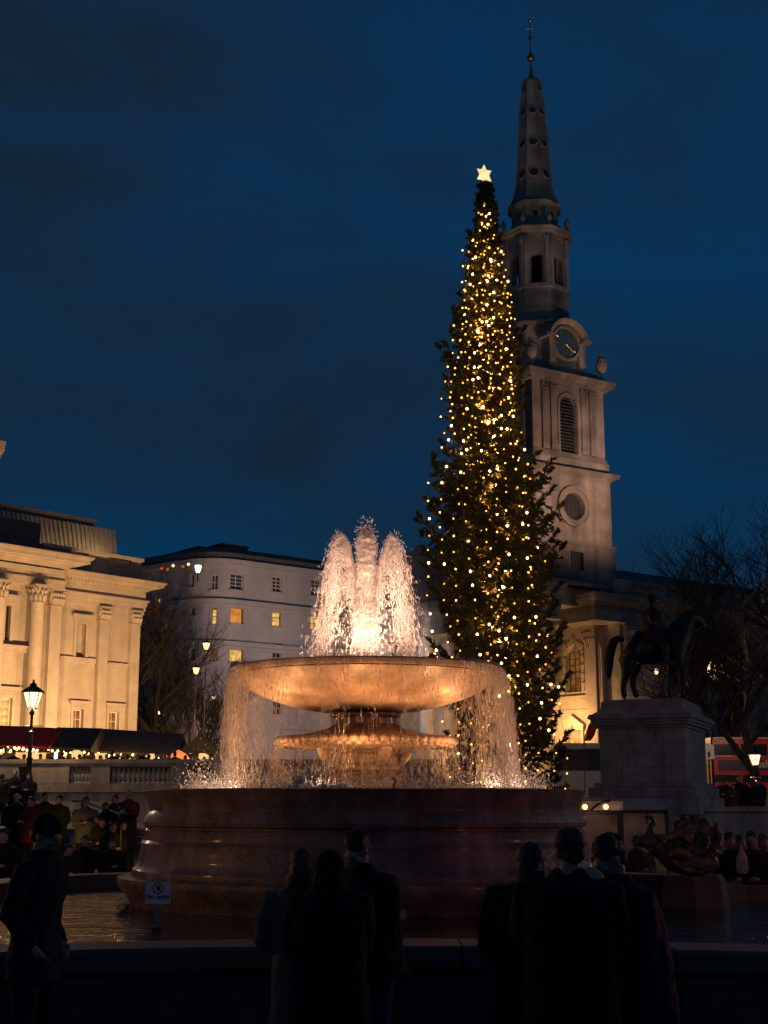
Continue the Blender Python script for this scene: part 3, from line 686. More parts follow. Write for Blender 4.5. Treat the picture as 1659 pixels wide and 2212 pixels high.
# ground floor balcony balustrades
for u0, u1 in ((375,432),(447,478)):
    a = s_of(u0,1550)[0]; b = s_of(u1,1550)[0]; z0_ = WB.loc(500,1560)[1]
    pts = curve_pts(a, b, 10); me = cached('wbb', lambda: MB().lathe([(r*.8,z*1.1) for r,z in bprof], 8).mesh('baluster', M['stucco'], True, 40))
    for x, y, an in pts: put('baluster', me, wb, (x+math.sin(an)*.5, y-math.cos(an)*.5, z0_+.05))
    band(wb, 'balcony_rail', a, b, z0_+.72, z0_+.86, .62, 10, inner=-.35); band(wb, 'balcony_floor', a, b, z0_-.25, z0_+.04, .7, 10)
M['lampwhite'] = emit('cool_white_globe', (0.75,1.0,0.8), 2.2)
M['warmwhite'] = emit('warm_lamp_glass', (1.0,0.62,0.24), 3)
M['redlamp'] = emit('red_glow_lamp', (1.0,0.07,0.02), .8)
p = at(428,1224,101); gl = thing('roof_lamp', 'greenish white lamp glowing on the roof edge of the pale building', 'lamp', (p.x,p.y,p.z-1.4))
part('post', MB().tube([(0,0,.3),(0,0,1.0)], .05, 6), M['iron'], gl); part('lamp_head', MB().lathe([(.12,.95),(.20,1.15),(.26,1.45),(.2,1.5)], 12), M['lampwhite'], gl, True, 40)
for i, (u, v, mt, lb) in enumerate(((349,1228,'redlamp','faint red light under the rooftop canopy nearest the gallery'),(374,1222,'warmwhite','small white light between the red rooftop lights'),(395,1224,'redlamp','red light on the rooftop bar, beside the left white light'),(407,1219,'warmwhite','small white light just left of the rooftop parapet'),(362,1230,'redlamp','tiny red light above the bare tree by the gallery'))):
    p = at(u, v, 99); o = part('rooftop_light', MB().ell((0,0,0), (.10,.10,.10), 8, 6), M[mt], None, True, 180, loc=p); tag(o, lb, 'light', 'small lights along the rooftop bar')
# ---------------------------------------------------------------- the church
PH = 57.5
CP = Plane(1157, 1240, 94.0, PH, 1.2)
ch = CP.root('church', 'stone church with tall spired clock tower and floodlit columned portico', 'building')
w = CP.loc(1320, 1100)[0]              # side of the square tower
print('tower side', w)
xc, yc = w/2, w/2
def zch(u, v, off=0.0): return CP.loc(u, v, off)[1]
# stage A (base with barred window)
zA0 = zch(1325,1245)-8; zA1 = zch(1322,1188)
hA = CP.box(1230,1193,1259,1232)
hA = (hA[0],hA[1],hA[2],hA[3])
def ring_wall(z0, z1, k, holesS, holesW=None, mt='churchstone', depth=.35):
    """four faces of a square stage with inset k; south face = local y=-? (front), west face at x=0"""
    o = thing_dummy(k)
def face_obj(name, mb, mt, rot, smooth=False):
    """rot 0: south face (plane y=k). rot 1: west face (x=0 side, seen from left)"""
    if rot == 1:
        mb.v = [(y, w-x, z) for x, y, z in mb.v]
    return part(name, mb, M[mt], ch, smooth)
def stage(z0, z1, ext, holes, mt='churchstone', depth=.35):
    hs = [(*h[:4], h[4] if len(h) > 4 else 'rect') for h in holes]
    face_obj('tower_wall', wall_mb(-ext, w+ext, z0, z1, hs, -ext, depth, w/2, depth+.35), mt, 0)
    hw_ = [(w-h[1], w-h[0], h[2], h[3], h[4]) for h in hs]
    m = wall_mb(-ext+.004, w+ext-.004, z0, z1, hw_, -ext, depth, w/2, depth+.35); face_obj('tower_wall', m, mt, 1)
    b = MB(); b.box(w-.1, w+ext, -ext+.05, w+ext, z0, z1); b.box(-ext+.05, w+ext-.003, w-.1, w+ext-.003, z0, z1); part('tower_wall', b, M[mt], ch)
def sq_cornice(z0, z1, ext, p, name='cornice', steps=None, k=0.0):
    m = MB()
    for pp, a, b in (steps or CORN(z0, z1-z0, p)): m.box(-ext-pp, w+ext+pp, -ext-pp, w+ext+pp, a, b)
    return part(name, m, M['churchstone'], ch)
stage(zA0, zA1, 0.14, [(*hA,'rect')])
window(ch, hA[0], hA[1], hA[2], hA[3], .12, M['glassgrey'], 4, 4, 'blackpaint', .05, .05)
x0_, x1_ = w-hA[1], w-hA[0]
zB1 = zch(1316,1043)
rnd = CP.box(1222,1066,1260,1124); rr = (rnd[3]-rnd[2])/2; rcx = (rnd[0]+rnd[1])/2; rcz = (rnd[2]+rnd[3])/2; rcx = w/2
stage(zA1+.2, zB1, 0.0, [(rcx-rr, rcx+rr, rcz-rr, rcz+rr, 'round')], depth=.4)
m = MB(); m.box(-.2,w+.2,-.2,w+.2,zA1,zA1+.2); part('string_course', m, M['churchstone'], ch)
def ringmesh(cx, cz, r0, r1, y0, y1, n=40):
    m = MB(); vs = []
    for k in range(n):
        a = 2*math.pi*k/n; c_, s_ = math.cos(a), math.sin(a)
        vs += [(cx+r0*c_,y1,cz+r0*s_),(cx+r0*c_,y0,cz+r0*s_),(cx+r1*c_,y0,cz+r1*s_),(cx+r1*c_,y1,cz+r1*s_)]
    m.add(vs, [(4*k+j, 4*k+(j+1)%4, 4*((k+1)%n)+(j+1)%4, 4*((k+1)%n)+j) for k in range(n) for j in range(4)]); return m
for rot in (0, 1):
    face_obj('round_window_surround', ringmesh(rcx, rcz, rr, rr+.34, -.12, .05), 'churchstone', rot); face_obj('round_window_surround', ringmesh(rcx, rcz, rr+.34, rr+.5, -.2, .05), 'churchstone', rot)
    m = MB(); n = 28; m.add([(rcx+rr*math.cos(2*math.pi*k/n), .32, rcz+rr*math.sin(2*math.pi*k/n)) for k in range(n)], [tuple(range(n))]); face_obj('round_window_glass', m, 'glassgrey', rot)
    m = MB()
    for k in range(-3, 4):
        d_ = rr*k/4; hl = math.sqrt(rr*rr-d_*d_); m.box(rcx+d_-.03, rcx+d_+.03, .27, .31, rcz-hl, rcz+hl); m.box(rcx-hl, rcx+hl, .272, .308, rcz+d_-.025, rcz+d_+.025)
    face_obj('round_window_bars', m, 'blackpaint', rot)
zB2 = zch(1330,1027,.4)
sq_cornice(zB1, zB2, 0.0, .55)
# stage C: louvred belfry stage
insC = -0.28
zC0 = zB2; zC1 = zch(1303,1012-24); zC2 = zch(1303,846)
m = MB(); m.box(.02, w-.02, .02, w-.02, zC0, zC0+(zC1-zC0)*.6); m.frustum(.02, w-.02, .02, w-.02, zC0+(zC1-zC0)*.6, zC1, .22); part('tower_plinth', m, M['churchstone'], ch)
lh = CP.box(1216,857,1246,978, insC); lw = (lh[1]-lh[0])/2*1.0; lw = 0.80; lc = w/2
stage(zC1, zC2, insC, [(lc-lw, lc+lw, lh[2], lh[3], 'arch')], depth=.45)
lme = None
for rot in (0, 1):
    nl = 17
    m = MB(); m.box(lc-lw-.1, lc+lw+.1, .66, .68, lh[2]-.05, lh[3]+.05); face_obj('louvre_backing', m, 'blackpaint', rot)
    for k in range(nl):
        z = lh[2]+(lh[3]-lh[2])*(k+.4)/nl; hl = lw if z < lh[3]-lw else math.sqrt(max(0.01, lw*lw-(z-(lh[3]-lw))**2))
        m = MB(); m.add([(lc-hl,.42,z-.05),(lc+hl,.42,z-.05),(lc+hl,.62,z+.10),(lc-hl,.62,z+.10),(lc-hl,.44,z-.08),(lc+hl,.44,z-.08),(lc+hl,.64,z+.07),(lc-hl,.64,z+.07)], [(0,1,2,3),(7,6,5,4),(0,4,5,1),(1,5,6,2),(3,2,6,7)])
        face_obj('louvre_slat', m, 'slate', rot)
    m = MB(); 
    for sx_ in (-1, 1):
        m.box(lc+sx_*(lw+.02)-.09+(.09*sx_), lc+sx_*(lw+.02)+.09+(.09*sx_), -insC-.10, -insC+.1, lh[2]-.2, lh[3]-lw)
        for e_ in (1.42, 2.20): cx_ = lc+sx_*(e_); m.box(cx_-.24, cx_+.24, -insC-.16, -insC+.2, zC1, zC2-.75); m.box(cx_-.30, cx_+.30, -insC-.22, -insC+.2, zC1, zC1+.45)
    m.box(lc-lw-.35, lc+lw+.35, -insC-.14, -insC+.1, lh[2]-.4, lh[2]-.2)
    face_obj('belfry_pilasters', m, 'churchstone', rot)
    n = 12; m = MB(); vs = []
    for k in range(n+1):
        a = math.pi*k/n
        for r_, y_ in ((lw,-insC-.1),(lw+.24,-insC-.1),(lw+.24,-insC+.05),(lw,-insC+.05)): vs.append((lc+r_*math.cos(a), y_, lh[3]-lw+r_*math.sin(a)))
    m.add(vs, [(4*k+j,4*k+(j+1)%4,4*(k+1)+(j+1)%4,4*(k+1)+j) for k in range(n) for j in range(4)]); face_obj('window_arch', m, 'churchstone', rot)
    for sx_ in (-1, 1):
        for e_ in (1.42, 2.20):
            cm = capital_mb(.62, .75, .24, 4); cm.v = [(x+lc+sx_*e_, y-insC+.02, z+zC2-.75) for x, y, z in cm.v]; face_obj('capital', cm, 'churchstone', rot)
zC3 = zch(1310,826,.3)
sq_cornice(zC2, zC3, 0, .5, steps=[(-.05,zC2,zC2+.35),(-.1,zC2+.35,zC3-.62)]+CORN(zC3-.62, .62, .5))
# stage D: clock stage = octagon-like core with clock faces and curved pediments, urns on the corners
zD1 = zch(1262,712)
zD0 = zC3
m = MB(); m.frustum(.1, w-.1, .1, w-.1, zD0, zD0+.75, .42); part('tower_plinth', m, M['churchstone'], ch)
f = w*0.26
ax, bx = .55, w-.55
octp = [(ax+f,ax),(bx-f,ax),(bx,ax+f),(bx,bx-f),(bx-f,bx),(ax+f,bx),(ax,bx-f),(ax,ax+f)]
def prism(pts, z0, z1, grow=0.0, c=(None)):
    cx_ = sum(p[0] for p in pts)/len(pts); cy_ = sum(p[1] for p in pts)/len(pts); n = len(pts)
    P_ = [((x-cx_)*(1+grow)+cx_, (y-cy_)*(1+grow)+cy_) for x, y in pts]
    m = MB(); m.add([(x,y,z0) for x,y in P_]+[(x,y,z1) for x,y in P_], [tuple(range(n-1,-1,-1)), tuple(range(n,2*n))]+[(k,(k+1)%n,(k+1)%n+n,k+n) for k in range(n)]); return m
part('clock_stage', prism(octp, zD0+.7, zD1), M['churchstone'], ch)
part('clock_stage_cornice', prism(octp, zD1, zD1+.18, .06), M['churchstone'], ch); part('clock_stage_cornice', prism(octp, zD1+.18, zD1+.36, .13), M['churchstone'], ch)
ck = CP.box(1205,708,1256,784,-.4); ckr = 1.12; ckz = zch(1231,746,-.4)
for rot in (0, 1):
    face_obj('clock_surround', ringmesh(w/2, ckz, ckr, ckr+.2, .18, .6), 'churchstone', rot)
    m = MB(); n = 32; m.add([(w/2+ckr*math.cos(2*math.pi*k/n), .30, ckz+ckr*math.sin(2*math.pi*k/n)) for k in range(n)], [tuple(range(n))]); face_obj('clock_dial', m, 'bluetin', rot)
    m = MB()
    for k in range(12):
        a = 2*math.pi*k/12; c_, s_ = math.cos(a), math.sin(a); m.tube([(w/2+.80*c_,.28,ckz+.80*s_),(w/2+1.0*c_,.28,ckz+1.0*s_)], .035, 4)
    m.add(ringmesh(w/2, ckz, 1.04, 1.09, .27, .3).v, ringmesh(w/2, ckz, 1.04, 1.09, .27, .3).f)
    face_obj('hour_marks', m, 'gold', rot)
    m = MB(); m.tube([(w/2,.26,ckz),(w/2+.36,.26,ckz-.34)], [.05,.03], 5); m.tube([(w/2,.25,ckz),(w/2+.62,.25,ckz-.58)], [.035,.02], 5); face_obj('clock_hands', m, 'gold', rot)
    # curved pediment over the clock
    n = 16; m = MB(); vs = []; r0 = ckr+.30
    for k in range(n+1):
        a = R(12)+R(156)*k/n
        for r_, y_ in ((r0,.05),(r0+.12,-.12),(r0+.30,-.2),(r0+.36,-.2),(r0+.36,1.2),(r0,1.2)): vs.append((w/2+r_*math.cos(a)*1.05, y_, ckz+r_*math.sin(a)*1.02))
    m.add(vs, [(6*k+j,6*k+(j+1)%6,6*(k+1)+(j+1)%6,6*(k+1)+j) for k in range(n) for j in range(6)]+[(0,1,2,3,4,5),tuple(6*n+5-j for j in range(6))])
    m.box(w/2+r0*.96, w/2+r0+.62, -.15, 1.0, ckz+.22, ckz+.46); m.box(w/2-r0-.62, w/2-r0*.96, -.15, 1.0, ckz+.22, ckz+.46)
    m.box(w/2+r0*.80, w/2+r0+.25, .12, 1.0, zD0+.7, ckz+.22); m.box(w/2-r0-.25, w/2-r0*.80, .12, 1.0, zD0+.7, ckz+.22)
    m.add([(w/2,.4,ckz)]+[(w/2+r0*math.cos(math.pi*k/12),.4,ckz+r0*math.sin(math.pi*k/12)) for k in range(13)], [(0,k+1,k+2) for k in range(12)])
    face_obj('clock_pediment', m, 'churchstone', rot)
urn = MB().lathe([(.34,0),(.34,.35),(.20,.42),(.14,.62),(.12,.72),(.22,.85),(.38,1.1),(.44,1.4),(.42,1.62),(.30,1.72),(.36,1.8),(.26,2.0),(.12,2.15),(.14,2.25),(.04,2.45)], 14).mesh('stone_urn', M['churchstone'], True, 40)
for x, y in ((.25,.25),(w-.25,.25),(.25,w-.25),(w-.25,w-.25)): put('stone_urn', urn, ch, (x,y,zD0))
# stage E: octagonal open belfry
def zcen(v): # height on the tower axis
    c = Vector((CP.P.x, CP.P.y))+CP.d*xc-CP.n*yc
    return zat(v, c.y)-CP.z0
cen = Vector((CP.P.x, CP.P.y))+CP.d*xc-CP.n*yc
pm = lambda v: ppm(v, cen.y)
VA = math.atan2(-cen.y, -cen.x)-R(90-PH)     # local angle that points at the camera
VA = VA+R(2)
def octv(r, z, n=8): # vertices with a face centred on the camera direction
    return [(xc+r/math.cos(math.pi/n)*math.cos(VA+math.pi/n+2*math.pi*k/n), yc+r/math.cos(math.pi/n)*math.sin(VA+math.pi/n+2*math.pi*k/n), z) for k in range(n)]
def oct_solid(secs, name, mt='churchstone', smooth=False):
    m = MB(); vs = []; n = 8
    for r, z in secs: vs += octv(r, z)
    m.add(vs, [(n*j+k, n*j+(k+1)%n, n*(j+1)+(k+1)%n, n*(j+1)+k) for j in range(len(secs)-1) for k in range(n)]+[tuple(range(n-1,-1,-1)), tuple((len(secs)-1)*n+k for k in range(n))])
    return part(name, m, M[mt], ch)
rE = 66/pm(600)
oct_solid([(rE*1.03,zD1+.3),(rE*1.03,zcen(688)),(rE*.99,zcen(684)),(rE*.99,zcen(645)),(rE*1.03,zcen(643)),(rE*1.03,zcen(639))], 'belfry_base')
zE0, zE1 = zcen(639), zcen(533)
zo0, zo1 = zcen(636), zcen(570)
side = 2*rE*math.tan(math.pi/8)
ow = side*.25
for k in range(8):
    an = VA+2*math.pi*k/8; c_, s_ = math.cos(an), math.sin(an)
    mb = wall_mb(-side/2, side/2, zE0, zE1, [(-ow, ow, zo0+.02, zo1, 'arch')], 0, .55, .56)
    # keep only skin (drop the solid core), the belfry is open
    nv = len(mb.v); core = range(nv-16, nv-8); cs = set(core); mb.f = [f_ for f_ in mb.f if not (set(f_) & cs)]
    rot_ = an+math.pi/2
    for sgn in (-1, 1): mb.box(sgn*side*.40-.14, sgn*side*.40+.14, -.10, .2, zE0, zE1-.1)
    mb.box(-ow-.1, ow+.1, -.08, .1, zo0-.28, zo0+.02)
    o = part('belfry_face', mb, M['churchstone'], ch); o.location = (xc+rE*c_, yc+rE*s_, 0); o.rotation_euler = (0,0,rot_)
    for sgn in (-1,1):
        q_ = capital_mb(.36, .5, .16, 3); cmm = MB(); cmm.add([(x+sgn*side*.40, y-.02, z+zE1-.62) for x,y,z in q_.v], q_.f)
        o2 = part('capital', cmm, M['churchstone'], ch); o2.location = o.location; o2.rotation_euler = o.rotation_euler
part('bell', MB().lathe([(.05,2.3),(.3,2.2),(.42,1.7),(.5,1.2),(.68,.9),(.66,.86)], 16, (xc,yc,zo0-.3)), M['bronze'], ch, True, 60)
oct_solid([(rE+.02,zE1-.05),(rE+.04,zcen(528)),(rE*1.12,zcen(526)),(rE*1.14,zcen(521)),(rE*1.19,zcen(519)),(rE*1.19,zcen(517)),(rE*.9,zcen(516))], 'belfry_cornice')
# stage F: drum with round openings
r0, r1 = 50/pm(500), 45/pm(460)
oct_solid([(58/pm(510),zcen(518)),(57/pm(510),zcen(510)),(53/pm(500),zcen(503)),(48/pm(480),zcen(494)),(47/pm(480),zcen(463)),(49/pm(460),zcen(462)),(56/pm(460),zcen(457)),(57/pm(455),zcen(454)),(50/pm(455),zcen(451))], 'lantern_stage')
for k in range(8):
    an = VA+2*math.pi*k/8; m = MB(); rad = 7.5/pm(480); n = 16
    m.add([(rad*math.cos(2*math.pi*j/n), -.02, rad*1.1*math.sin(2*math.pi*j/n)) for j in range(n)], [tuple(range(n))])
    o = part('round_opening', m, M['blackpaint'], ch); rr_ = 47.6/pm(480); o.location = (xc+rr_*math.cos(an), yc+rr_*math.sin(an), zcen(480)); o.rotation_euler = (0,0,an+math.pi/2)
    q = ringmesh(0, 0, rad, rad+.09, -.07, .05, 20); o = part('opening_surround', q, M['churchstone'], ch); o.location = (xc+rr_*math.cos(an), yc+rr_*math.sin(an), zcen(480)); o.rotation_euler = (0,0,an+math.pi/2)
    an += math.pi/8
    if k % 2 == 0: put('stone_urn', urn, ch, (xc+rE*1.12*math.cos(an), yc+rE*1.12*math.sin(an), zcen(517))).scale = (.5,.5,.5)
    if k % 2: put('stone_urn', urn, ch, (xc+rE*1.12*math.cos(an), yc+rE*1.12*math.sin(an), zcen(517))).scale = (.5,.5,.5)
# spire
sp = [(50,450),(44,437),(40.5,427),(38,418),(36.5,398),(34,360),(31.5,324),(28.5,285),(26,252),(22.5,215),(18.5,180),(15,174),(9,169)]
oct_solid([(u/pm(v), zcen(v)) for u, v in sp], 'spire')
m = MB()
for k in range(8):
    an = VA+math.pi/8+2*math.pi*k/8
    m.tube([(xc+(u/pm(v))*1.08*math.cos(an), yc+(u/pm(v))*1.08*math.sin(an), zcen(v)) for u, v in sp[:-2]], .09, 4)
part('spire_rib', m, M['churchstone'], ch)
for v, rd, ks in ((387,9.5,range(8)),(320,8.5,range(8)),(250,7.5,range(0,8)),(200,5,range(1,8,2))):
    for k in ks:
        an = VA+2*math.pi*k/8; 
        us = np.interp(v, [q[1] for q in sp[::-1]], [q[0] for q in sp[::-1]]); rr_ = us/pm(v)+.015
        m = MB(); n = 14; rad = rd/pm(v); m.add([(rad*math.cos(2*math.pi*j/n), -.01, rad*1.2*math.sin(2*math.pi*j/n)) for j in range(n)], [tuple(range(n))])
        q = ringmesh(0,0,rad,rad+.08,-.06,.1,18)
        for nm, mm_, mt_ in (('round_opening', m, 'blackpaint'), ('opening_surround', q, 'churchstone')):
            o = part(nm, mm_, M[mt_], ch); o.location = (xc+rr_*math.cos(an), yc+rr_*math.sin(an), zcen(v)); o.rotation_euler = (R(-3.5),0,an+math.pi/2)
# finial and vane
fpx = [(7,170),(6,163),(4,161),(4,155),(3,152),(2.6,148),(2.2,142),(1.5,136)]
part('finial', MB().lathe([(u/pm(v), zcen(v)) for u, v in fpx], 12, (xc,yc,0)), M['gold'], ch, True, 40)
part('finial_ball', MB().ell((xc,yc,zcen(126)), (8.5/pm(126),8.5/pm(126),7.5/pm(126)), 16, 12), M['gold'], ch, True, 180)
m = MB(); m.tube([(xc,yc,zcen(120)),(xc,yc,zcen(86)),(xc,yc,zcen(40))], [.07,.045,.02], 6); m.lathe([(.2,zcen(119)),(.12,zcen(115)),(.07,zcen(110))],10,(xc,yc,0)); m.ell((xc,yc,zcen(82)),(.16,.16,.25),8,6); m.ell((xc,yc,zcen(45)),(.15,.15,.15),8,6)
cvx = VA+math.pi/2
m.tube([(xc-.28*math.cos(cvx),yc-.28*math.sin(cvx),zcen(62)),(xc+.22*math.cos(cvx),yc+.22*math.sin(cvx),zcen(62))], .03, 4)
m.box(xc-.05,xc+.05,yc-.05,yc+.05,zcen(75),zcen(68)); part('weather_vane', m, M['gold'], ch)

# church body: south range receding to the right, entablature, parapet with balustrade
BP = Plane(1348, 1400, 91.0, 54.0, 1.2)
bd = BP.root('church_nave', 'long dark side wall of the church receding behind the equestrian statue', 'building')
bd.parent = None
zEnt1 = BP.loc(1348,1289)[1]; zEnt0 = BP.loc(1348,1345)[1]; zPar = BP.loc(1348,1250)[1]; L_ = 40
sh = []
for k in range(5):
    xx = 1.7+6.0*k+1.5; sh.append((xx, xx+1.6, 3.2, 8.2, 'arch')); sh.append((xx+.2, xx+1.4, 0.2, 1.9, 'arch'))
part('wall', wall_mb(0, L_, -1, zEnt0, sh, 0.35, .4, 14), M['churchstone'], bd)
for h in sh: window(bd, h[0], h[1], h[2], h[3], .62, M['litdim'] if (h[2] < 1 and h[0] > 10) else M['glassdark'], 3, 6, 'blackpaint', .05, .05, panes=False)
m = MB()
for k in range(8): x = .35+6.0*k*.75; 
for k in range(6):
    x = 6.0*k; m = MB(); m.box(x+.2, x+1.1, 0.0, .5, -1, zEnt0-.8); m.box(x+.12, x+1.18, -.06, .5, -1, -.1); part('pilaster', m, M['churchstone'], bd)
for k in range(6):
    cmm = capital_mb(1.1, .8, .35); part('capital', cmm, M['churchstone'], bd, loc=(6.0*k+.65, .25, zEnt0-.8))
m = MB(); m.box(-2.6, L_, -.05, 6, zEnt0, zEnt0+.7); m.box(-2.6, L_, .05, 6, zEnt0+.7, zEnt1-.7)
for p_, a, b in CORN(zEnt1-.7, .7, .6): m.box(-2.6-p_, L_, -.05-p_, 6, a, b)
part('entablature', m, M['churchstone'], bd)
m = MB(); m.box(0, L_, .3, .8, zEnt1, zEnt1+.35); m.box(0, L_, .25, .85, zPar-.2, zPar)
for k in range(12): m.box(3.4*k, 3.4*k+1.2, .3, .8, zEnt1+.35, zPar-.2)
part('parapet', m, M['churchstone'], bd)
bm_ = cached('chbal', lambda: MB().lathe([(r,z*(zPar-.2-zEnt1-.35)/.6) for r,z in bprof], 8).mesh('baluster', M['churchstone'], True, 40))
for k in range(6):
    for j in range(6): put('baluster', bm_, bd, (3.4*k+1.4+j*.36, .55, zEnt1+.35))
zRf = BP.loc(1348,1229,-6)[1]
m = MB(); m.add([(-6,2,zEnt1),(L_,2,zEnt1),(L_,8,zRf+.3),(-6,8,zRf+.3)], [(0,1,2,3)]); m.box(-6,L_,7.9,9,zEnt1,zRf+.3); part('roof', m, M['slate'], bd)

# portico on the west end
WP = Plane(1296, 1500, 92.5, -PH+14, 1.2)    # plane receding to the left
po = thing('church_portico', 'brightly lit church portico with columns, arched window and doorway behind the tree', 'portico', (WP.P.x, WP.P.y, 1.2), R(90-(-38))-math.pi)
# local x runs right along the wall (towards the viewer's right), viewer side is local -y
pd = Vector((math.sin(R(-38)), math.cos(R(-38))))
def pw_loc(u, v, off=0.0):
    P = Plane(1296, 1500, 92.5, -38.0, 1.2); P.n = Vector((-P.d.y, P.d.x)) if Vector((-P.d.y, P.d.x)).y < 0 else Vector((P.d.y, -P.d.x))
    s, z = P.loc(u, v, off); return -s, z
def pbox(u0,v0,u1,v1,off=0.0):
    um, vm = (u0+u1)/2, (v0+v1)/2; return pw_loc(u0,vm,off)[0], pw_loc(u1,vm,off)[0], pw_loc(um,v1,off)[1], pw_loc(um,v0,off)[1]
xl = -24
hw1 = pbox(1233,1392,1257,1495); hd1 = pbox(1233,1578,1256,1640)
dwn = hw1[1]-hw1[0]; PT = pw_loc(1280,1346)[1]
ph_ = []
for k in range(5):
    o_ = -k*5.2; ph_.append((hw1[0]-.4+o_, hw1[1]+o_, hw1[2], hw1[3], 'arch')); ph_.append((hd1[0]-.3+o_, hd1[1]+o_, -1.2, hd1[3], 'rect'))
part('wall', wall_mb(xl, 0, -1.2, PT, ph_, 0, .45, 3), M['portland'], po)
for h in ph_[0::2]: window(po, h[0], h[1], h[2], h[3], .35, M['litdim'], 3, 7, 'blackpaint', .05, .045, panes=False)
for h in ph_[1::2]: m = MB(); m.box(h[0], h[1], .3, .4, h[2], h[3]); part('door', m, M['litdoor'], po)
for h in ph_[0::2]:   # blocky rusticated surround, each stone its own piece
    nb = 9
    for k in range(nb):
        z = h[2]+(h[3]-dwn/2-h[2])*k/nb; dz = (h[3]-dwn/2-h[2])/nb; ww = .34 if k % 2 else .22
        for sx_, bx_ in ((1, h[1]), (-1, h[0])):
            m = MB(); m.box(min(bx_, bx_+sx_*ww), max(bx_, bx_+sx_*ww), -.14 if k % 2 else -.08, .1, z+.012, z+dz-.012); part('surround_stone', m, M['portland'], po)
    c0_ = (h[0]+h[1])/2; r_ = (h[1]-h[0])/2
    for k in range(7):
        a0, a1 = math.pi*k/7+.03, math.pi*(k+1)/7-.03; ro = r_+(.42 if k % 2 else .28); y_ = -.14 if k % 2 else -.09
        P4 = [(c0_+q*math.cos(a), h[3]-r_+q*math.sin(a)) for q, a in ((r_,a0),(ro,a0),(ro,a1),(r_,a1))]
        m = MB(); m.add([(x,y_,z) for x,z in P4]+[(x,.1,z) for x,z in P4], [(0,1,2,3),(0,4,5,1),(1,5,6,2),(2,6,7,3),(3,7,4,0)]); part('surround_stone', m, M['portland'], po)
for h in ph_[1::2]:
    m = MB(); a, b, d = h[0]-.3, h[1]+.3, h[3]; m.box(a, a+.25, -.12, .1, -1.2, d); m.box(b-.25, b, -.12, .1, -1.2, d); m.box(a-.1,b+.1,-.2,.1,d,d+.28)
    mx_ = (a+b)/2; pts_ = [(a-.25,d+.28),(b+.25,d+.28),(mx_,d+1.05)]; m.add([(x,-.3,z) for x,z in pts_]+[(x,.1,z) for x,z in pts_],[(0,1,2),(0,3,4,1),(1,4,5,2),(2,5,3,0)]); part('door_pediment', m, M['portland'], po)
zs1 = pw_loc(1245,1507)[1]; zs2 = pw_loc(1245,1536)[1]
m = MB(); m.box(xl, -1.0, -.16, .1, zs1-.12, zs1+.12); m.box(xl, -1.0, -.08, .1, zs2-.1, zs2+.1); part('string_course', m, M['portland'], po)
a_, b_ = pw_loc(1266,1500,.25)[0], pw_loc(1290,1500,.25)[0]; pc0 = pw_loc(1278,1400)[1]; pc1 = pw_loc(1278,1353)[1]
m = MB(); m.box(a_, b_, -.3, .1, -1.2, pc0); part('pilaster', m, M['portland'], po); part('capital', capital_mb((b_-a_)*1.2, pc1-pc0, .4), M['portland'], po, loc=((a_+b_)/2, -.02, pc0))
for k in range(1, 4): m = MB(); m.box(a_-5.2*k, b_-5.2*k, -.3, .1, -1.2, pc0); part('pilaster', m, M['portland'], po)
# columns standing in front of the wall
cr = .52
for k in range(5):
    x = a_+.6-5.0*k-2.0; yo = -4.6
    part('column', MB().lathe([(cr*1.2,-1.2),(cr*1.2,-.7),(cr,-.5),(cr*.98,pc0*.4),(cr*.86,pc0-.1),(cr,pc0),(cr*.9,pc0+.1),(cr*1.1,pc0+.5),(cr*1.35,pc1)], 24, (x,yo,0)), M['portland'], po, True, 40)
m = MB(); m.box(xl, b_+.6, -5.3, -4.0, pc1, pc1+1.6)
for p_, a, b in CORN(pc1+1.6, .7, .6): m.box(xl, b_+.6+p_, -5.3-p_, -3.9, a, b)
m.box(xl, b_+.55, -4.0, 3.0, pc1+1.0, pc1+2.2)
part('entablature', m, M['churchstone'], po)
xm = (xl+b_)/2; m = MB(); za = pc1+2.3; P3 = [(xl,za),(b_+1.1,za),(xm,za+4.2)]; m.add([(x,-5.8,z) for x,z in P3]+[(x,6,z) for x,z in P3], [(0,1,2),(5,4,3),(0,3,4,1),(1,4,5,2),(2,5,3,0)]); part('pediment_roof', m, M['slate'], po)
# return wall between the portico and the body, lit pink
RP = Plane(1296, 1500, 92.2, 60.0, 1.2)
rt = RP.root('portico_return', 'sunk side wall of the church lit pink behind the horse tail', 'wall')
xr = RP.loc(1349,1500)[0]; rtz = RP.loc(1322,1352)[1]; m = MB(); m.box(0.06, xr, 0, 1.2, -1.2, rtz); m.box(.1, .7, -.15, .1, -1.2, pc0); m.box(1.2, 1.5, -.08, .1, -.2, pc0); m.box(.06,xr,-.2,.1,1.0,1.6)
part('wall_face', m, M['portland'], rt)
m = MB(); m.box(-.3, xr+.3, -.45, 1.3, rtz, RP.loc(1340,1300)[1]); m.box(-.5, xr+.3, -.7, 1.4, RP.loc(1340,1300)[1], RP.loc(1340,1290)[1]); part('entablature', m, M['churchstone'], rt)
m = MB(); m.box(xl, .9, -.5, 3.2, PT, PT+2.0); m.box(xl, 1.0, -.7, 3.2, PT+2.0, PT+2.4); part('entablature', m, M['churchstone'], po)
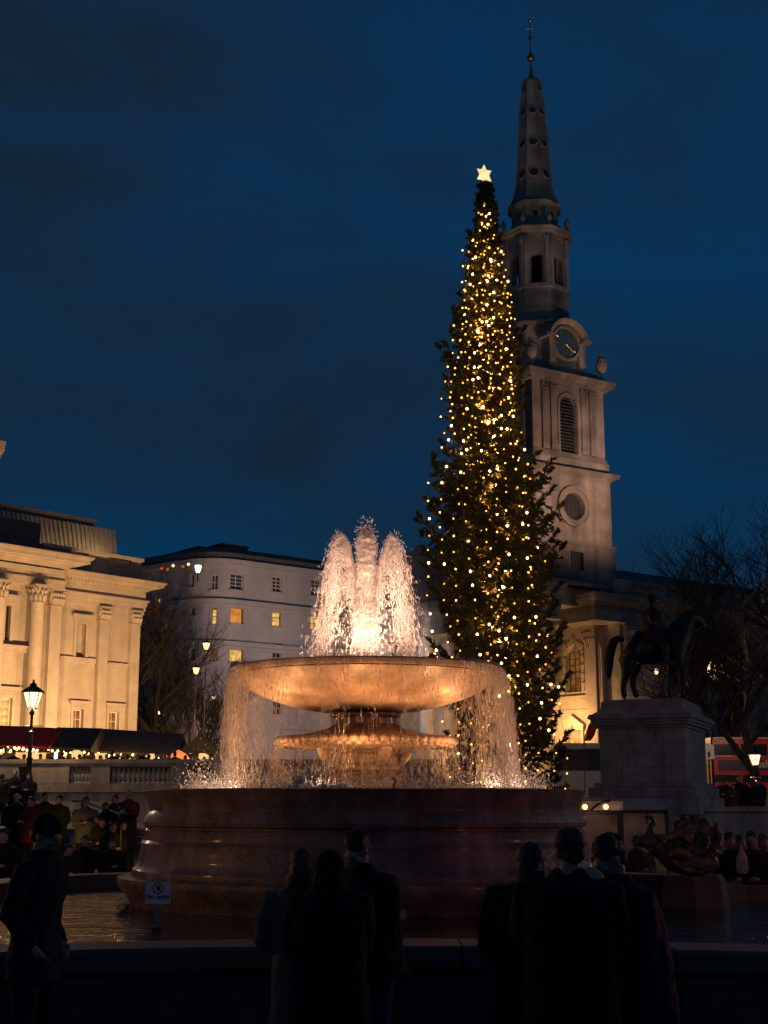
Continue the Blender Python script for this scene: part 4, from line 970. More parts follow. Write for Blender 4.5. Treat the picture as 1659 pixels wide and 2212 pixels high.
# ---------------------------------------------------------------- lights helper
def lamp(name, typ, loc, energy, col, size=0.3, target=None, spot=None, blend=0.6):
    l = bpy.data.lights.new(name, typ); l.energy = energy; l.color = col
    if typ == 'AREA': l.shape='RECTANGLE'; l.size = size; l.size_y = size
    else: l.shadow_soft_size = size
    if spot: l.spot_size = R(spot); l.spot_blend = blend
    o = bpy.data.objects.new(name, l); COL.objects.link(o); o.location = loc
    if target is not None: o.rotation_euler = (Vector(target)-Vector(loc)).to_track_quat('-Z','Y').to_euler()
    return o

# ---------------------------------------------------------------- christmas tree
TY = 43.0
tb = at(1078, 1860, TY); tt = at(1046, 400, TY)
tree = thing('christmas_tree', 'towering Christmas spruce hung with vertical strings of warm lights and a glowing star on top', 'tree', (0,0,0))
def taxis(z):
    f_ = (z-0)/(tt.z); return Vector((tb.x+(tt.x-tb.x)*f_+0.10*math.sin(f_*7), TY, z))
part('trunk', MB().tube([taxis(tt.z*k/14) for k in range(15)], [0.36*(1-k/14.5)+.03 for k in range(15)], 10), M['bark'], tree, True)
outl = [ # v, left u, right u
 (400,1041,1054),(420,1037,1058),(450,1033,1066),(500,1026,1074),(535,1010,1086),(545,996,1092),(600,990,1098),(650,983,1110),(700,968,1124),(750,962,1128),(800,955,1136),(850,938,1150),(900,934,1160),(950,940,1172),(1000,926,1190),(1060,908,1208),(1100,912,1206),(1160,904,1214),(1200,898,1224),(1300,905,1222),(1400,915,1226),(1500,930,1226),(1600,945,1232),(1700,955,1238),(1800,965,1240)]
ozs = [zat(v, TY) for v, a, b in outl]; oL = [at(a, v, TY).x for v, a, b in outl]; oR = [at(b, v, TY).x for v, a, b in outl]
def tree_r(z, side): # side in [-1,1]
    xl_ = np.interp(z, ozs[::-1], oL[::-1]); xr_ = np.interp(z, ozs[::-1], oR[::-1]); c = taxis(z).x
    rl, rr_ = c-xl_, xr_-c
    return max(0.12, rl+(rr_-rl)*(side+1)/2)
def build_tree():
    Vs = []; Fs = []; base = 0; bv = MB()
    rs = np.random.RandomState(5)
    H = tt.z; z = 1.6; k = 0
    tips = []
    while z < H-0.15:
        rmean = tree_r(z, 0)
        nb = 9 if z < 12 else (8 if z < 17 else 7)
        for j in range(nb):
            an = k*2.399+rs.uniform(-.25,.25); k += 1
            side = math.cos(an); L_ = tree_r(z, side)*(rs.uniform(.62, 1.0)+.16*math.sin(an*3+z*1.1)*math.sin(z*2.3+an))*0.99
            if rs.rand() < .12: L_ *= rs.uniform(.55,.8)
            c = taxis(z+rs.uniform(-.15,.15)); steep = 0.10+0.55*max(0, (z-H*.55)/(H*.45))
            droop = 0.20 if z < H*.75 else .02
            pts = []
            for i in range(6):
                t = i/5; rad = L_*t; zz = L_*(steep*t*1.3-droop*math.sin(t*math.pi)*.9+0.16*t*t)
                pts.append(c+Vector((math.cos(an)*rad, math.sin(an)*rad, zz)))
            bv.tube(pts, [.05*(L_/3+.3)*(1-t_/5.6) for t_ in range(6)], 4, False)
            tips.append(pts[-1])
            # sprays: side twigs and hanging twigs, each a flat fan of needles
            nt_ = max(5, int(L_*9))
            for q in range(nt_):
                t = 0.18+0.82*(q+rs.rand()*.8)/nt_; i0 = min(4, int(t*5)); fr_ = t*5-i0
                p = pts[i0].lerp(pts[i0+1], fr_); d = (pts[i0+1]-pts[i0]).normalized()
                sd = Vector((-math.sin(an), math.cos(an), 0))*(1 if q % 2 else -1)
                tl = (0.28+0.62*(1-t))*min(1, .35+L_/3.2)*rs.uniform(.7,1.3)
                dirv = (d*rs.uniform(.35,.9)+sd*rs.uniform(.4,1.0)+Vector((0,0,rs.uniform(-.9,.15)))).normalized()
                if q > nt_-3: dirv = (d+Vector((0,0,.25))+sd*.2).normalized()
                yield_sprays.append((p, dirv, tl))
        z += 0.40 if z < 14 else 0.30
    return bv, tips
yield_sprays = []
bv, tips = build_tree()
part('branch', bv, M['bark'], tree, False, kind='stuff')
def needles_mesh(sprays, name, mt, nper=13, nl=0.10, nw=0.011, seed=3):
    rs = np.random.RandomState(seed); P = np.array([[*p] for p,_,_ in sprays]); Dv = np.array([[*d] for _,d,_ in sprays]); L_ = np.array([l for *_,l in sprays])
    n = len(P)
    t = (np.arange(nper)+0.5)/nper
    C = P[:,None,:]+Dv[:,None,:]*(L_[:,None]*t[None,:])[:,:,None]
    C[:,:,2] -= (t**2)[None,:]*L_[:,None]*.18
    rv = rs.normal(size=(n,nper,3)); rv -= (rv*Dv[:,None,:]).sum(-1,keepdims=True)*Dv[:,None,:]; rv /= np.linalg.norm(rv,axis=-1,keepdims=True)
    nd = Dv[:,None,:]*0.7+rv*0.75; nd /= np.linalg.norm(nd,axis=-1,keepdims=True)
    wv = np.cross(nd, rs.normal(size=(n,nper,3))); wv /= np.linalg.norm(wv,axis=-1,keepdims=True)
    ln = nl*(rs.uniform(.7,1.4,size=(n,nper,1)))*(1.1-0.4*t)[None,:,None]
    A = C-wv*nw*1.6; B = C+wv*nw*1.6; T = C+nd*ln
    V = np.stack([A,B,T],axis=2).reshape(-1,3); Fc = np.arange(len(V)).reshape(-1,3)
    return npmesh(name, V, Fc, mt)
M['needles'] = mat('spruce_needles', (0.085,0.092,0.028), 0.6, 0.45, 1.5)
print('sprays', len(yield_sprays))
put('crown', needles_mesh(yield_sprays, 'crown', M['needles'], 30, 0.16, 0.021), tree)
# star
stc = at(1046, 378, TY-.1); star = thing('tree_star', 'glowing cream six pointed star on the tip of the Christmas tree', 'star', (stc.x, stc.y, stc.z))
M['starglow'] = emit('star_glow', (1.0,0.70,0.32), 1.15, 0.18, 2.0)
def star_mb(r, d=.12):
    m = MB(); n = 6; vs = []
    for k in range(2*n):
        a = math.pi*k/n+math.pi/2; q = r if k % 2 == 0 else r*.58; vs.append((q*math.cos(a)*.88, 0, q*math.sin(a)*1.12))
    vs += [(0,-d,0),(0,d,0)]
    m.add(vs, [(k,(k+1)%12,12) for k in range(12)]+[((k+1)%12,k,13) for k in range(12)]); return m
sp_ = at(1046,355,TY-.1).z; rs_ = (sp_-stc.z)/1.12
o = part('star_panel', star_mb(rs_, .16), M['starglow'], star); o.rotation_euler = (0,0,R(18))
o = part('star_panel', star_mb(rs_*.86, .14), M['starglow'], star); o.rotation_euler = (0,0,R(98))
part('mount', MB().tube([(.05,0,-rs_*.6),(.12,0,-rs_*1.1),(.02,0,-rs_*1.6)], .04, 6), M['iron'], star)
# light strings
M['bulb'] = emit('fairy_bulb_glow', (1.0,0.36,0.06), 9.0); M['bulbgold'] = emit('golden_bulb_glow', (1.0,0.36,0.03), 3.4); M['bulbbig'] = emit('large_bulb_glow', (1.0,0.55,0.20), 14.0)
M['wire'] = mat('dark_green_wire', (0.012,0.018,0.012), 0.6, 0.1)
bme_s = MB().ell((0,0,0), (.024,.024,.026), 8, 6).mesh('bulb', M['bulb'], True); bme_g = MB().ell((0,0,0), (.024,.024,.026), 8, 6).mesh('bulb', M['bulbgold'], True); bme_b = MB().ell((0,0,0), (.035,.035,.038), 8, 6).mesh('bulb', M['bulbbig'], True)
ords = ['outermost on the left','second from the left edge','third from the left edge','fourth from the left edge','fifth from the left edge','just left of the middle','nearest the middle','just right of the middle','fifth from the right edge','fourth from the right edge','third from the right edge','second from the right edge','outermost on the right']
rs = np.random.RandomState(21)
def light_string(fx, zt, zb, label, dlo, dhi):
    an = -math.acos(max(-1, min(1, fx))); ph = rs.rand()*6
    sgt = thing('light_string', label, 'fairy lights', (0,0,0), 0, 'strings of warm lights on the Christmas tree'); z = zt; path = []
    while z > zb:
        a_ = an+.05*math.sin(z*.6+ph); side = math.cos(a_); k_ = .90-.03*math.sin(z*1.7+ph)
        if fx > .35 and 5.5 < z < 17.5: k_ *= 1-.30*min(1, (fx-.35)/.4)*min(1, (z-5.5)/2)*min(1, (17.5-z)/2)
        r_ = tree_r(z, side)*k_; c = taxis(z); path.append(Vector((c.x+r_*math.cos(a_), c.y+r_*math.sin(a_), z)))
        if rs.rand() < .10: path[-1] = path[-1]+Vector((rs.normal()*.12, 0, rs.normal()*.1))
        z -= rs.uniform(dlo, dhi)
    part('wire', MB().tube(path, .008, 3, False), M['wire'], sgt)
    for p in path: t_ = rs.rand(); put('bulb', bme_b if t_ < .15 else (bme_g if t_ < .58 else bme_s), sgt, p+Vector((rs.normal()*.025, -.06, 0)))
for i in range(11): light_string(-0.96+1.92*i/10, tt.z-(.6+1.2*rs.rand()+(2.4 if i % 2 else 0)), 1.9+rs.uniform(0,.8), 'long string of warm bulbs hanging down the Christmas tree, '+ords[i if i < 5 else i+2 if i > 5 else 6], .38, .62)
for i in range(6): light_string(-0.8+1.6*i/5, tt.z-(.8+1.0*rs.rand()), tt.z-8.5-2.5*rs.rand(), 'short extra string of bulbs on the narrow top of the Christmas tree, '+('leftmost','second from left','third from left','third from right','second from right','rightmost')[i], .36, .60)

# bulbs added unseen round the trunk so the foliage glows from inside
sgt = thing('light_string', 'added unseen string of strong bulbs round the trunk, making the Christmas tree glow', 'fairy lights', (0,0,0), 0, 'strings of warm lights on the Christmas tree')
M['innerfill'] = emit('inner_fill_glow', (1.0,0.40,0.07), 1000.0); ib = MB().ell((0,0,0), (.035,.035,.04), 6, 5).mesh('bulb', M['innerfill'], True); path = []
for k in range(110):
    z = 2.0+(tt.z-4.2)*k/109; r_ = .12+tree_r(z, 0)*.10; a_ = k*1.9; c = taxis(z); path.append(Vector((c.x+r_*math.cos(a_), c.y+r_*math.sin(a_), z))); put('bulb', ib, sgt, path[-1])
part('wire', MB().tube(path, .008, 3, False), M['wire'], sgt)

# ---------------------------------------------------------------- bare winter trees
def bare_tree(name_label, u, v, Y, height, spread, seed, z0, mt='darkbark', levels=5, lean=0.0, leaf=0, tr=None, fork=.22):
    rs = random.Random(seed); b0 = at(u, v, Y); root = thing('bare_tree', name_label, 'tree', (b0.x, Y, z0))
    trunk = MB(); br = MB(); tw = MB(); leaves = []
    r0 = (tr or height*.022)
    def grow(p, d, L_, r, lv):
        n = 4; pts = [p]; dd = d.copy()
        for i in range(n):
            dd = (dd+Vector((rs.uniform(-.16,.16), rs.uniform(-.16,.16), rs.uniform(-.02,.12)))).normalized(); pts.append(pts[-1]+dd*L_/n)
        m = trunk if lv == 0 else (br if lv < 3 else tw)
        m.tube(pts, [r*(1-.12*i) for i in range(n+1)], 8 if lv == 0 else (5 if lv < 3 else 3), False)
        if lv >= levels:
            return
        kids = 4 if lv == 0 else (4 if lv < 3 else 3+(lv < 4))
        for k in range(kids):
            q = pts[-1] if k < 2 else pts[rs.choice((2,3))]
            ax = Vector((rs.uniform(-1,1), rs.uniform(-1,1), rs.uniform(-.35,.5)))
            nd = (dd*.75+ax*spread).normalized()
            if nd.z < -.1: nd.z *= .3
            grow(q, nd, L_*rs.uniform(.60,.82), r*rs.uniform(.5,.62), lv+1)
    grow(Vector((0,0,0)), Vector((lean,0,1)).normalized(), height*(fork+.06), r0, 0)
    part('trunk', trunk, M['bark'], root, True); part('branch', br, M[mt], root, True, kind='stuff'); part('twigs', tw, M[mt], root, False, kind='stuff')
    return root
bare_tree('bare winter tree rising between the floodlit gallery and the pale building', 352, 1600, 94, 17.5, .75, 4, 1.6, levels=6)
bare_tree('bare tree whose orange lit twigs spread behind the two thin street lamps', 425, 1600, 97, 12.5, .85, 9, 1.6, levels=6)
bare_tree('smaller bare tree just right of the gallery corner, behind the stalls', 318, 1600, 98, 14, .8, 33, 1.6, levels=5)
bare_tree('tall bare tree filling the right edge behind the red bus', 1640, 1740, 62, 16.5, .8, 12, 1.0, levels=6, tr=.3)
bare_tree('bare tree behind the raised horse head, left of the tallest right hand tree', 1575, 1740, 80, 15.0, .85, 27, 1.0, levels=6)
bare_tree('low spreading bare tree seen over the church roof at the right', 1535, 1740, 108, 17, .9, 51, 1.0, levels=6)
bare_tree('bare tree cut off by the right hand edge of the picture', 1720, 1740, 68, 19, .8, 77, 1.0, levels=6)

# ---------------------------------------------------------------- equestrian statue and plinth
SY = 42.0; pc = at(1418, 1700, SY)
PYAW = R(-22)
pl = thing('statue_plinth', 'tall pale granite plinth of stacked blocks under the equestrian statue', 'plinth', (pc.x-.02, SY, 0), PYAW)
zv = lambda v, d=1.55: zat(v, SY-d)
hw, hd = 1.22, 1.85
def course(z0, z1, hw_, hd_, n, off, name='stone_block', gap=.008):
    # front and back stones, and side stones
    cuts = [-hw_]+[(-hw_+2*hw_*(k+off)/n) for k in range(1 if off == 0 else 0, n+ (0 if off == 0 else 0)) if 0 < (k+off)/n < 1]+[hw_]
    for a, b in zip(cuts[:-1], cuts[1:]):
        m = MB(); m.box(a+gap, b-gap, -hd_+rng.uniform(-.004,.004), 0, z0+gap*.8, z1-gap*.8); part(name, m, M['plinthstone'], pl)
    m = MB(); m.box(-hw_+.002, hw_+rng.uniform(-.003,.003), .012, hd_, z0+gap*.8, z1-gap*.8); part(name, m, M['plinthstone'], pl)
m = MB(); m.box(-hw+.02, hw-.02, -hd+.02, hd-.02, .3, zv(1528)); part('core', m, M['plinthstone'], pl)
zb_ = [zv(1679), zv(1650), zv(1613), zv(1597), zv(1572)]
zb_ = [zv(1690), zv(1657), zv(1627), zv(1602), zv(1572)]
for k in range(4): course(zb_[k], zb_[k+1], hw, hd, 3 if k % 2 else 2, 0 if k % 2 else .5)
# base mouldings, plain lower block widening downward
for (v0, v1, g0) in ((1700,1690,.16),(1722,1700,.30),(1760,1722,.42),(1900,1760,.60)):
    course(max(0.0, zv(v0)) if v0 < 1900 else 0.0, zv(v1), hw+g0, hd+g0, 3 if v0 > 1730 else 2, 0)
# cornice cap
m = MB(); 
for p_, a, b in ((.06,zv(1572),zv(1566)),(.16,zv(1566),zv(1560)),(.20,zv(1560),zv(1553)),(.27,zv(1553),zv(1547)),(.24,zv(1547),zv(1543))): m.box(-hw-p_, hw+p_, -hd-p_, hd+p_, a, b)
part('cap_moulding', m, M['plinthstone'], pl)
m = MB(); m.frustum(-hw-.16, hw+.16, -hd-.16, hd+.16, zv(1543), zv(1532), .18); m.box(-hw+.05, hw-.05, -hd+.1, hd-.1, zv(1532), zv(1514)); m.box(-hw+.10, hw-.1, -hd+.2, hd-.2, zv(1514), zv(1510)); part('top_slab', m, M['plinthstone'], pl)
STZ = zv(1510, 0.0); SYH = SY-.15
def skin(name, V, E, Rr, mt, sub=2, root=0, parent=None):
    me = bpy.data.meshes.new('sk'); me.from_pydata([tuple(v) for v in V], E, []); o = bpy.data.objects.new('sk', me); COL.objects.link(o)
    md = o.modifiers.new('s','SKIN'); md.use_smooth_shade = True
    for i, r in enumerate(Rr): me.skin_vertices[0].data[i].radius = r if hasattr(r,'__len__') else (r, r)
    for i in range(len(V)): me.skin_vertices[0].data[i].use_root = (i == root)
    if sub: sb = o.modifiers.new('b','SUBSURF'); sb.levels = sub; sb.render_levels = sub
    dg = bpy.context.evaluated_depsgraph_get(); m2 = bpy.data.meshes.new_from_object(o.evaluated_get(dg)); m2.name = name
    bpy.data.objects.remove(o); bpy.data.meshes.remove(me); m2.materials.clear()
    if mt: m2.materials.append(mt)
    m2.polygons.foreach_set('use_smooth', [True]*len(m2.polygons)); return m2
def chain(V, E, Rr, pts, rad, start=None):
    prev = start
    for p, r in zip(pts, rad):
        V.append(Vector(p)); Rr.append(r)
        if prev is not None: E.append((prev, len(V)-1))
        prev = len(V)-1
    return prev
def SP(u, v, dy=0.0):
    p = at(u, v, SYH+dy); return Vector((p.x-at(1405,1510,SYH).x, dy, p.z-STZ))
hs = thing('equestrian_statue', 'dark bronze horse and rider in silhouette on the tall granite plinth', 'statue', (at(1405,1510,SYH).x, SYH, STZ))
kp = 1.32/ppm(1400, SYH)
V=[];E=[];Q=[]
# spine (hip -> chest), neck, head
a = chain(V,E,Q,[SP(1362,1402),SP(1378,1398),SP(1405,1402),SP(1440,1402),SP(1464,1396)],[27*kp,31*kp,28*kp,29*kp,27*kp])
n_ = chain(V,E,Q,[SP(1472,1372),SP(1480,1352),SP(1490,1336),SP(1503,1334)],[27*kp,22*kp,18*kp,15*kp],a)
h_ = chain(V,E,Q,[SP(1512,1342),SP(1519,1355),SP(1524,1364)],[12*kp,9.5*kp,7.5*kp],n_)
for sy_, hx, pts, rr2 in (
   (-.30,0,[(1356,1425),(1356,1450),(1349,1466),(1346,1488),(1347,1501),(1352,1507)],[17,10,6.5,4.6,4.8,5.5]),
   (.30,0,[(1368,1425),(1374,1448),(1366,1464),(1368,1486),(1373,1500),(1378,1507)],[16,9.5,6.5,4.6,4.8,5.5])):
    chain(V,E,Q,[SP(u,v,sy_) for u,v in pts],[q*kp for q in rr2],0)
for sy_, pts, rr2 in (
   (-.28,[(1466,1424),(1474,1448),(1474,1462),(1474,1486),(1475,1501),(1481,1507)],[14,8.5,7,4.4,4.8,5.5]),
   (.28,[(1454,1424),(1453,1446),(1449,1462),(1447,1486),(1446,1501),(1451,1507)],[14,8.5,7,4.4,4.8,5.5])):
    chain(V,E,Q,[SP(u,v,sy_) for u,v in pts],[q*kp for q in rr2],4)
put('horse_body', skin('horse_body', V, E, Q, M['bronze'], 2), hs)
V=[];E=[];Q=[]
chain(V,E,Q,[SP(1350,1384),SP(1338,1378),SP(1326,1384),SP(1318,1402),SP(1315,1425),SP(1314,1448),SP(1316,1468)],[5*kp,6.5*kp,8.5*kp,10*kp,9*kp,7.5*kp,2.5*kp]); put('tail', skin('tail', V, E, Q, M['bronze'], 2), hs)
m = MB()
for s_ in (-.1,.1): m.tube([SP(1503,1326,s_),SP(1504,1318,s_),SP(1505,1313,s_)], [3*kp,2.5*kp,.5*kp], 6)
part('ear', m, M['bronze'], hs, True)
m = MB(); m.tube([SP(1462,1366),SP(1470,1346),SP(1484,1326),SP(1500,1320)], [8*kp,7*kp,6*kp,3*kp], 8); part('mane', m, M['bronze'], hs, True)
m = MB(); m.tube([SP(1518,1352,-.13),SP(1490,1372,-.3),SP(1444,1366,-.2)], .02, 5); part('reins', m, M['bronze'], hs)
# rider, seated, cloak falling over the saddle
V=[];E=[];Q=[]
p0 = chain(V,E,Q,[SP(1412,1372),SP(1408,1352),SP(1407,1332),SP(1408,1318),SP(1408,1309)],[19*kp,16*kp,15*kp,8*kp,5*kp])
chain(V,E,Q,[SP(1408,1301)],[9*kp],p0)
for s_ in (-1,1):
    chain(V,E,Q,[SP(1404,1325,s_*.34),SP(1410,1348,s_*.50),SP(1430,1360,s_*.32),SP(1441,1362,s_*.12)],[6.5*kp,6*kp,4.8*kp,3.8*kp],2)
    chain(V,E,Q,[SP(1424,1382,s_*.46),SP(1440,1396,s_*.56),SP(1436,1424,s_*.56),SP(1446,1434,s_*.56)],[11*kp,8.5*kp,6*kp,4.5*kp],0)
put('rider', skin('rider', V, E, Q, M['bronze'], 2), hs)
m = MB(); m.loft([(SP(1405,1392).x,0,SP(1405,1392).z,25*kp,.62),(SP(1408,1370).x,0,SP(1408,1370).z,23*kp,.55),(SP(1407,1345).x,0,SP(1407,1345).z,18*kp,.44),(SP(1407,1322).x,0,SP(1407,1322).z,15*kp,.36),(SP(1408,1313).x,0,SP(1408,1313).z,8*kp,.16)], 14); part('cloak', m, M['bronze'], hs, True, 60)
m = MB(); c = SP(1408,1293); m.ell(c, (9*kp,9*kp,6.5*kp), 12, 8); part('hair', m, M['bronze'], hs, True)
m = MB(); c = SP(1408,1422); m.ell(SP(1402,1386), (26*kp,.52,10*kp), 14, 8); part('saddle_cloth', m, M['bronze'], hs, True)

# ---------------------------------------------------------------- mermaid and dolphin group in the pool (right)
MY = 17.2; mo = at(1485, 1895, MY)
mg = thing('mermaid_sculpture', 'weathered bronze mermaid and dolphin group glinting gold at the right of the pool', 'sculpture', (mo.x, MY, 0.55))
def MP(u, v, dy=0.0): p = at(u, v, MY+dy); return Vector((p.x-mo.x, dy, p.z-.55))
km = 1.25/ppm(1830, MY)
m = MB(); 
m.loft([(0,.1,-.1,.55,.55),(0,.1,.05,.52,.5),(0,.1,MP(1485,1898).z-.02,.48,.46),(0,.1,MP(1485,1890).z,.44,.42)], 8, 2.0); part('rock_base', m, M['wallstone'], mg)
V=[];E=[];Q=[]   # big dolphin: head at the left, heavy body curling along the base
d0 = chain(V,E,Q,[MP(1552,1858,-.1),MP(1530,1866,-.14),MP(1498,1868,-.16),MP(1462,1866,-.12),MP(1436,1850,-.08),MP(1416,1830,-.05),MP(1400,1812,-.03),MP(1388,1818,-.05),MP(1378,1828,-.07)],[q*km for q in (13,20,22,20,16,15,17,12,6)])
chain(V,E,Q,[MP(1404,1790,-.02),MP(1414,1774,0),MP(1406,1764,0),MP(1392,1766,0)],[8*km,5*km,5*km,2.5*km],5)
dol = MB(); me_ = skin('dolphin', V, E, Q, M['verdigris'], 1); dol.add([v.co for v in me_.vertices], [tuple(p.vertices) for p in me_.polygons])
dol.ell(MP(1384,1806,-.16), (4*km,)*3, 8, 6); dol.tube([MP(1392,1828,-.2),MP(1402,1836,-.24),MP(1414,1834,-.22)], [3*km,4*km,3*km], 6)
dol.tube([MP(1530,1850,-.2),MP(1548,1840,-.25),MP(1560,1846,-.22)], [9*km,6*km,2*km], 6)
V=[];E=[];Q=[]   # mermaid: seated, torso leaning, one arm over the dolphin
t0 = chain(V,E,Q,[MP(1500,1842,.0),MP(1490,1818,-.03),MP(1482,1794,-.05),MP(1480,1778,-.06),MP(1478,1770,-.06)],[20*km,15*km,16*km,7*km,6*km])
chain(V,E,Q,[MP(1475,1759,-.08)],[11*km],t0)
chain(V,E,Q,[MP(1462,1798,-.12),MP(1444,1812,-.2),MP(1428,1806,-.24),MP(1420,1812,-.25)],[8*km,7*km,5.5*km,4*km],2)
chain(V,E,Q,[MP(1506,1790,-.05),MP(1524,1806,-.14),MP(1530,1826,-.22),MP(1520,1836,-.26)],[8*km,7*km,5.5*km,4*km],2)
chain(V,E,Q,[MP(1520,1850,-.08),MP(1545,1836,-.06),MP(1556,1812,0),MP(1546,1790,.02),MP(1552,1776,.02)],[20*km,15*km,10*km,6*km,3*km],0)
chain(V,E,Q,[MP(1476,1848,-.2),MP(1452,1838,-.3),MP(1440,1852,-.34)],[14*km,11*km,6*km],0)
mer = MB(); me_ = skin('mermaid', V, E, Q, M['verdigris'], 1); mer.add([v.co for v in me_.vertices], [tuple(p.vertices) for p in me_.polygons])
dra = MB()
for (u,v,s_,dy) in ((1468,1786,11,.06),(1500,1776,13,.08),(1520,1788,14,.06),(1536,1802,12,.05),(1512,1812,15,.0),(1466,1824,12,-.05),(1482,1836,13,-.1),(1530,1830,14,-.02),(1448,1826,9,-.02),(1490,1806,13,.05)): dra.ell(MP(u,v,dy), (s_*km,s_*km*.8,s_*km*1.15), 10, 8)
SCULPT = (('dolphin',dol,.010,.03),('mermaid',mer,.010,.025),('drapery',dra,.012,.035))
# small swan-like figure inside the basin
sw0 = at(862,1700,18.0)
swn = thing('small_basin_ornament', 'small pale swan shaped spout standing in the basin right of the stem', 'ornament', (sw0.x, 18.0-2.0, BZ-.02))
V=[];E=[];Q=[]; ks = 1/163
chain(V,E,Q,[(-.09,0,.02),(0,0,.05),(.08,0,.05),(.11,0,.12),(.07,0,.19),(.10,0,.24),(.14,0,.22)],[.03,.075,.05,.022,.02,.024,.010]); o = put('swan_body', skin('swan_body', V, E, Q, M['bowlstone'], 1), swn); o.scale = (-.8,.8,.8)

# ---------------------------------------------------------------- street lamps
M['lampglass'] = emit('lantern_glass', (1.0,0.60,0.30), 2.6, .35, 6); M['lampcore'] = emit('lantern_core', (1.0,0.60,0.20), 3.2)
def street_lamp(label, u, vbase, vtop, Y, z0, k, glassmat, cat='lamp', group=None, power=30, fade=1.0):
    """k: lantern scale (1 = 1 m lantern incl. cap). vtop is the top of the finial"""
    p = at(u, vtop, Y); H = p.z-z0; root = thing('street_lamp', label, cat, (p.x, Y, z0), R(22), group)
    hl = 1.0*k; hb = H-hl
    m = MB(); m.lathe([(.17*k,0),(.17*k,.25*k),(.10*k,.35*k),(.085*k,hb*.38),(.12*k,hb*.40),(.07*k,hb*.42),(.055*k,hb*.72),(.11*k,hb*.73),(.05*k,hb*.75),(.045*k,hb*.93),(.09*k,hb*.95),(.04*k,hb)], 10); part('post', m, M['iron'], root, True, 40)
    part('ladder_bar', MB().tube([(-.34*k,0,hb*.80),(.34*k,0,hb*.80)], .018*k, 5), M['iron'], root)
    g_ = MB(); n = 6; r0, r1 = .16*k, .31*k
    for k2 in range(n):
        a0, a1 = 2*math.pi*k2/n, 2*math.pi*(k2+1)/n
        q = MB(); q.add([(r0*math.cos(a0),r0*math.sin(a0),hb+.06*k),(r0*math.cos(a1),r0*math.sin(a1),hb+.06*k),(r1*math.cos(a1),r1*math.sin(a1),hb+.56*k),(r1*math.cos(a0),r1*math.sin(a0),hb+.56*k)], [(0,1,2,3)])
        part('glass_pane', q, glassmat, root)
    m = MB()
    for k2 in range(n):
        a0 = 2*math.pi*k2/n; m.tube([(r0*1.02*math.cos(a0),r0*1.02*math.sin(a0),hb+.05*k),(r1*1.02*math.cos(a0),r1*1.02*math.sin(a0),hb+.57*k)], .014*k, 4)
    m.lathe([(r0*1.1,hb+.02*k),(r0*1.1,hb+.06*k)], 6); part('lantern_frame', m, M['iron'], root)
    part('lantern_roof', MB().lathe([(r1*1.22,hb+.55*k),(r1*1.22,hb+.58*k),(r1*.75,hb+.70*k),(r1*.35,hb+.78*k),(r1*.42,hb+.82*k),(r1*.16,hb+.88*k),(.03*k,hb+.92*k),(.045*k,hb+.95*k),(.005,hb+1.0*k)], 6), M['iron'], root)
    if power:
        l = lamp('lamp_light', 'POINT', (0,0,hb-.12*k), power, (1.0,.60,.28), .12*k); l.parent = root
    return root
street_lamp('black street lamp with a big tapered lantern in front of the gallery, behind the balustrade', 73, 1690, 1467, 48.8, 2.3, 1.06, M['lampglass'], power=420)
street_lamp('taller of the two thin lamps before the pale building, its lantern brightest', 446, 1590, 1378, 84, 1.6, .72, M['lampcore'], group='thin street lamps before the pale building', power=120)
street_lamp('shorter of the two thin lamps, left of the taller one', 424, 1590, 1432, 81, 1.6, .66, M['lampcore'], group='thin street lamps before the pale building', power=80)
street_lamp('small distant street lamp between the thin lamp posts and the fountain bowl', 461, 1590, 1498, 97, 1.6, .45, M['lampcore'], power=10)
street_lamp('bright tapered street lamp in front of the red double decker bus', 1629, 1745, 1611, 56, 1.2, .80, M['lampglass'], power=260)
street_lamp('dim yellow street lamp half hidden by the bare trees behind the horse', 1528, 1745, 1418, 66, 1.2, .62, M['lampcore'], power=500)
street_lamp('lamp glowing through the falling water at the right of the fountain bowl', 1088, 1745, 1524, 60, 1.2, .85, M['lampcore'], power=30)
p = at(341,1541,98); o = part('wall_lamp', MB().ell((0,0,0), (.16,.16,.16), 8, 6), M['lampglass'], None, True, 180, loc=p); tag(o, 'tiny white round lamp in front of the ground floor window left of the lamp posts', 'lamp')
p = at(1418,1450,70); o = part('distant_light', MB().ell((0,0,0), (.10,.10,.16), 8, 6), M['lampglass'], None, True, 180, loc=p); tag(o, 'tiny white light seen between the legs of the bronze horse', 'light')

# ---------------------------------------------------------------- christmas market stalls
M['stallroof'] = mat('dark_stall_canvas', (0.06,0.05,0.05), 0.8, 0.2, 2, 0.01, 5); M['redcanvas'] = mat('red_stall_canvas', (0.40,0.012,0.012), 0.7, 0.15, 2, 0.01, 5)
M['timber'] = mat('stall_timber', (0.14,0.07,0.035), 0.7, 0.3, 3, 0.004, 20)
M['stallglow'] = emit('stall_interior_glow', (1.0,0.42,0.10), 1.1, .8, 2.6); M['stallsign'] = emit('stall_lit_sign', (1.0,0.55,0.18), 1.0, .25, 2.0)
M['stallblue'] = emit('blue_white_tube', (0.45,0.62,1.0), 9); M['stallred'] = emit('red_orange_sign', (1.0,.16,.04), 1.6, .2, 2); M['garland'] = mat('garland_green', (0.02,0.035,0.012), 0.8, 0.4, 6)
M['garbulb'] = emit('garland_bulb', (1.0,0.66,0.22), 9)
gb_me = MB().ell((0,0,0), (.045,.045,.05), 6, 5).mesh('bulb', M['garbulb'], True)
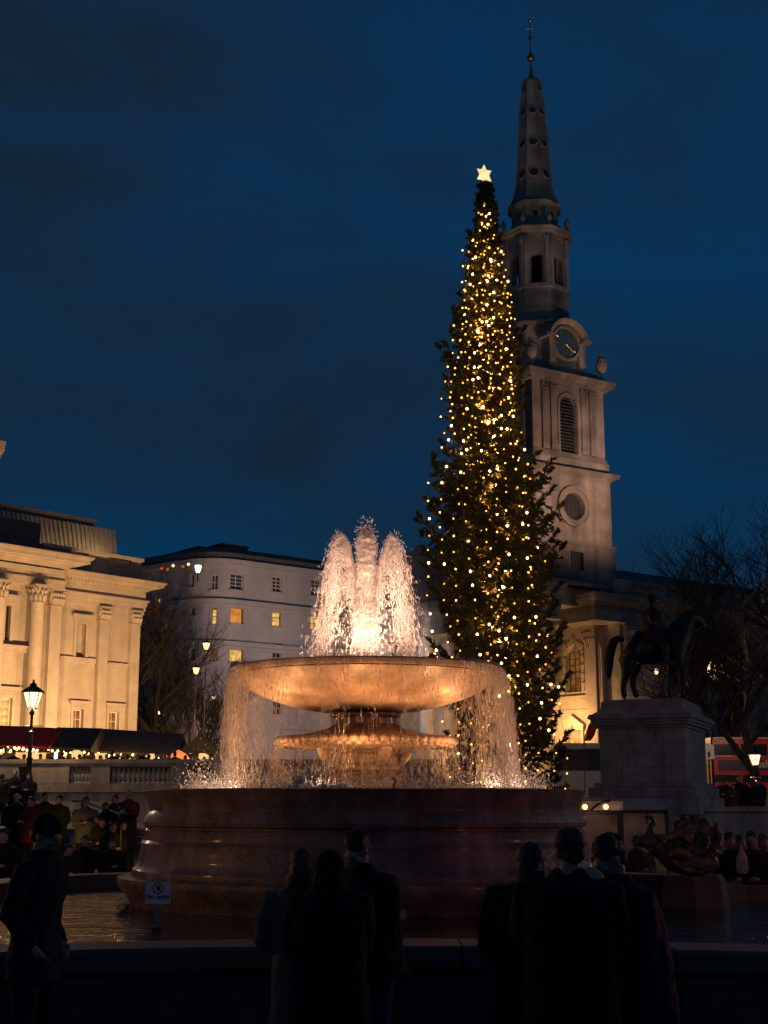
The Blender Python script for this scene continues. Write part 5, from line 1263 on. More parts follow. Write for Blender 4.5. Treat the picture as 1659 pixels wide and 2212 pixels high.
def stall(label, u0, u1, vr0, vr1, ve0, ve1, Y, roofm, bulbs, glow, seed, gable=False):
    rs = random.Random(seed); a = at(u0, ve0, Y); b = at(u1, ve1, Y); w_ = b.x-a.x; root = thing('market_stall', label, 'stall', (a.x, Y, TZ), 0, 'Christmas market stalls along the terrace')
    eL, eR = a.z-TZ, b.z-TZ; rL, rR = zat(vr0, Y+1.8)-TZ, zat(vr1, Y+1.8)-TZ
    m = MB()
    if gable:
        mx_ = w_*.5; m.add([(-.2,-.4,eL-.1),(w_+.2,-.4,eR-.1),(mx_,-.4,rL),(-.2,3.2,eL-.1),(w_+.2,3.2,eR-.1),(mx_,3.2,rL)], [(0,1,2),(5,4,3),(0,2,5,3),(1,4,5,2)])
    else:
        m.add([(-.2,-.4,eL),(w_+.2,-.4,eR),(w_+.2,1.8,rR),(-.2,1.8,rL),(-.2,4.0,eL),(w_+.2,4.0,eR),(-.2,-.4,eL-.12),(w_+.2,-.4,eR-.12),(-.2,4.0,eL-.12),(w_+.2,4.0,eR-.12)], [(0,1,2,3),(3,2,5,4),(6,7,1,0),(1,7,9,5,2),(0,3,4,8,6),(4,5,9,8)])
    part('roof', m, roofm, root)
    h = min(eL, eR)-.12
    for x in (0.05, w_-.13): part('post', MB().box(x, x+.1, -.25, -.15, 0, h), M['timber'], root)
    part('counter', MB().box(.1, w_-.1, -.2, .3, 0, 1.0), M['timber'], root)
    part('back_wall', MB().box(0, w_, 3.3, 3.4, 0, h), M['timber'], root)
    # lit goods / back panels
    x = .3; 
    while x < w_-.6:
        ww = rs.uniform(.7,1.6); ww = min(ww, w_-.2-x)
        if rs.random() < glow: part('lit_panel', MB().box(x, x+ww*.8, 1.4, 1.46, 1.35, h-.45-.3*rs.random()), M['stallglow'], root)
        x += ww+rs.uniform(.1,.5)
    g_ = MB(); n = max(6, int(w_*3)); pts_ = []
    for i in range(n+1): t = i/n; pts_.append((w_*t, -.44, eL+(eR-eL)*t-.14-.05*abs(math.sin(t*math.pi*w_/1.8))))
    g_.tube(pts_, .07, 6); part('garland', g_, M['garland'], root)
    for i in range(int(w_*bulbs)):
        t = (i+rs.random()*.9)/(w_*bulbs); j = t*n; k_ = min(n-1, int(j)); z = pts_[k_][2]+(pts_[k_+1][2]-pts_[k_][2])*(j-k_)
        put('bulb', gb_me, root, (w_*t+rs.uniform(-.04,.04), -.52, z+rs.uniform(-.12,.08)))
    return root
stall('leftmost market stall under a bright red canvas roof, dense with bulbs', -40, 99, 1566, 1573, 1608, 1614, 58, M['redcanvas'], 8.5, .95, 1)
stall('dark roofed market stall with a yellow lit counter, right of the lamp post', 110, 190, 1571, 1573, 1614, 1619, 58.5, M['stallroof'], 8, .6, 2)
stall('long dark roofed market stall in front of the gallery windows', 194, 372, 1573, 1585, 1621, 1632, 60, M['stallroof'], 4.5, .35, 3)
stall('gabled dark stall right of the long stall, below the two thin lamps', 376, 492, 1592, 1592, 1634, 1637, 61, M['stallroof'], 3.4, .3, 4, True)
def sign_at(name, u0, v0, u1, v1, Y, mt, label, cat, text_=None):
    a = at(u0, v1, Y); b = at(u1, v0, Y); o = part(name, MB().box(0, b.x-a.x, -.03, .03, 0, b.z-a.z), mt, None, loc=(a.x, Y, a.z)); tag(o, label, cat); return o
sign_at('lit_sign', 32,1626, 99,1640, 57.3, M['stallsign'], 'long bright cream sign under the red canvas of the leftmost stall', 'sign')
sign_at('tube_light', 117,1627, 124,1646, 57.2, M['stallblue'], 'upright blue white tube light beside the black lamp post', 'light')
sign_at('menu_board', 206,1627, 230,1646, 57.6, M['stallsign'], 'small bright yellow menu board behind the balustrade crowd', 'sign')
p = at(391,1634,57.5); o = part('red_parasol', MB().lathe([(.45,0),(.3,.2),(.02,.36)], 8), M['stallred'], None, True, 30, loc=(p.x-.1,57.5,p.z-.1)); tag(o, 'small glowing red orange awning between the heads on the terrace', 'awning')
for (u, v, lb) in ((327,1639,'small warm yellow lantern glowing between heads in front of the long stall'),(438,1638,'yellow lantern glowing beside the gabled stall'),(165,1631,'round yellow globe on the counter of the second stall')):
    p = at(u, v, 57.2); o = part('lantern', MB().lathe([(.10,-.22),(.24,-.05),(.24,.12),(.1,.2)], 8), M['stallsign'], None, True, 40, loc=p); tag(o, lb, 'lantern')

# ---------------------------------------------------------------- buses, coach, signs on the right
def quad_panel(m, a, b, y, z0, z1): m.box(a, b, y-.01, y+.02, z0, z1); return m
def double_decker(label, u0, u1, Y, ang=0.0, z0=1.2, text1=None, text2=None, tx2=0):
    a = at(u0, 1650, Y); ztop = zat(1592, Y)-z0; L_ = 10.6; root = thing('double_decker_bus', label, 'bus', (a.x, Y, z0), ang, 'red double decker buses')
    H = ztop; Z = lambda v: zat(v, Y)-z0
    m = MB(); W_ = 2.5
    def body(zs0, zs1, x0=0, x1=L_, inset=0.0): m.box(x0, x1, inset, W_-inset, zs0, zs1)
    body(.3, Z(1690)); body(Z(1674), Z(1667)); body(Z(1640), Z(1633)); body(Z(1607), H-.12); m.box(.1, L_-.1, .08, W_-.08, H-.12, H)
    body(Z(1667), Z(1640), inset=.004)
    for zA, zB in ((Z(1690), Z(1674)), (Z(1633), Z(1607))):
        for k in range(8): x = k*(L_-.12)/7; m.box(x, x+.12, .012, W_-.012, zA, zB)
    part('body', m, M['busred'], root)
    part('roof_edge', MB().box(.15, L_-.15, -.03, .02, H-.10, H-.02), mat('pale_roof_edge', (.6,.42,.36), .4), root)
    for k in range(7):
        x = k*(L_-.12)/7+.13; w_ = (L_-.12)/7-.13
        part('window_pane', MB().box(x, x+w_, .03, .05, Z(1632.5), Z(1607.5)), M['busglass'], root); part('window_pane', MB().box(x, x+w_, .03, .05, Z(1689.5), Z(1674.5)), M['busglass'], root)
        part('lit_interior', MB().box(x, x+w_, .9, 1.0, Z(1632), Z(1616)), M['businside'], root)
    part('advert_panel', MB().box(.35, L_-.6, -.02, .0, Z(1665), Z(1642)), M['adpurple'], root)
    for x in (1.9, 8.4):
        wh_ = put('wheel', cached('wheel', lambda: MB().tube([(0,0,0),(0,.28,0)], .48, 18).mesh('wheel', M['iron'])), root, (x, .02, .48-.0)); put('hub', cached('hub', lambda: MB().tube([(0,-.02,0),(0,.02,0)], .2, 12).mesh('hub', M['lead'])), wh_)
    for x in (.02,): part('tail_light', MB().box(x-.02, x+.05, .1, .3, 1.0, 1.35), M['redlamp'], root)
    return root, Z
M['busglass'] = mat('bus_window_glass', (0.012,0.014,0.012), 0.15, 0.3, 1, spec=.7); M['adpurple'] = mat('advert_dark_purple', (0.035,0.012,0.04), 0.4, 0.3, 1.2, coat=.3)
M['businside'] = emit('bus_interior_glimmer', (0.75,0.62,0.22), 0.35, 0.98, 1.9)
M['adwhite'] = mat('advert_white_print', (0.62,0.50,0.48), 0.5, 0.05)
bus1, ZB = double_decker('red double decker bus with a purple advert, cut by the right edge', 1537, 1700, 75)
zt_ = (ZB(1659)+ZB(1645))/2
text('selfcare just g', .56, bus1, (3.7, -.03, ZB(1651)), M['adwhite'], sx=.80, bold=.012)
M['busglass'].node_tree.nodes['Principled BSDF'].inputs['Alpha'].default_value = 1.0
# coach with pale roof behind the tree
ca = at(1200, 1650, 66); coach = thing('coach', 'white coach with a long dark window band passing behind the Christmas tree', 'coach', (ca.x, 66, 1.0))
Zc = lambda v: zat(v, 66)-1.0; M['coachwhite'] = mat('coach_white_paint', (.50,.47,.47), .35, .06, 1, coat=.4)
m = MB(); m.box(0, 4.8, 0, 2.4, .3, Zc(1665)); m.box(0, 4.8, 0, 2.4, Zc(1618), Zc(1608)); m.box(.1,4.7,.1,2.3,Zc(1608),Zc(1605)); part('body', m, M['coachwhite'], coach)
for k in range(4): part('window_pane', MB().box(.02+k*1.2, .02+(k+1)*1.2-.02, .02, 2.38, Zc(1664.5), Zc(1618.5)), M['busglass'], coach)
for x in (.9, 3.9): put('wheel', bpy.data.meshes['wheel'], coach, (x,-.01,.48))

# feather flag
p = at(1262,1603,63); ff = thing('feather_flag', 'leaning red sail shaped flag in front of the lit church portico', 'flag', (p.x, 63, p.z-2.2))
FPn = lambda u, v: Vector((at(u,v,63).x-p.x, 0, at(u,v,63).z-p.z+2.2))
L1 = [FPn(*q) for q in ((1263,1601),(1267,1588),(1273,1568),(1281,1556),(1290,1553))]; R1 = [FPn(*q) for q in ((1276,1600),(1283,1590),(1289,1575),(1293,1563),(1294,1554))]
m = MB(); vs = []
for i, (a, b) in enumerate(zip(L1, R1)): 
    for j in range(4): q = a.lerp(b, j/3); vs.append((q.x, .06*math.sin(j*1.7+i), q.z))
m.add(vs, [(4*i+j,4*i+j+1,4*(i+1)+j+1,4*(i+1)+j) for i in range(4) for j in range(3)]); m2 = MB(); m2.add([(x,y+.012,z) for x,y,z in m.v], [tuple(reversed(f_)) for f_ in m.f]); m.add(m2.v, m2.f)
part('flag_cloth', m, mat('flag_red',(.35,.02,.015),.7), ff, True)
part('pole', MB().tube([Vector((L1[0].x-.05,.03,0))]+[q+Vector((-.03,.03,0)) for q in L1], .025, 5), M['iron'], ff)
# traffic signals and small plate behind the plinth
p = at(1531,1622,60); tsn = thing('street_sign', 'small white two part street plate on a pole behind the plinth', 'sign', (p.x, 60, 1.2))
zz = lambda v: zat(v,60)-1.2
part('plate', MB().box(-.2,.22,-.03,0,zz(1619),zz(1608)), M['signwhite'], tsn); part('plate', MB().box(-.2,.22,-.03,0,zz(1640),zz(1620)), M['signwhite'], tsn); part('pole', MB().tube([(0,.04,0),(0,.04,zz(1606))], .04, 6), M['iron'], tsn)
part('pictogram', MB().add([(x*.1,-.034,zz(1629)+y*.14) for x,y in ((-.6,-1),(.3,-1),(.7,-.2),(.5,.8),(-.2,1),(-.8,.2))], [(0,1,2,3,4,5)]), M['signink'], tsn)
# glass kiosk / lift box with curved roof lights
KY = 33.0; ka = at(1246, 1900, KY); kio = thing('glass_kiosk', 'glass walled kiosk with a curved roof and two bright lamps behind the fountain', 'kiosk', (ka.x, KY, 0))
KX = lambda u: at(u, 1780, KY).x-ka.x; KZ = lambda v: zat(v, KY)
M['kioskglass'] = emit('frosted_kiosk_glass', (1.0,0.52,0.34), 0.018, .6, 2); M['kioskroof'] = emit('lit_roof_glazing', (1.0,0.50,0.30), 0.09, .6, 4)
kx0, kx1, kx2, kx3 = KX(1246), KX(1336), KX(1343), KX(1440)
frm = MB(); frm.box(kx1-.03, kx2+.03, -.06, .06, 0, KZ(1749)); frm.box(kx0-.4, kx1, -.05, .05, KZ(1759), KZ(1753)); frm.box(kx2, kx3, -.05, .05, KZ(1757), KZ(1751)); frm.box(KX(1397), KX(1399), -.04, .04, 0, KZ(1757)); frm.box(kx3-.04,kx3+.04,-.05,1.5,0,KZ(1751)); part('frame', frm, M['iron'], kio)
part('glass_panel', MB().box(kx0-.4, kx1-.03, -.01, .01, 0, KZ(1760)), M['kioskglass'], kio); part('glass_panel', MB().box(kx2+.03, KX(1397), -.01, .01, 0, KZ(1758)), M['kioskglass'], kio); part('glass_panel', MB().box(KX(1399), kx3-.04, -.01, .01, 0, KZ(1758)), M['kioskglass'], kio)
m = MB(); vs = []; n = 8
for k in range(n+1):
    t = k/n; z = KZ(1751)+(KZ(1727)-KZ(1751))*math.sin(t*math.pi/2); y = -.1+1.4*(1-math.cos(t*math.pi/2)); vs += [(kx0-.4,y,z),(kx3,y,z),(kx0-.4,y,z+.03),(kx3,y,z+.03)]
m.add([v for k in range(n+1) for v in vs[4*k:4*k+4]], [(4*k,4*k+1,4*k+5,4*k+4) for k in range(n)]+[(4*k+2,4*k+6,4*k+7,4*k+3) for k in range(n)]); 
part('roof_glazing', m, M['lead'], kio, True)
part('roof_light_panel', MB().box(kx0-.38, KX(1345), -.13, -.11, KZ(1750), KZ(1731)), M['kioskroof'], kio)
part('roof_rib', MB().tube([(KX(1275),-.14,KZ(1750)),(KX(1290),-.15,KZ(1738)),(KX(1318),-.14,KZ(1729))], .03, 5), M['iron'], kio)
for u in (1262, 1307): o = part('roof_lamp', MB().ell((KX(u),-.2,KZ(1743)), (.062,.05,.062), 10, 8), M['lampcore'], kio, True, 180)
part('side_roof', MB().add([(kx2,-.12,KZ(1750)),(kx3+.1,-.12,KZ(1750)),(kx3-.25,1.2,KZ(1732)),(kx2+.1,1.2,KZ(1730))], [(0,1,2,3)]), M['slate'], kio)
# ---------------------------------------------------------------- falling and leaping water
def spray_mat(name, transp=0.3, col=(0.9,0.88,0.86), gloss=0.06):
    m_ = bpy.data.materials.new(name); m_.use_nodes = True; nt = m_.node_tree; nt.nodes.clear(); N = nt.nodes.new; L = nt.links.new
    out = N('ShaderNodeOutputMaterial'); d = N('ShaderNodeBsdfDiffuse'); t = N('ShaderNodeBsdfTranslucent'); g_ = N('ShaderNodeBsdfGlossy'); tr = N('ShaderNodeBsdfTransparent')
    for n_ in (d, t, g_): n_.inputs[0].default_value = (*col, 1)
    g_.inputs['Roughness'].default_value = .25
    a = N('ShaderNodeMixShader'); a.inputs[0].default_value = .6; L(d.outputs[0], a.inputs[1]); L(t.outputs[0], a.inputs[2])
    b = N('ShaderNodeMixShader'); b.inputs[0].default_value = gloss; L(a.outputs[0], b.inputs[1]); L(g_.outputs[0], b.inputs[2])
    c = N('ShaderNodeMixShader'); c.inputs[0].default_value = transp; L(b.outputs[0], c.inputs[1]); L(tr.outputs[0], c.inputs[2]); L(c.outputs[0], out.inputs[0]); return m_
M['spray'] = spray_mat('water_spray', .45); M['streak'] = spray_mat('water_strands', .35, (0.85,0.78,0.72), .12); M['foam'] = spray_mat('water_foam', .1)
def drops(name, P, Dv, ln, wd, mt, parent=None):
    n = len(P); Dv = Dv/np.linalg.norm(Dv,axis=1,keepdims=True); a = np.cross(Dv, nr.normal(size=(n,3))); a /= np.linalg.norm(a,axis=1,keepdims=True); b = np.cross(Dv, a)
    ln = ln[:,None]; wd = wd[:,None]
    V = np.stack([P+Dv*ln, P-Dv*ln, P+a*wd, P-a*wd, P+b*wd, P-b*wd], axis=1).reshape(-1,3)
    f_ = np.array([(0,2,4),(0,4,3),(0,3,5),(0,5,2),(1,4,2),(1,3,4),(1,5,3),(1,2,5)]); Fc = (f_[None]+np.arange(n)[:,None,None]*6).reshape(-1,3)
    return put(name, npmesh(name, V, Fc, mt), parent, kind='stuff')
g9 = 9.81
def jets():
    Ps=[];Ds=[];Ls=[];Ws=[]
    top = [at(795,1137,FY).z-JZ, at(731,1160,FY).z-JZ, at(861,1162,FY).z-JZ]
    spec = [(0,0,top[0],5500,0.0), (-1,0,top[1],6000,.375), (1,0,top[2],6000,.39), (-.45,-.9,top[1]*.40,500,.22), (.5,-.85,top[1]*.42,500,.22)]
    for dx, dy, h, n, lat in spec:
        l_ = math.hypot(dx, dy) or 1; dx /= l_; dy /= l_
        v0 = math.sqrt(2*g9*h); T = v0/g9; vx = lat/T
        # pulses make the top and the skirt lumpy
        ph = nr.rand(n); t = np.where(nr.rand(n) < (.50 if lat else .62), ph*T, T+ph**.9*T)
        clump = nr.randint(0, 64, n); cr_ = np.random.RandomState(int(n+dx*7+dy*3)+5); cv = cr_.normal(size=(64,3))*1.15; ch_ = cr_.uniform(.80,1.0,64)
        fall = np.clip((t-T*.75)/T, 0, 2)
        hv = v0*np.sqrt(1-.62*nr.rand(n)**1.25*(1.15-ch_[clump])/.35*.9)
        tt_ = t
        dr = tt_*(1.05-.14*tt_/T); x = dx*vx*dr; y = dy*vx*dr; z = hv*tt_-.5*g9*tt_**2
        up = np.clip(t/T, 0, 1)
        sg_ = .020+.014*up+(.075 if lat else .075)*fall
        cl = cv[clump]; jit = nr.normal(size=(n,3))
        ca = .86*np.clip(fall*3.0,0,1)
        ox = sg_*(cl[:,0]*ca+jit[:,0]*(1-ca*.90)); oy = sg_*(cl[:,1]*ca+jit[:,1]*(1-ca*.90))
        if not lat: ox += 0; 
        P = np.stack([x+ox, y+oy, np.maximum(z, -.02)+JZ+jit[:,2]*.02], 1)
        D_ = np.stack([dx*vx+ox*1.2, dy*vx+oy*1.2, hv-g9*tt_], 1); sp_d = np.linalg.norm(D_,axis=1)
        ok = z > -.05; P, D_, sp_d = P[ok], D_[ok], sp_d[ok]; nn = len(P)
        Ps.append(P); Ds.append(D_+nr.normal(size=(nn,3))*.25); w_ = nr.uniform(.0022,.0062,nn)*(1+1.2*(nr.rand(nn) < .06)); Ws.append(w_); Ls.append(w_*(1.2+sp_d*1.5*nr.uniform(.3,1.3,nn)))
    # stray droplets around
    n = 1500; a = nr.rand(n)*6.283; r_ = .2+.72*nr.rand(n)**.7; P = np.stack([r_*np.cos(a), r_*np.sin(a), JZ+nr.rand(n)**1.6*1.5*(1.25-r_*.75)], 1)
    Ps.append(P); Ds.append(np.stack([nr.normal(size=n)*.2, nr.normal(size=n)*.2, -np.ones(n)],1)); w_ = nr.uniform(.003,.007,n); Ws.append(w_); Ls.append(w_*nr.uniform(1.5,6,n))
    # froth in the bowl
    n = 3500; a = nr.rand(n)*6.283; r_ = nr.rand(n)**.6*1.1; P = np.stack([r_*np.cos(a), r_*np.sin(a), JZ+nr.exponential(.05,n)], 1); Ps.append(P); Ds.append(nr.normal(size=(n,3))+np.array([0,0,1.])); w_ = nr.uniform(.005,.012,n); Ws.append(w_); Ls.append(w_*1.6)
    for cx_, cz_, rr_ in ((0, top[0], .13), (-.375, top[1], .09), (.385, top[2], .09)):
        n = 700; q = nr.normal(size=(n,3)); q /= np.linalg.norm(q,axis=1,keepdims=True); q *= (rr_*(.35+1.15*nr.rand(n)**1.5))[:,None]; P = q*np.array([.9,.9,2.0])+np.array([cx_,0,JZ+cz_-rr_*1.6]); Ps.append(P); Ds.append(q+np.array([0,0,.05])); w_ = nr.uniform(.003,.009,n); Ws.append(w_); Ls.append(w_*nr.uniform(1.2,3,n))
    P = np.concatenate(Ps); P[:,0] += FX; P[:,1] += FY
    return P, np.concatenate(Ds), np.concatenate(Ls), np.concatenate(Ws)
wj = thing('fountain_jets', 'cluster of white floodlit water jets leaping from the upper bowl', 'water jets', (0,0,0))
o = drops('leaping_water', *jets(), M['spray'], wj)
# foamy bodies of the jets and streaked sheets of falling water
def sheet_mat(name, su, sv, lo, hi, col=(.9,.86,.82), detail=5, amax=.9, vfade=0.0):
    m_ = bpy.data.materials.new(name); m_.use_nodes = True; nt = m_.node_tree; nt.nodes.clear(); N = nt.nodes.new; L = nt.links.new
    out = N('ShaderNodeOutputMaterial'); d = N('ShaderNodeBsdfDiffuse'); t = N('ShaderNodeBsdfTranslucent'); tr = N('ShaderNodeBsdfTransparent')
    d.inputs[0].default_value = (*col,1); t.inputs[0].default_value = (*col,1)
    uv = N('ShaderNodeUVMap'); mp = N('ShaderNodeMapping'); mp.inputs['Scale'].default_value = (su, sv, 1); L(uv.outputs[0], mp.inputs[0])
    n1 = N('ShaderNodeTexNoise'); n1.inputs['Scale'].default_value = 1.0; n1.inputs['Detail'].default_value = detail; n1.inputs['Roughness'].default_value = .72; n1.inputs['Distortion'].default_value = .25; L(mp.outputs[0], n1.inputs['Vector'])
    n2 = N('ShaderNodeTexNoise'); n2.inputs['Scale'].default_value = .13; n2.inputs['Detail'].default_value = 2; L(mp.outputs[0], n2.inputs['Vector'])
    ad = N('ShaderNodeMath'); ad.operation = 'MULTIPLY_ADD'; ad.inputs[1].default_value = .55; L(n2.outputs['Fac'], ad.inputs[0]); L(n1.outputs['Fac'], ad.inputs[2])
    r = N('ShaderNodeMapRange'); r.inputs['From Min'].default_value = lo; r.inputs['From Max'].default_value = hi; r.inputs['To Max'].default_value = amax; L(ad.outputs[0], r.inputs['Value'])
    last = r.outputs['Result']
    if vfade:
        sp = N('ShaderNodeSeparateXYZ'); L(uv.outputs[0], sp.inputs[0]); f1 = N('ShaderNodeMapRange'); f1.inputs['From Min'].default_value = .45; f1.inputs['From Max'].default_value = 1.0; f1.inputs['To Min'].default_value = 1.0; f1.inputs['To Max'].default_value = 1-vfade; L(sp.outputs[1], f1.inputs['Value'])
        mu = N('ShaderNodeMath'); mu.operation = 'MULTIPLY'; L(last, mu.inputs[0]); L(f1.outputs['Result'], mu.inputs[1]); last = mu.outputs[0]
    a = N('ShaderNodeMixShader'); a.inputs[0].default_value = .55; L(d.outputs[0], a.inputs[1]); L(t.outputs[0], a.inputs[2])
    c = N('ShaderNodeMixShader'); L(last, c.inputs[0]); L(tr.outputs[0], c.inputs[1]); L(a.outputs[0], c.inputs[2]); L(c.outputs[0], out.inputs[0]); return m_
def grid_mesh(name, P, mt):    # P: (nu, nv, 3); uv in 0..1
    nu, nv = P.shape[:2]; idx = np.arange(nu*nv).reshape(nu, nv); Fc = np.stack([idx[:-1,:-1], idx[1:,:-1], idx[1:,1:], idx[:-1,1:]], -1).reshape(-1,4)
    me = npmesh(name, P.reshape(-1,3), Fc, mt, True); uvl = me.uv_layers.new(name='UVMap'); uu, vv = np.meshgrid(np.linspace(0,1,nu), np.linspace(0,1,nv), indexing='ij'); UV = np.stack([uu,vv],-1).reshape(-1,2)[Fc.ravel()]; uvl.data.foreach_set('uv', UV.astype(np.float32).ravel()); return me
M['jetfoam'] = sheet_mat('jet_foam', 22, 22, .70, .95, amax=.93, vfade=.70); M['jetcore'] = sheet_mat('jet_core_foam', 22, 20, .52, .86, amax=.95)
M['curtain'] = sheet_mat('curtain_streaks', 900, 5.5, .90, 1.12, (.85,.76,.68), 4, .75); M['curtain2'] = sheet_mat('curtain_heavy_streaks', 110, 3.2, .72, 1.02, (.88,.80,.74), 5, .80)
def jet_tube(lat, h, ra, rb, seed, upto=2.0, mt='jetfoam', base=JZ, dirv=(1,0)):
    rs = np.random.RandomState(seed); n, m_ = 70, 22; v0 = math.sqrt(2*g9*h); T = v0/g9; P = np.zeros((m_+1, n+1, 3)); ang = np.linspace(0, 2*math.pi, m_+1)
    lump = rs.uniform(.82,1.18,(n+1,)); lump = np.convolve(lump, [.25,.5,.25], 'same'); wob = rs.normal(size=(m_+1,n+1))*.10; wob[-1] = wob[0]
    for k in range(n+1):
        t = T*upto*k/n; dr = t*(1.05-.12*t/T); x = lat/T*dr; z = v0*t-.5*g9*t*t; q = k/n; r_ = ra+(rb-ra)*q**1.2
        if t < T: r_ *= (.75+.25*q)
        if upto <= 1: r_ *= max(.12, math.sqrt(max(0, 1-max(0, (z/h-.86)/.145)**2)))
        r_ *= lump[k]; vx, vz = lat/T, v0-g9*t; nn = math.hypot(vx, vz)+1e-6; tx, tz = vx/nn, vz/nn
        if upto > 1: # keep the cross section from spinning at the apex
            tx, tz = (0.0, 1.0) if abs(vz) > 1.5 else (tx, tz)
        for j in range(m_+1):
            rr_ = r_*(1+wob[j,k]); a_, b_ = rr_*math.cos(ang[j]), rr_*math.sin(ang[j])
            P[j,k] = (FX+dirv[0]*(x)+a_*dirv[0]*abs(tz)-b_*dirv[1], FY+dirv[1]*x+b_*abs(dirv[0] or 1), base+z+a_*(-tx if dirv[0] else 0))
    return grid_mesh('jet_foam', P, M[mt])
hC, hL, hR = at(795,1139,FY).z-JZ, at(731,1161,FY).z-JZ, at(861,1163,FY).z-JZ
for k, (lat, h, ra, rb, up, mt_) in enumerate(((0,hC,.12,.135,.995,'jetcore'),(0,hC*.94,.17,.15,.98,'jetfoam'),(0,hC*.50,.26,.14,.98,'jetfoam'),(-.375,hL*.97,.055,.040,1.0,'jetcore'),(.385,hR*.97,.055,.040,1.0,'jetcore'),(-.375,hL,.07,.07,1.96,'jetfoam'),(.385,hR,.07,.07,1.96,'jetfoam'),(-.35,hL*.92,.06,.05,1.96,'jetfoam'),(.36,hR*.90,.06,.05,1.96,'jetfoam'))):
    put('jet_foam', jet_tube(lat, h, ra, rb, 40+k, up, mt_), wj)
def curtain_sheet(vout, seed, mt, a0=0.0, a1=2*math.pi, rag=.02, n=240, nv=14, zt=BT+.012, zb=BZ, r0=BR-.012):
    rs = np.random.RandomState(seed); T = math.sqrt(2*(zt-zb)/g9); ang = np.linspace(a0, a1, n+1); dv = rs.normal(size=n+1)*rag; dv = np.convolve(dv, [.3,.4,.3], 'same'); dv[-1] = dv[0]
    t = T*np.linspace(0, 1, nv+1)**.7; r_ = r0+(vout+dv*3)[:,None]*t[None,:]; r_ = np.maximum(r_, r0-.03); z = zt-.5*g9*t**2
    P = np.stack([FX+r_*np.cos(ang)[:,None], FY+r_*np.sin(ang)[:,None], np.broadcast_to(z, r_.shape)], -1); return grid_mesh('water_curtain', P, M[mt])
def curtain(n, r0, z0, z1, vout, clumps, seed, lo, hi, wlo, whi, dens=None, rj=.02):
    rs = np.random.RandomState(seed)
    ca = rs.rand(clumps)*2*math.pi
    if dens is not None: ca = np.array([a for a in ca if rs.rand() < dens(a)])
    cw = rs.uniform(.3,1.0,len(ca)); cvv = rs.uniform(.75,1.25,len(ca))
    idx = rs.choice(len(ca), n, p=cw/cw.sum()); a = ca[idx]+rs.normal(size=n)*.012
    H = z0-z1; T = math.sqrt(2*H/g9); t = T*np.sqrt(rs.rand(n))*.999
    t = T*rs.rand(n)**.75
    vo = vout*cvv[idx]*(1+rs.normal(size=n)*.06); r_ = r0+vo*t+rs.normal(size=n)*rj*(t/T); a = a+rs.normal(size=n)*.02*(t/T)
    z = z0-.5*g9*t*t; P = np.stack([FX+r_*np.cos(a), FY+r_*np.sin(a), z],1); D_ = np.stack([vo*np.cos(a), vo*np.sin(a), -g9*t-.3],1)
    w_ = rs.uniform(wlo,whi,n); return P, D_, rs.uniform(lo,hi,n)*(.5+t/T), w_
fw_ = thing('falling_water', 'sparkling curtain of water falling from the upper bowl into the pedestal basin', 'water curtain', (0,0,0))
def dens_big(a):
    c = math.cos(a); s = math.sin(a); return .30+.55*abs(c)+(.3 if c > .75 else 0)
c1 = curtain(6500, BR-.01, BT+.01, BZ, .08, 260, 5, .018, .07, .0016, .0046, dens_big, .075)
c2 = curtain(3600, BR-.02, BT+.0, BZ, .14, 110, 8, .02, .06, .0020, .0050, None, .05)
P,Dv,Ln,Wd = [np.concatenate([a,b]) for a,b in zip(c1,c2)]
drops('water_strands', P, Dv, Ln, Wd, M['streak'], fw_)
# thick sheet pouring over the rim at the right
def sheet(n, a_mid, a_w, seed, vout=.38):
    rs = np.random.RandomState(seed); a = a_mid+rs.normal(size=n)*a_w; H = BT-BZ; T = math.sqrt(2*H/g9); t = T*rs.rand(n)**1.1*.98
    vo = vout*(1+rs.normal(size=n)*.20); r_ = BR-.02+vo*t; z = BT+.02-.5*g9*t*t; P = np.stack([FX+r_*np.cos(a), FY+r_*np.sin(a), z],1); D_ = np.stack([vo*np.cos(a), vo*np.sin(a), -g9*t-.2],1)
    return P, D_, rs.uniform(.02,.08,n), rs.uniform(.0016,.0045,n)
put('water_curtain', curtain_sheet(.03, 1, 'curtain', rag=.04), fw_); put('water_curtain', curtain_sheet(.09, 2, 'curtain', rag=.05), fw_)
put('water_curtain', curtain_sheet(.36, 3, 'curtain2', R(-48), R(12), .04, 60), fw_); put('water_curtain', curtain_sheet(.06, 4, 'curtain2', R(150), R(215), .03, 60), fw_)
s1 = sheet(3000, R(-22), .20, 5); s2 = sheet(2200, R(183), .16, 6, .06); s3 = sheet(1500, R(-160), .14, 7, .06)
drops('water_sheet', *[np.concatenate(q) for q in zip(s1,s2,s3)], M['streak'], fw_)
lw_ = thing('lower_falling_water', 'fine water curtain dripping from the small scalloped bowl below', 'water curtain', (0,0,0))
c3 = curtain(5200, 1.15, z_(1606), BZ, .32, 150, 9, .012, .04, .0015, .0035)
drops('water_strands', *c3, M['streak'], lw_); put('water_curtain', curtain_sheet(.22, 7, 'curtain', zt=z_(1606), r0=1.15), lw_)
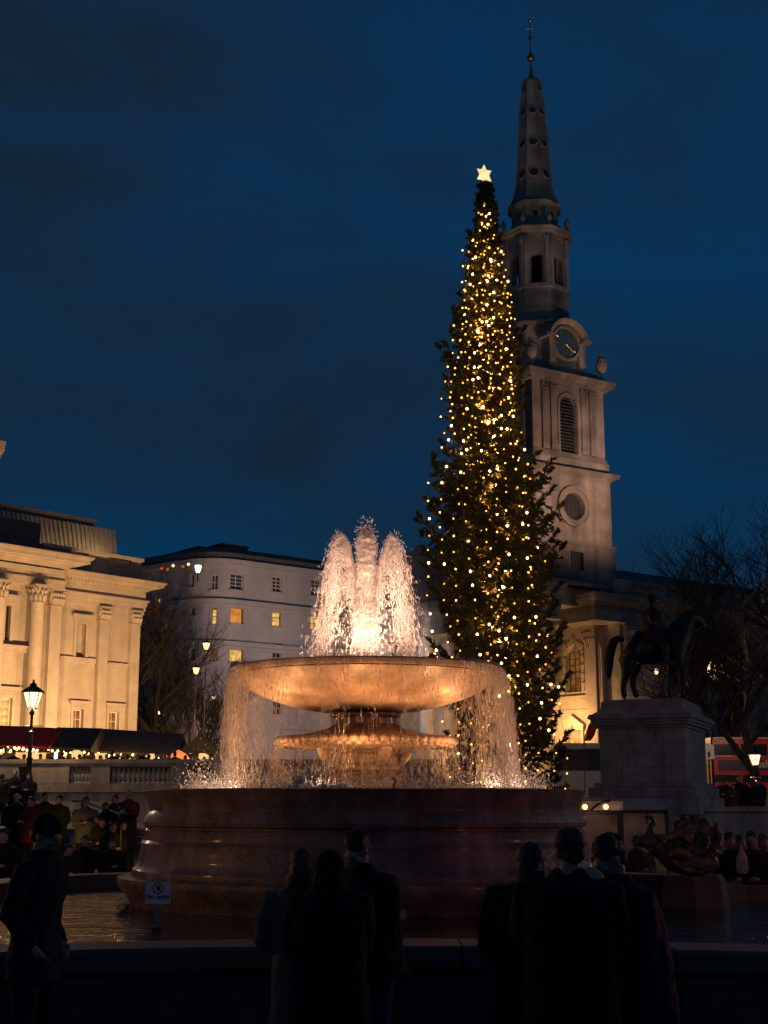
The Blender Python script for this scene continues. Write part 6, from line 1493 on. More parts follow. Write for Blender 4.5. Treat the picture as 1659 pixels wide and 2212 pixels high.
# splashes where the water lands
def splash(n, r0, rw, hs_, seed, arcs=None, rmax=None):
    rs = np.random.RandomState(seed); a = rs.rand(n)*2*math.pi if arcs is None else np.concatenate([rs.normal(am, aw, int(n*f_)) for am, aw, f_ in arcs]); n = len(a)
    cl = rs.randint(0, 60, n); cy_ = rs.uniform(.4,1.8,60); r_ = r0+rs.normal(size=n)*rw; z = BZ+rs.exponential(hs_, n)*cy_[cl]; r_ = np.minimum(r_, RR-.34)
    P = np.stack([FX+r_*np.cos(a), FY+r_*np.sin(a), z],1); w_ = rs.uniform(.003,.008,n); return P, rs.normal(size=(n,3))*.6+np.array([0,0,1.0]), w_*rs.uniform(1.2,3,n), w_
sp1 = splash(9000, 2.12, .15, .060, 3); sp2 = splash(4500, 1.3, .12, .04, 4); sp3 = splash(7000, 2.2, .12, .085, 6, [(R(-155),.35,.42),(R(-28),.38,.58)])
drops('splash', *[np.concatenate(q) for q in zip(sp1,sp2,sp3)], M['foam'], fw_)
fo = MB(); rs = random.Random(4)
for k in range(70):
    a = R(-100)+rs.uniform(-.22,.10); r_ = 2.35+rs.uniform(-.1,.12); s_ = rs.uniform(.015,.05); fo.ell((FX+r_*math.cos(a), FY+r_*math.sin(a), BZ+s_*.6+rs.random()*.05), (s_*1.3,s_,s_), 7, 5)
for k in range(40):
    a = R(-108)+rs.uniform(-.02,.02); r_ = 2.35; s_ = rs.uniform(.015,.04); fo.ell((FX+r_*math.cos(a), FY+r_*math.sin(a), BZ+s_+rs.random()*.13), (s_,s_,s_*1.2), 7, 5)
part('foam', fo, M['foam'], fw_, True, 180, kind='stuff')

# fountain lamps: in the bowl and in the basin
um = MB().lathe([(.06,-.05),(.075,0),(.06,.02)], 12).mesh('underwater_lamp', M['bronze']); WARM = (1.0,.62,.34)
def flamp(r_, deg, z, tgt, e, spot, col=WARM, size=.26, fix=True):
    a = R(deg); x, y = r_*math.cos(a), r_*math.sin(a)
    if fix: put('underwater_lamp', um, fn, (x, y, z-.09))
    return lamp('fountain_light', 'SPOT', (FX+x, FY+y, z), e, col, size, (FX+tgt[0], FY+tgt[1], tgt[2]), spot, .8)
for d_ in (30,150,270): flamp(.42, d_, JZ+.03, (0,0,JZ+1.2), 480, 80, (1.0,.58,.38))
for d_ in (-145,-90,-35,20,90,160): flamp(1.15, d_, JZ+.03, (0,0,JZ+.95), 270, 74, (1.0,.53,.34))
for d_ in (-150,-95,-35,30,90,150): flamp(1.75, d_, BZ+.06, (.9*math.cos(R(d_)), .9*math.sin(R(d_)), BT-.2), 150, 110, (1.0,.45,.16))
for d_ in (-160,-125,-60,-20,20,160,90): flamp(2.42, d_, BZ+.05, (2.0*math.cos(R(d_)), 2.0*math.sin(R(d_)), BT-.4), 75, 100, (1.0,.50,.27))

for d_, e_ in ((-158,10),(-140,8),(-103,7),(-40,10),(-20,9),(15,6)):
    a_ = R(d_); lamp('fountain_light', 'POINT', (FX+2.05*math.cos(a_), FY+2.05*math.sin(a_), BZ+.10), e_, (1.0,.60,.38), .06)  # extra points added without fixtures to brighten the landing splashes

# ---------------------------------------------------------------- floodlights of the place, and added fill lights
FL = (1.0,.54,.22)
def gpt(s, off, z): q = GP.P+GP.d*s+GP.n*off; return (q.x, q.y, z)
for s_, e_ in ((-3,4900),(-9,6200),(-16,6400)): lamp('gallery_floodlight', 'SPOT', gpt(s_, 10.5, 2.9), e_, FL, .25, gpt(s_+.8, 0, 11), 125)
print('roofz', ct1, pz, zr1); lamp('gallery_roof_light', 'SPOT', gpt(-2.6, -.35, pz+2.42), 420, FL, .1, gpt(-3.2,-3,zr1+2.6), 150); lamp('gallery_roof_light', 'SPOT', gpt(-6.0, -.35, pz+2.42), 120, FL, .1, gpt(-6,-3,zr1+2.6), 150)
# church portico lamps and tower floodlights
def ppt(x, off, z): q = Vector((WP.P.x, WP.P.y)); d = -pd; n_ = Vector((d.y, -d.x)); n_ = n_ if n_.y < 0 else -n_; v_ = q+d*x+n_*off; return (v_.x, v_.y, z)
for x, e_ in ((-2.2,850),(-7.5,600),(-13.5,150)): lamp('portico_lamp', 'POINT', ppt(x, 2.3, 7.0), e_, (1.0,.50,.17), .3)
def cpt(x, off, z): v_ = CP.P+CP.d*x+CP.n*off; return (v_.x, v_.y, z)
lamp('tower_floodlight', 'SPOT', cpt(1.5, 9, 20), 2500, (1.0,.52,.34), .5, cpt(2.5, 0, 27), 100, .8)
lamp('tower_floodlight', 'SPOT', cpt(9, 9, 19.5), 950, (1.0,.52,.34), .5, cpt(4.5, 0, 26), 90, .8)
lamp('spire_fill', 'SPOT', cpt(-4, 38, 3), 15000, (1.0,.76,.56), .5, cpt(3.0, -3, 43), 46, .7)  # added spot standing in for city glow, brightens the spire
# street glow on the pale building
q = WB.P+WB.d*0.5+WB.n*16; lamp('street_light_glow', 'SPOT', (q.x, q.y, 9.5), 2600, (1.0,.84,.84), .4, (WB.P.x+WB.d.x*5, WB.P.y+WB.d.y*5, 12), 150)
q = WB.P+WB.d*(-6)+WB.n*15; lamp('street_light_glow', 'POINT', (q.x, q.y, 9.0), 160, (1.0,.60,.45), .4)
# fill points added without fixtures to brighten pedestal, plinth, balustrade, bus and foreground
for (x, y, z, e, c) in ((-11, 14.5, 3.6, 300, (1.0,.42,.12)), (-6.2,11.6,.95,12,(1.0,.36,.12)), (5.6,11.9,.95,34,(1.0,.16,.07)), (13, 15, 4.0, 170, (1.0,.36,.20)), (24, 30, 8.0, 800, (1.0,.80,.76)), (-12, 39, 6.5, 420, (1.0,.66,.48)), (19.5, 68, 6.5, 260, (1.0,.62,.42)), (-9,-9,9,60,(1.0,.60,.42))): lamp('square_fill', 'POINT', (x, y, z), e, c, .25)
v_ = RP.P+RP.d*1.2+RP.n*2.6; lamp('portico_lamp', 'POINT', (v_.x, v_.y, 6.5), 170, (1.0,.52,.30), .2)  # extra point added without a fixture to light the return wall
# stalls, steps, kiosk, plinth side
for u in (40,150,260,430): p = at(u, 1630, 58.8); lamp('stall_lamp', 'POINT', (p.x, 58.6, p.z+.15), 42, (1.0,.55,.2), .12)
p = at(140,1770,30.5); lamp('step_light', 'SPOT', (p.x+.1, 29.2, 1.1), 26, (1.0,.52,.10), .05, (p.x, 31.6, .7), 80)
p = at(285,1800,30); lamp('step_light', 'SPOT', (p.x+.1, 29.2, 1.2), 14, (1.0,.52,.10), .05, (p.x, 31.6, .8), 60)
p = at(1500,1900,14.8); lamp('pool_lamp', 'SPOT', (p.x+.1, 14.6, .64), 5, (1.0,.5,.12), .05, (mo.x, MY, 1.2), 70)
p = at(1290,1760,KY); lamp('kiosk_lamp', 'POINT', (p.x, KY-1.0, 1.7), 4, (1.0,.55,.4), .08)

# ---------------------------------------------------------------- people
def remesh(mb, name, mt, vox, bumpy=0.0, bscale=.12, sm=4):
    me = bpy.data.meshes.new('rm'); me.from_pydata(mb.v, [], mb.f); o = bpy.data.objects.new('rm', me); COL.objects.link(o)
    r_ = o.modifiers.new('r','REMESH'); r_.mode = 'VOXEL'; r_.voxel_size = vox
    if sm: s_ = o.modifiers.new('s','SMOOTH'); s_.iterations = sm; s_.factor = .5
    if bumpy:
        tx = bpy.data.textures.get('folds') or bpy.data.textures.new('folds','CLOUDS'); tx.noise_scale = bscale
        d_ = o.modifiers.new('d','DISPLACE'); d_.texture = tx; d_.strength = bumpy; d_.mid_level = .5
    dg = bpy.context.evaluated_depsgraph_get(); m2 = bpy.data.meshes.new_from_object(o.evaluated_get(dg)); m2.name = name
    bpy.data.objects.remove(o); bpy.data.meshes.remove(me); m2.materials.clear(); m2.materials.append(mt)
    m2.polygons.foreach_set('use_smooth', [True]*len(m2.polygons)); return m2
def cloth(name, col, rough=.85): return mat(name, col, rough, .2, 12, .002, 120, spec=.25)
SK = mat('skin', (.42,.25,.18), .5, .08, 20); SK2 = mat('tan_skin', (.26,.15,.10), .5, .08, 20)
HAIRS = [mat('dark_hair', (.018,.013,.010), .6, .4, 40, .002, 200), mat('brown_hair', (.07,.035,.018), .55, .4, 40, .002, 200), mat('fair_hair', (.30,.20,.11), .55, .3, 40, .002, 200), mat('grey_hair', (.35,.33,.31), .6, .3, 40, .002, 200)]
def head_mb(mb, c, s=1.0, yaw=0.0, pitch=0.0, roll=0.0):
    """head facing -y, c = centre of skull"""
    Rm = Matrix.Rotation(yaw,3,'Z') @ Matrix.Rotation(roll,3,'Y') @ Matrix.Rotation(pitch,3,'X'); C = Vector(c)
    def E(p, r): mb.ell(C+Rm @ (Vector(p)*s), [q*s for q in r], 14, 10, Rm)
    E((0,.012,.02),(.074,.094,.092)); E((0,-.018,-.045),(.058,.070,.070)); E((0,-.045,-.095),(.036,.036,.028)); E((0,-.088,.012),(.050,.018,.016))
    E((0,-.098,-.022),(.0125,.022,.028)); E((0,-.112,-.036),(.015,.014,.011)); E((0,-.090,-.066),(.022,.014,.0065)); E((0,-.088,-.077),(.019,.013,.007))
    for q in (-1,1): E((q*.030,-.083,-.006),(.013,.010,.009)); E((q*.040,-.072,-.032),(.020,.018,.018)); E((q*.078,.008,-.018),(.010,.020,.032))
    mb.tube([C+Rm @ (Vector((0,.02,-.06))*s), C+Vector((0,.03,-.16))*s, C+Vector((0,.045,-.25))*s], [.055*s,.054*s,.062*s], 12)
    return Rm
def hand(mb, w, d, palm_n, s=1.0, curl=.5):
    """w wrist, d direction, palm normal; five separate curled fingers"""
    w = Vector(w); d = Vector(d).normalized(); n_ = Vector(palm_n); n_ = (n_-d*n_.dot(d)).normalized(); sd = d.cross(n_)
    mb.tube([w-d*.02, w+d*.03*s, w+d*.075*s, w+d*.092*s], [.024*s,.028*s,.030*s,.020*s], 10)
    mb.tube([w+d*.05*s-sd*.02*s, w+d*.085*s-sd*.026*s], [.018*s,.014*s], 8); mb.tube([w+d*.05*s+sd*.02*s, w+d*.085*s+sd*.026*s], [.018*s,.014*s], 8)
    for k, ln in enumerate((.066,.078,.072,.056)):
        b = w+d*.085*s+sd*(-.029+.0195*k)*s; a = d.copy(); pts = [b-d*.02*s, b]
        for seg in (.42,.33,.25): a = (a+n_*curl*.6).normalized(); pts.append(pts[-1]+a*ln*seg*s)
        mb.tube(pts, [.0095*s,.0095*s,.0085*s,.008*s,.006*s], 7)
    b = w+d*.025*s-sd*.022*s; a = (d*.7-sd*.8+n_*.25).normalized(); p2 = b+a*.04*s; a2 = (d*.9-sd*.1+n_*.4).normalized(); mb.tube([b, p2, p2+a2*.03*s, p2+a2*.05*s], [.014*s,.0115*s,.010*s,.007*s], 7)
def person(label, loc, rotz, H, coat, coatlen=.45, bulk=1.0, trous=None, hairm=0, hair='short', hat=None, arms=None, bow=0.0, hyaw=0.0, hpitch=0.0, hroll=0.0, hoff=(0,0), vox=.013, skinm=None, long=False, sw=1.0, extra=None, group=None, sit=False, hem=1.0, legs=True):
    s = H/1.75; root = thing('person', label, 'person', loc, rotz, group); skinm = skinm or SK
    trous = trous or M['cloth_black']
    hx, hy = hoff; hy -= bow
    hc = Vector((hx, hy, 1.63*s)); zsh = 1.42*s
    if arms is None: arms = [((-.30,-.02,1.10),(-.27,-.12,.86)),((.30,-.02,1.10),(.27,-.12,.86))]
    b = MB(); Rm = head_mb(b, hc, s, hyaw, hpitch, hroll)
    by = -bow*.6
    b.loft([(0,0,.86*s,.145*s,.11*s),(0,0,.98*s,.15*s,.11*s),(0,by*.3,1.12*s,.135*s,.10*s),(0,by*.7,1.30*s,.165*s,.115*s),(0,by,1.42*s,.155*s,.09*s),(0,by,1.50*s,.06*s,.055*s)], 14)
    sh = [Vector((q*.185*s*sw, by, 1.40*s)) for q in (-1,1)]
    A = []
    for k, (el, wr) in enumerate(arms):
        e_, w_ = Vector(el)*s, Vector(wr)*s; A.append((sh[k], e_, w_)); b.tube([sh[k]*.9+Vector((0,0,.14*s)), sh[k], e_, w_], [.05*s,.052*s,.040*s,.027*s], 9); q_ = (w_-e_).normalized(); hand(b, w_, q_, (-q_.y*0-(.9 if k else -.9), -.4, 0), s)
    lg = []
    for q in (-1,1):
        if sit: P_ = [(q*.09*s,0,.90*s),(q*.12*s,-.42*s,.88*s),(q*.13*s,-.46*s,.48*s),(q*.13*s,-.58*s,.45*s)]
        else: P_ = [(q*.09*s,0,.90*s),(q*.10*s,-.01,.50*s),(q*.105*s,.01,.09*s),(q*.11*s,-.12*s,.04*s)]
        lg.append(P_); b.tube(P_, [.085*s,.058*s,.038*s,.030*s], 9)
    put('body', remesh(b, 'body', skinm, min(vox, .011) if vox < .02 else vox, 0, sm=2), root)
    # coat
    c = MB(); B = bulk; hz = (.86+.04-coatlen)*s if not sit else .78*s
    secs = [(0,.0,hz,.235*B*hem*s,.185*B*hem*s),(0,0,(hz+.95*s)/2,.220*B*s,.175*B*s),(0,by*.2,1.00*s,.205*B*s,.160*B*s),(0,by*.5,1.18*s,.212*B*s,.160*B*s),(0,by*.9,1.34*s,.222*B*sw*s,.155*B*s),(0,by,1.44*s,.190*B*sw*s,.125*B*s),(0,by-.01,1.50*s,.10*s,.09*s),(0,by-.01,1.535*s,.082*s,.080*s)]
    c.loft(secs, 18, 2.3)
    for k, (S_, e_, w_) in enumerate(A):
        S2 = S_+Vector(((-1 if k == 0 else 1)*.02*s, 0, 0)); mid = S2.lerp(e_, .5)+Vector(((-1 if k == 0 else 1)*.012,0,0))
        c.tube([S_*.75+Vector((0,by*.25,.35*s)), S2, mid, e_, e_.lerp(w_,.55), w_], [.075*B*s,.088*B*s,.080*B*s,.070*B*s,.060*B*s,.050*s], 12)
    put('coat', remesh(c, 'coat', coat, vox*1.1, .028 if vox < .02 else .02, .09), root)
    if legs:
        t = MB()
        for P_ in lg: t.tube([P_[0], ((P_[0][0]+P_[1][0])/2, (P_[0][1]+P_[1][1])/2, (P_[0][2]+P_[1][2])/2), P_[1], ((P_[1][0]+P_[2][0])/2, (P_[1][1]+P_[2][1])/2, (P_[1][2]+P_[2][2])/2), P_[2]], [.108*s,.098*s,.080*s,.072*s,.066*s], 12)
        t.ell((0,0,.90*s), (.165*s,.13*s,.10*s), 14, 8)
        put('trousers', remesh(t, 'trousers', trous, vox*1.1, .02, .10), root)
        for P_ in lg: m = MB(); q = P_[2]; m.loft([(q[0],q[1]-.05*s,q[2]-.09*s,.05*s,.135*s),(q[0],q[1]-.05*s,q[2]-.04*s,.048*s,.13*s),(q[0],q[1],q[2]+.0*s,.045*s,.06*s),(q[0],q[1],q[2]+.07*s,.048*s,.05*s)], 12); part('shoe', m, M['cloth_black'], root, True, 60)
    hm = HAIRS[hairm]; h = MB()
    def E(p, r): h.ell(hc+Rm @ (Vector(p)*s), [q*s for q in r], 16, 11, Rm)
    if hair in ('short','curly'):
        E((0,.022,.034),(.084,.098,.090)); E((0,.055,-.02),(.070,.062,.06)); 
        if hair == 'curly':
            rs = random.Random(hash(label) % 999)
            for _ in range(46): a, p_ = rs.uniform(0,6.28), rs.uniform(.15,1.4); E((.084*math.cos(a)*math.cos(p_), .022+.098*math.sin(a)*math.cos(p_)*(1 if math.sin(a) > 0 else .75), .034+.09*math.sin(p_)), (.02,.02,.018))
    elif hair == 'long':
        E((0,.022,.030),(.090,.104,.096)); E((0,.06,-.06),(.088,.07,.11)); h.loft([(hc.x,hc.y+.07*s,hc.z-.34*s,.05*s,.025*s),(hc.x,hc.y+.085*s,hc.z-.22*s,.095*s,.04*s),(hc.x,hc.y+.07*s,hc.z-.05*s,.09*s,.05*s)], 12)
    elif hair == 'pony': E((0,.022,.032),(.084,.099,.090)); E((0,.13,.02),(.035,.045,.045)); h.tube([hc+Vector((0,.13,.01))*s, hc+Vector((0,.17,-.10))*s, hc+Vector((0,.14,-.24))*s], [.035*s,.035*s,.012*s], 8)
    elif hair == 'hood': E((0,.035,.020),(.108,.115,.115)); h.loft([(hc.x,hc.y+.05,hc.z-.17*s,.15*s,.12*s),(hc.x,hc.y+.04,hc.z-.05*s,.105*s,.10*s)], 14); hm = coat
    if hair != 'none': put('hair' if hair != 'hood' else 'hood', remesh(h, 'hair' if hair != 'hood' else 'hood', hm, .009 if vox < .02 else .02, .012, .03, 2), root)
    if hat is not None:
        h = MB(); E((0,.018,.052),(.094,.108,.082)); E((0,.02,.012),(.096,.110,.030)); put('beanie', remesh(h, 'beanie', hat, .009 if vox < .02 else .02, .004, .03, 2), root)
    if extra: extra(root, s, hc, Rm, by)
    return root
M['cloth_black'] = cloth('black_cloth', (.012,.012,.014)); M['cloth_navy'] = cloth('navy_cloth', (.012,.016,.030)); M['cloth_grey'] = cloth('light_grey_wool', (.10,.095,.085)); M['cloth_denim'] = cloth('blue_denim', (.035,.075,.15)); M['cloth_brown'] = cloth('brown_cloth', (.06,.04,.028))
M['fur'] = mat('cream_fur', (.62,.50,.40), .95, .3, 60, .012, 90); M['cloth_olive'] = cloth('olive_cloth', (.022,.022,.016)); M['cloth_red'] = cloth('red_cloth', (.13,.015,.015)); M['cloth_cream'] = cloth('cream_cloth', (.38,.34,.29)); M['cloth_hivis'] = cloth('hi_vis_yellow_cloth', (.45,.62,.05))
def hpos(u, vtop, Y, H, hx=0.0): p = at(u, vtop, Y); return p
def stand(u, Y, z0=0.0, v=1850): p = at(u, v, Y); return (p.x, Y, z0)
pock = [((-.26,.04,1.12),(-.17,-.09,.93)),((.26,.04,1.12),(.17,-.09,.93))]
hold = [((-.24,-.07,1.12),(-.08,-.28,1.17)),((.24,-.07,1.12),(.08,-.28,1.17))]
def belt(root, s, hc, Rm, by): pass
person('man in a dark beanie and long coat standing side on, far left', stand(84, 9.2), R(72), 1.70, M['cloth_navy'], .20, .88, M['cloth_navy'], 0, 'short', M['cloth_black'], pock, .05, 0, R(18), 0, vox=.012)
person('woman with dark hair in a long pale grey coat, left of the huddled trio', stand(647, 8.9), R(168), 1.50, M['cloth_grey'], .42, .90, M['cloth_black'], 1, 'long', None, pock, .04, R(20), R(12), 0, vox=.012, skinm=SK)
def scarf_fur(root, s, hc, Rm, by):
    m = MB(); n = 18; rs = random.Random(3)
    pts = [Vector((.135*s*math.cos(a), by+.135*s*math.sin(a)+.02, 1.525*s+(.015 if math.sin(a) > 0 else -.05)*s)) for a in [2*math.pi*k/n for k in range(n+1)]]
    m.tube(pts, [.060*s]*(n+1), 9, False)
    m.tube([pts[0]+Vector((0,-.03,-.03)), Vector((.10*s, by-.14*s, 1.36*s)), Vector((.06*s, by-.19*s, 1.15*s))], [.05*s,.055*s,.03*s], 8); m.tube([pts[n//2]+Vector((0,-.03,-.03)), Vector((-.10*s, by-.14*s, 1.36*s)), Vector((-.06*s, by-.19*s, 1.15*s))], [.05*s,.055*s,.03*s], 8)
    put('fur_collar', remesh(m, 'fur_collar', M['fur'], .010, .035, .018, 1), root)
person('person in a dark hooded coat seen from behind, middle of the huddled trio', stand(712, 8.55), R(180), 1.49, M['cloth_black'], .42, 1.28, M['cloth_black'], 0, 'hood', None, hold, .05, 0, R(8), 0, vox=.013)
def badge(root, s, hc, Rm, by):
    m = MB(); m.tube([(.315*s,-.02,1.20*s),(.327*s,-.02,1.20*s)], .034, 14); part('sleeve_badge', m, M['cloth_cream'], root)
person('curly haired man in black jacket and blue jeans, right of the huddled trio', stand(800, 9.25), R(-42), 1.60, M['cloth_black'], .12, 1.22, M['cloth_denim'], 0, 'curly', M['cloth_black'] if False else None, hold, .13, R(0), R(34), 0, vox=.012, extra=badge, skinm=SK)
person('woman with smooth dark hair in a broad dark coat, left of the right hand trio', stand(1150, 8.1), R(172), 1.56, M['cloth_black'], .40, 1.38, M['cloth_black'], 0, 'long', None, pock, .02, R(-20), 0, 0, vox=.013)
person('man with short dark hair and a cream fur collar seen from behind, centre right', stand(1226, 7.35), R(170), 1.655, M['cloth_black'], .36, 1.18, M['cloth_black'], 0, 'short', None, hold, .0, R(38), R(2), 0, vox=.012, extra=scarf_fur)
person('man in a navy coat bowing his reddish face, right of the fur collar', stand(1365, 7.7), R(-72), 1.60, M['cloth_navy'], .60, 1.30, M['cloth_navy'], 0, 'curly', None, hold, .14, 0, R(34), 0, vox=.013, skinm=SK)

# middle distance and background people: shared meshes, each person its own object
_base = {}
def base_person(kind):
    if kind in _base: return _base[kind]
    kw = dict(stand=dict(arms=hold), pock=dict(arms=pock), sit=dict(arms=hold, sit=True), back=dict(arms=pock))[kind]
    r_ = person('x', (0,-500,0), 0, 1.70, M['cloth_black'], .18, 1.05, M['cloth_black'], 0, 'short', None, vox=.032, **kw); _base[kind] = r_; return r_
def crowd(label, u, vtop, Y, z0, kind, rot, coatm, hairm, skinm=None, hat=None, trous='cloth_black', hairstyle=None, group=None):
    want = 1.22 if kind == 'sit' else 1.62
    if Y == 'steps':
        best = min(range(0, 9), key=lambda k_: abs(zat(vtop, 29.9+.42*k_+(1.2 if k_ == 8 else 0))-.16*k_-want)); Y = 29.9+.42*best+(1.2 if best == 8 else 0); z0 = .16*best
    src = base_person(kind); root = thing('person', label, 'person', (0,0,0), R(rot), group)
    p = at(u, vtop, Y); H = p.z-z0; zoff = 0
    top = 1.73*1.70/1.75
    if kind == 'sit': zoff = -.42
    sc_ = max(.80, min(1.14, (H)/(top+zoff))) 
    root.location = (p.x, Y, z0+zoff*sc_); root.scale = (sc_,)*3
    for ch_ in src.children:
        nm = ch_.name.split('.')[0]; mt_ = {'body': skinm or SK, 'coat': coatm, 'trousers': M[trous], 'hair': hat or HAIRS[hairm], 'shoe': M['cloth_black']}[nm]
        me = cached(('pm', ch_.data.name, mt_.name), lambda: ch_.data.copy())
        me.materials[0] = mt_; o = put('beanie' if (nm == 'hair' and hat) else nm, me, root)
    if hairstyle == 'long':
        def mk():
            m = MB(); m.loft([(0,.09,1.22,.07,.03),(0,.09,1.40,.11,.05),(0,.06,1.56,.11,.08),(0,.03,1.66,.09,.09)], 12); return m.mesh('long_hair', HAIRS[hairm], True)
        put('long_hair', cached(('lh', hairm), mk), root)
    return root
for nm_, mb_, vx_, bp__ in SCULPT: put(nm_, remesh(mb_, nm_, M['verdigris'], vx_, bp__, .06, 2), mg)
# on the terrace behind the balustrade (heads and shoulders over the rail)
tp = [
 (14,1618,'back',170,'cloth_cream',2,'person in a pale coat at the far left end of the balustrade',None,None),
 (30,1626,'stand',10,'cloth_black',0,'dark figure beside the pale coat at the left end of the balustrade',None,None),
 (52,1634,'stand',-20,'cloth_brown',1,'brown haired person under the lit cream sign at the far left',None,None),
 (88,1633,'pock',30,'cloth_black',0,'person leaning by the lamp post on its right side',None,None),
 (150,1632,'stand',20,'cloth_brown',1,'person with auburn hair just right of the blue tube light',None,'long'),
 (172,1634,'pock',200,'cloth_black',0,'hunched dark figure left of the small yellow menu board',None,None),
 (196,1630,'stand',-60,'cloth_black',0,'tall dark figure with back to the yellow menu board',None,None),
 (218,1636,'stand',60,'cloth_cream',0,'person in a cream top standing before the yellow menu board',None,None),
 (243,1626,'back',190,'cloth_black',0,'dark coated person right of the menu board',None,None),
 (266,1631,'stand',-70,'cloth_brown',2,'fair haired woman raising a hand at the balustrade, face lit orange',None,'long'),
 (286,1640,'stand',20,'cloth_black',1,'short person right of the fair haired woman at the balustrade',None,None),
 (309,1626,'stand',0,'cloth_black',3,'person in a pale grey woolly hat at the balustrade','cloth_grey',None),
 (338,1631,'pock',15,'cloth_black',1,'brown haired person right of the woolly hat',None,None),
 (356,1636,'stand',-15,'cloth_brown',0,'person in brown left of the red orange awning',None,None),
 (378,1628,'back',185,'cloth_black',0,'dark figure standing in front of the red orange awning',None,None),
 (412,1634,'stand',10,'cloth_black',0,'dark figure below the shorter thin street lamp',None,None),
 (455,1633,'stand',-10,'cloth_black',1,'dark figure below the taller thin street lamp',None,None),
 (112,1630,'pock',10,'cloth_black',0,'dark figure directly left of the blue white tube light',None,None),
 (135,1628,'stand',190,'cloth_black',0,'broad dark figure between the tube light and the yellow counter',None,None),
 (160,1640,'stand',20,'cloth_black',0,'short dark figure below the round yellow globe',None,None),
 (184,1638,'stand',0,'cloth_brown',0,'short figure in brown left of the menu board',None,None),
 (231,1634,'pock',30,'cloth_black',0,'dark figure overlapping the right side of the menu board',None,None),
 (254,1636,'stand',10,'cloth_olive',0,'olive coated person left of the fair haired woman',None,None),
 (276,1634,'back',180,'cloth_black',0,'dark figure tucked behind the fair haired woman on her right',None,None),
 (298,1634,'pock',-10,'cloth_black',0,'dark figure left of the pale grey woolly hat',None,None),
 (322,1634,'back',170,'cloth_black',0,'dark figure in front of the small yellow lantern',None,None),
 (347,1638,'stand',10,'cloth_black',0,'short dark figure left of the person in brown by the awning',None,None),
 (366,1632,'stand',10,'cloth_navy',0,'navy coated figure touching the left side of the red orange awning',None,None),
 (400,1636,'stand',-30,'cloth_black',0,'dark figure right of the red orange awning',None,None),
 (426,1632,'stand',30,'cloth_brown',1,'person in brown between the two thin lamp posts',None,None),
 (441,1639,'pock',0,'cloth_black',0,'short dark figure in front of the yellow lantern by the gabled stall',None,None),
 (466,1636,'stand',0,'cloth_black',0,'short dark figure left of the last person on the terrace',None,None),
 (476,1628,'stand',25,'cloth_brown',2,'last person on the terrace before the falling water',None,None)]
for u,v,k,r_,cm,hm,lb,ht,hs_ in tp: crowd(lb, u, v-4, 54.6+rng.uniform(0,1.2), 2.3, k, r_, M[cm], hm, None, M[ht] if ht else None, hairstyle=hs_, group='people behind the balustrade')
sp_l = [ # steps and landing, left
 (6,1672,'stand',150,39,1.28,'cloth_brown',1,'person in a brown coat cut by the left edge below the balustrade'),
 (33,1664,'stand',10,40,1.28,'cloth_black',3,'grey haired man in black just under the left end of the balustrade'),
 (63,1672,'stand',0,40,1.28,'cloth_black',1,'woman with long auburn hair at the foot of the terrace wall'),
 (37,1716,'pock',20,'steps',.0,'cloth_black',3,'grey headed man in the crowd left of the dark beanie'),
 (68,1722,'stand',-30,'steps',.32,'cloth_red',1,'small figure in dark red half behind the grey headed man'),
 (98,1712,'pock',40,'steps',.0,'cloth_olive',0,'person in a drab patterned coat behind the beanie man'),
 (128,1718,'pock',-20,'steps',1.28,'cloth_olive',0,'dark figure at the top of the handrail'),
 (186,1722,'stand',15,'steps',1.28,'cloth_grey',1,'person with reddish hair and a grey coat by the handrail post'),
 (228,1734,'sit',10,'steps',1.28,'cloth_black',0,'dark figure sitting at the top of the steps left of the white hat'),
 (248,1716,'sit',-15,'steps',1.40,'cloth_brown',1,'person with orange lit hair sitting beside the white hat'),
 (262,1744,'sit',25,'steps',.96,'cloth_black',0,'seated dark figure right below the white hat'),
 (222,1768,'sit',0,'steps',.8,'cloth_black',0,'figure in a black coat sitting midway down the steps'),
 (210,1762,'sit',-25,'steps',.9,'cloth_olive',1,'olive coated person sitting midway down the steps on the left'),
 (245,1776,'sit',30,'steps',.6,'cloth_olive',0,'olive coated person sitting midway down the steps on the right'),
 (268,1775,'sit',10,'steps',.6,'cloth_black',0,'dark figure sitting low on the steps nearest the pedestal'),
 (184,1806,'sit',-10,27.2,0,'cloth_black',1,'large dark seated figure with brown hair left of the pedestal foot'),
 (243,1812,'sit',20,27,0,'cloth_black',1,'large dark seated figure beside the pedestal foot'),
 (8,1792,'sit',10,24,.0,'cloth_black',0,'dark figure at the left edge by the pool'),
 (150,1826,'sit',15,25,0,'cloth_olive',0,'crouching figure between the beanie man and the seated pair')]
for u,v,k,r_,Y_,z0_,cm,hm,lb in sp_l: crowd(lb, u, v, Y_, z0_, k, r_, M[cm], hm, None, None, hairstyle='long' if 'woman' in lb or 'auburn' in lb else None, group='people on the steps')
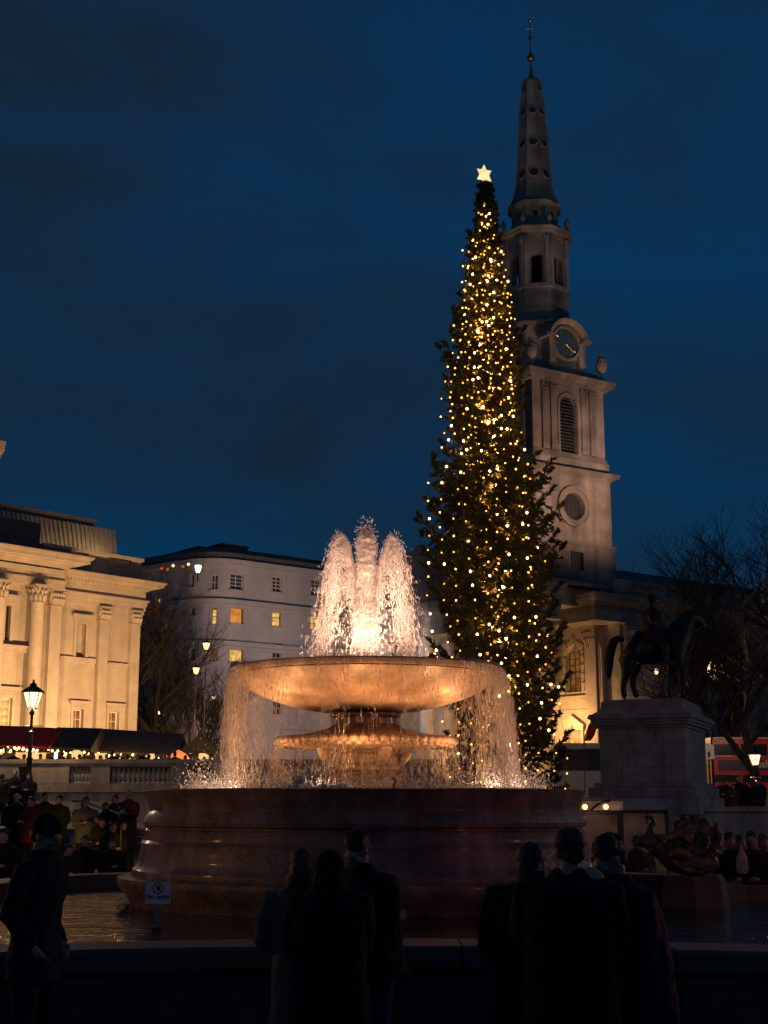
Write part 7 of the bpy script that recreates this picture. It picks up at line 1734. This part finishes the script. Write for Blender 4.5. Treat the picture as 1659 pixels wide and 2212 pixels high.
crowd('child in a white hat and pink jacket on the steps beside the terrace wall', 279, 1708, 'steps', 1.28, 'sit', -10, M['cloth_red'], 3, None, M['cloth_cream'], group='people on the steps')
rp = [
 (1557,1686,'stand',0,'cloth_red',1,'person in an orange red coat beside the plinth under the bus'),(1567,1684,'pock',20,'cloth_black',1,'brown haired person second from the plinth'),(1583,1694,'stand',-20,'cloth_brown',0,'shorter person in brown right of the orange red coat'),
 (1596,1678,'back',10,'cloth_black',2,'fair haired tall person in black in front of the bus'),(1612,1688,'stand',0,'cloth_black',1,'dark figure right of the tall fair haired person'),(1639,1684,'pock',10,'cloth_black',0,'dark figure just right of the orange lit tree trunk'),
 (1649,1696,'pock',-25,'cloth_hivis',1,'person in a hi vis yellow jacket at the right edge')]
for u,v,k,r_,cm,hm,lb in rp: crowd(lb, u, v, 52+rng.uniform(-.6,.6), 1.2, k, r_, M[cm], hm, group='people waiting by the buses')
rq = [(1575,1800,'sit',0,'cloth_black',0,19.3,'dark figure right of the mermaid sculpture beyond the pool'),(1597,1806,'sit',20,'cloth_brown',1,19.6,'person in brown just left of the pale bag carrier'),(1622,1796,'sit',-15,'cloth_black',0,19.2,'dark figure with a pale bag beyond the pool'),(1648,1804,'sit',0,'cloth_black',0,19.5,'dark figure at the right edge beyond the pool'),(1303,1818,'sit',190,'cloth_brown',1,24.5,'small figure lit from behind in front of the kiosk glass'),(1375,1806,'sit',10,'cloth_brown',1,24,'distant person between the kiosk and the mermaid sculpture')]
for u,v,k,r_,cm,hm,Y_,lb in rq: crowd(lb, u, v, Y_, 0, k, r_, M[cm], hm, SK2, group='people beyond the pool')
p = at(1602,1850,18.9); m = MB(); m.loft([(0,0,-.22,.06,.04),(0,0,-.16,.085,.05),(0,0,0,.07,.05),(0,0,.08,.03,.02),(0,0,.15,.012,.012)], 10); o = part('carrier_bag', m, M['cloth_cream'], None, True, 60, loc=p); tag(o, 'pale carrier bag hanging among the dark figures right of the sculpture', 'bag')
for r_ in _base.values():
    for c_ in list(r_.children): bpy.data.objects.remove(c_)
    bpy.data.objects.remove(r_)
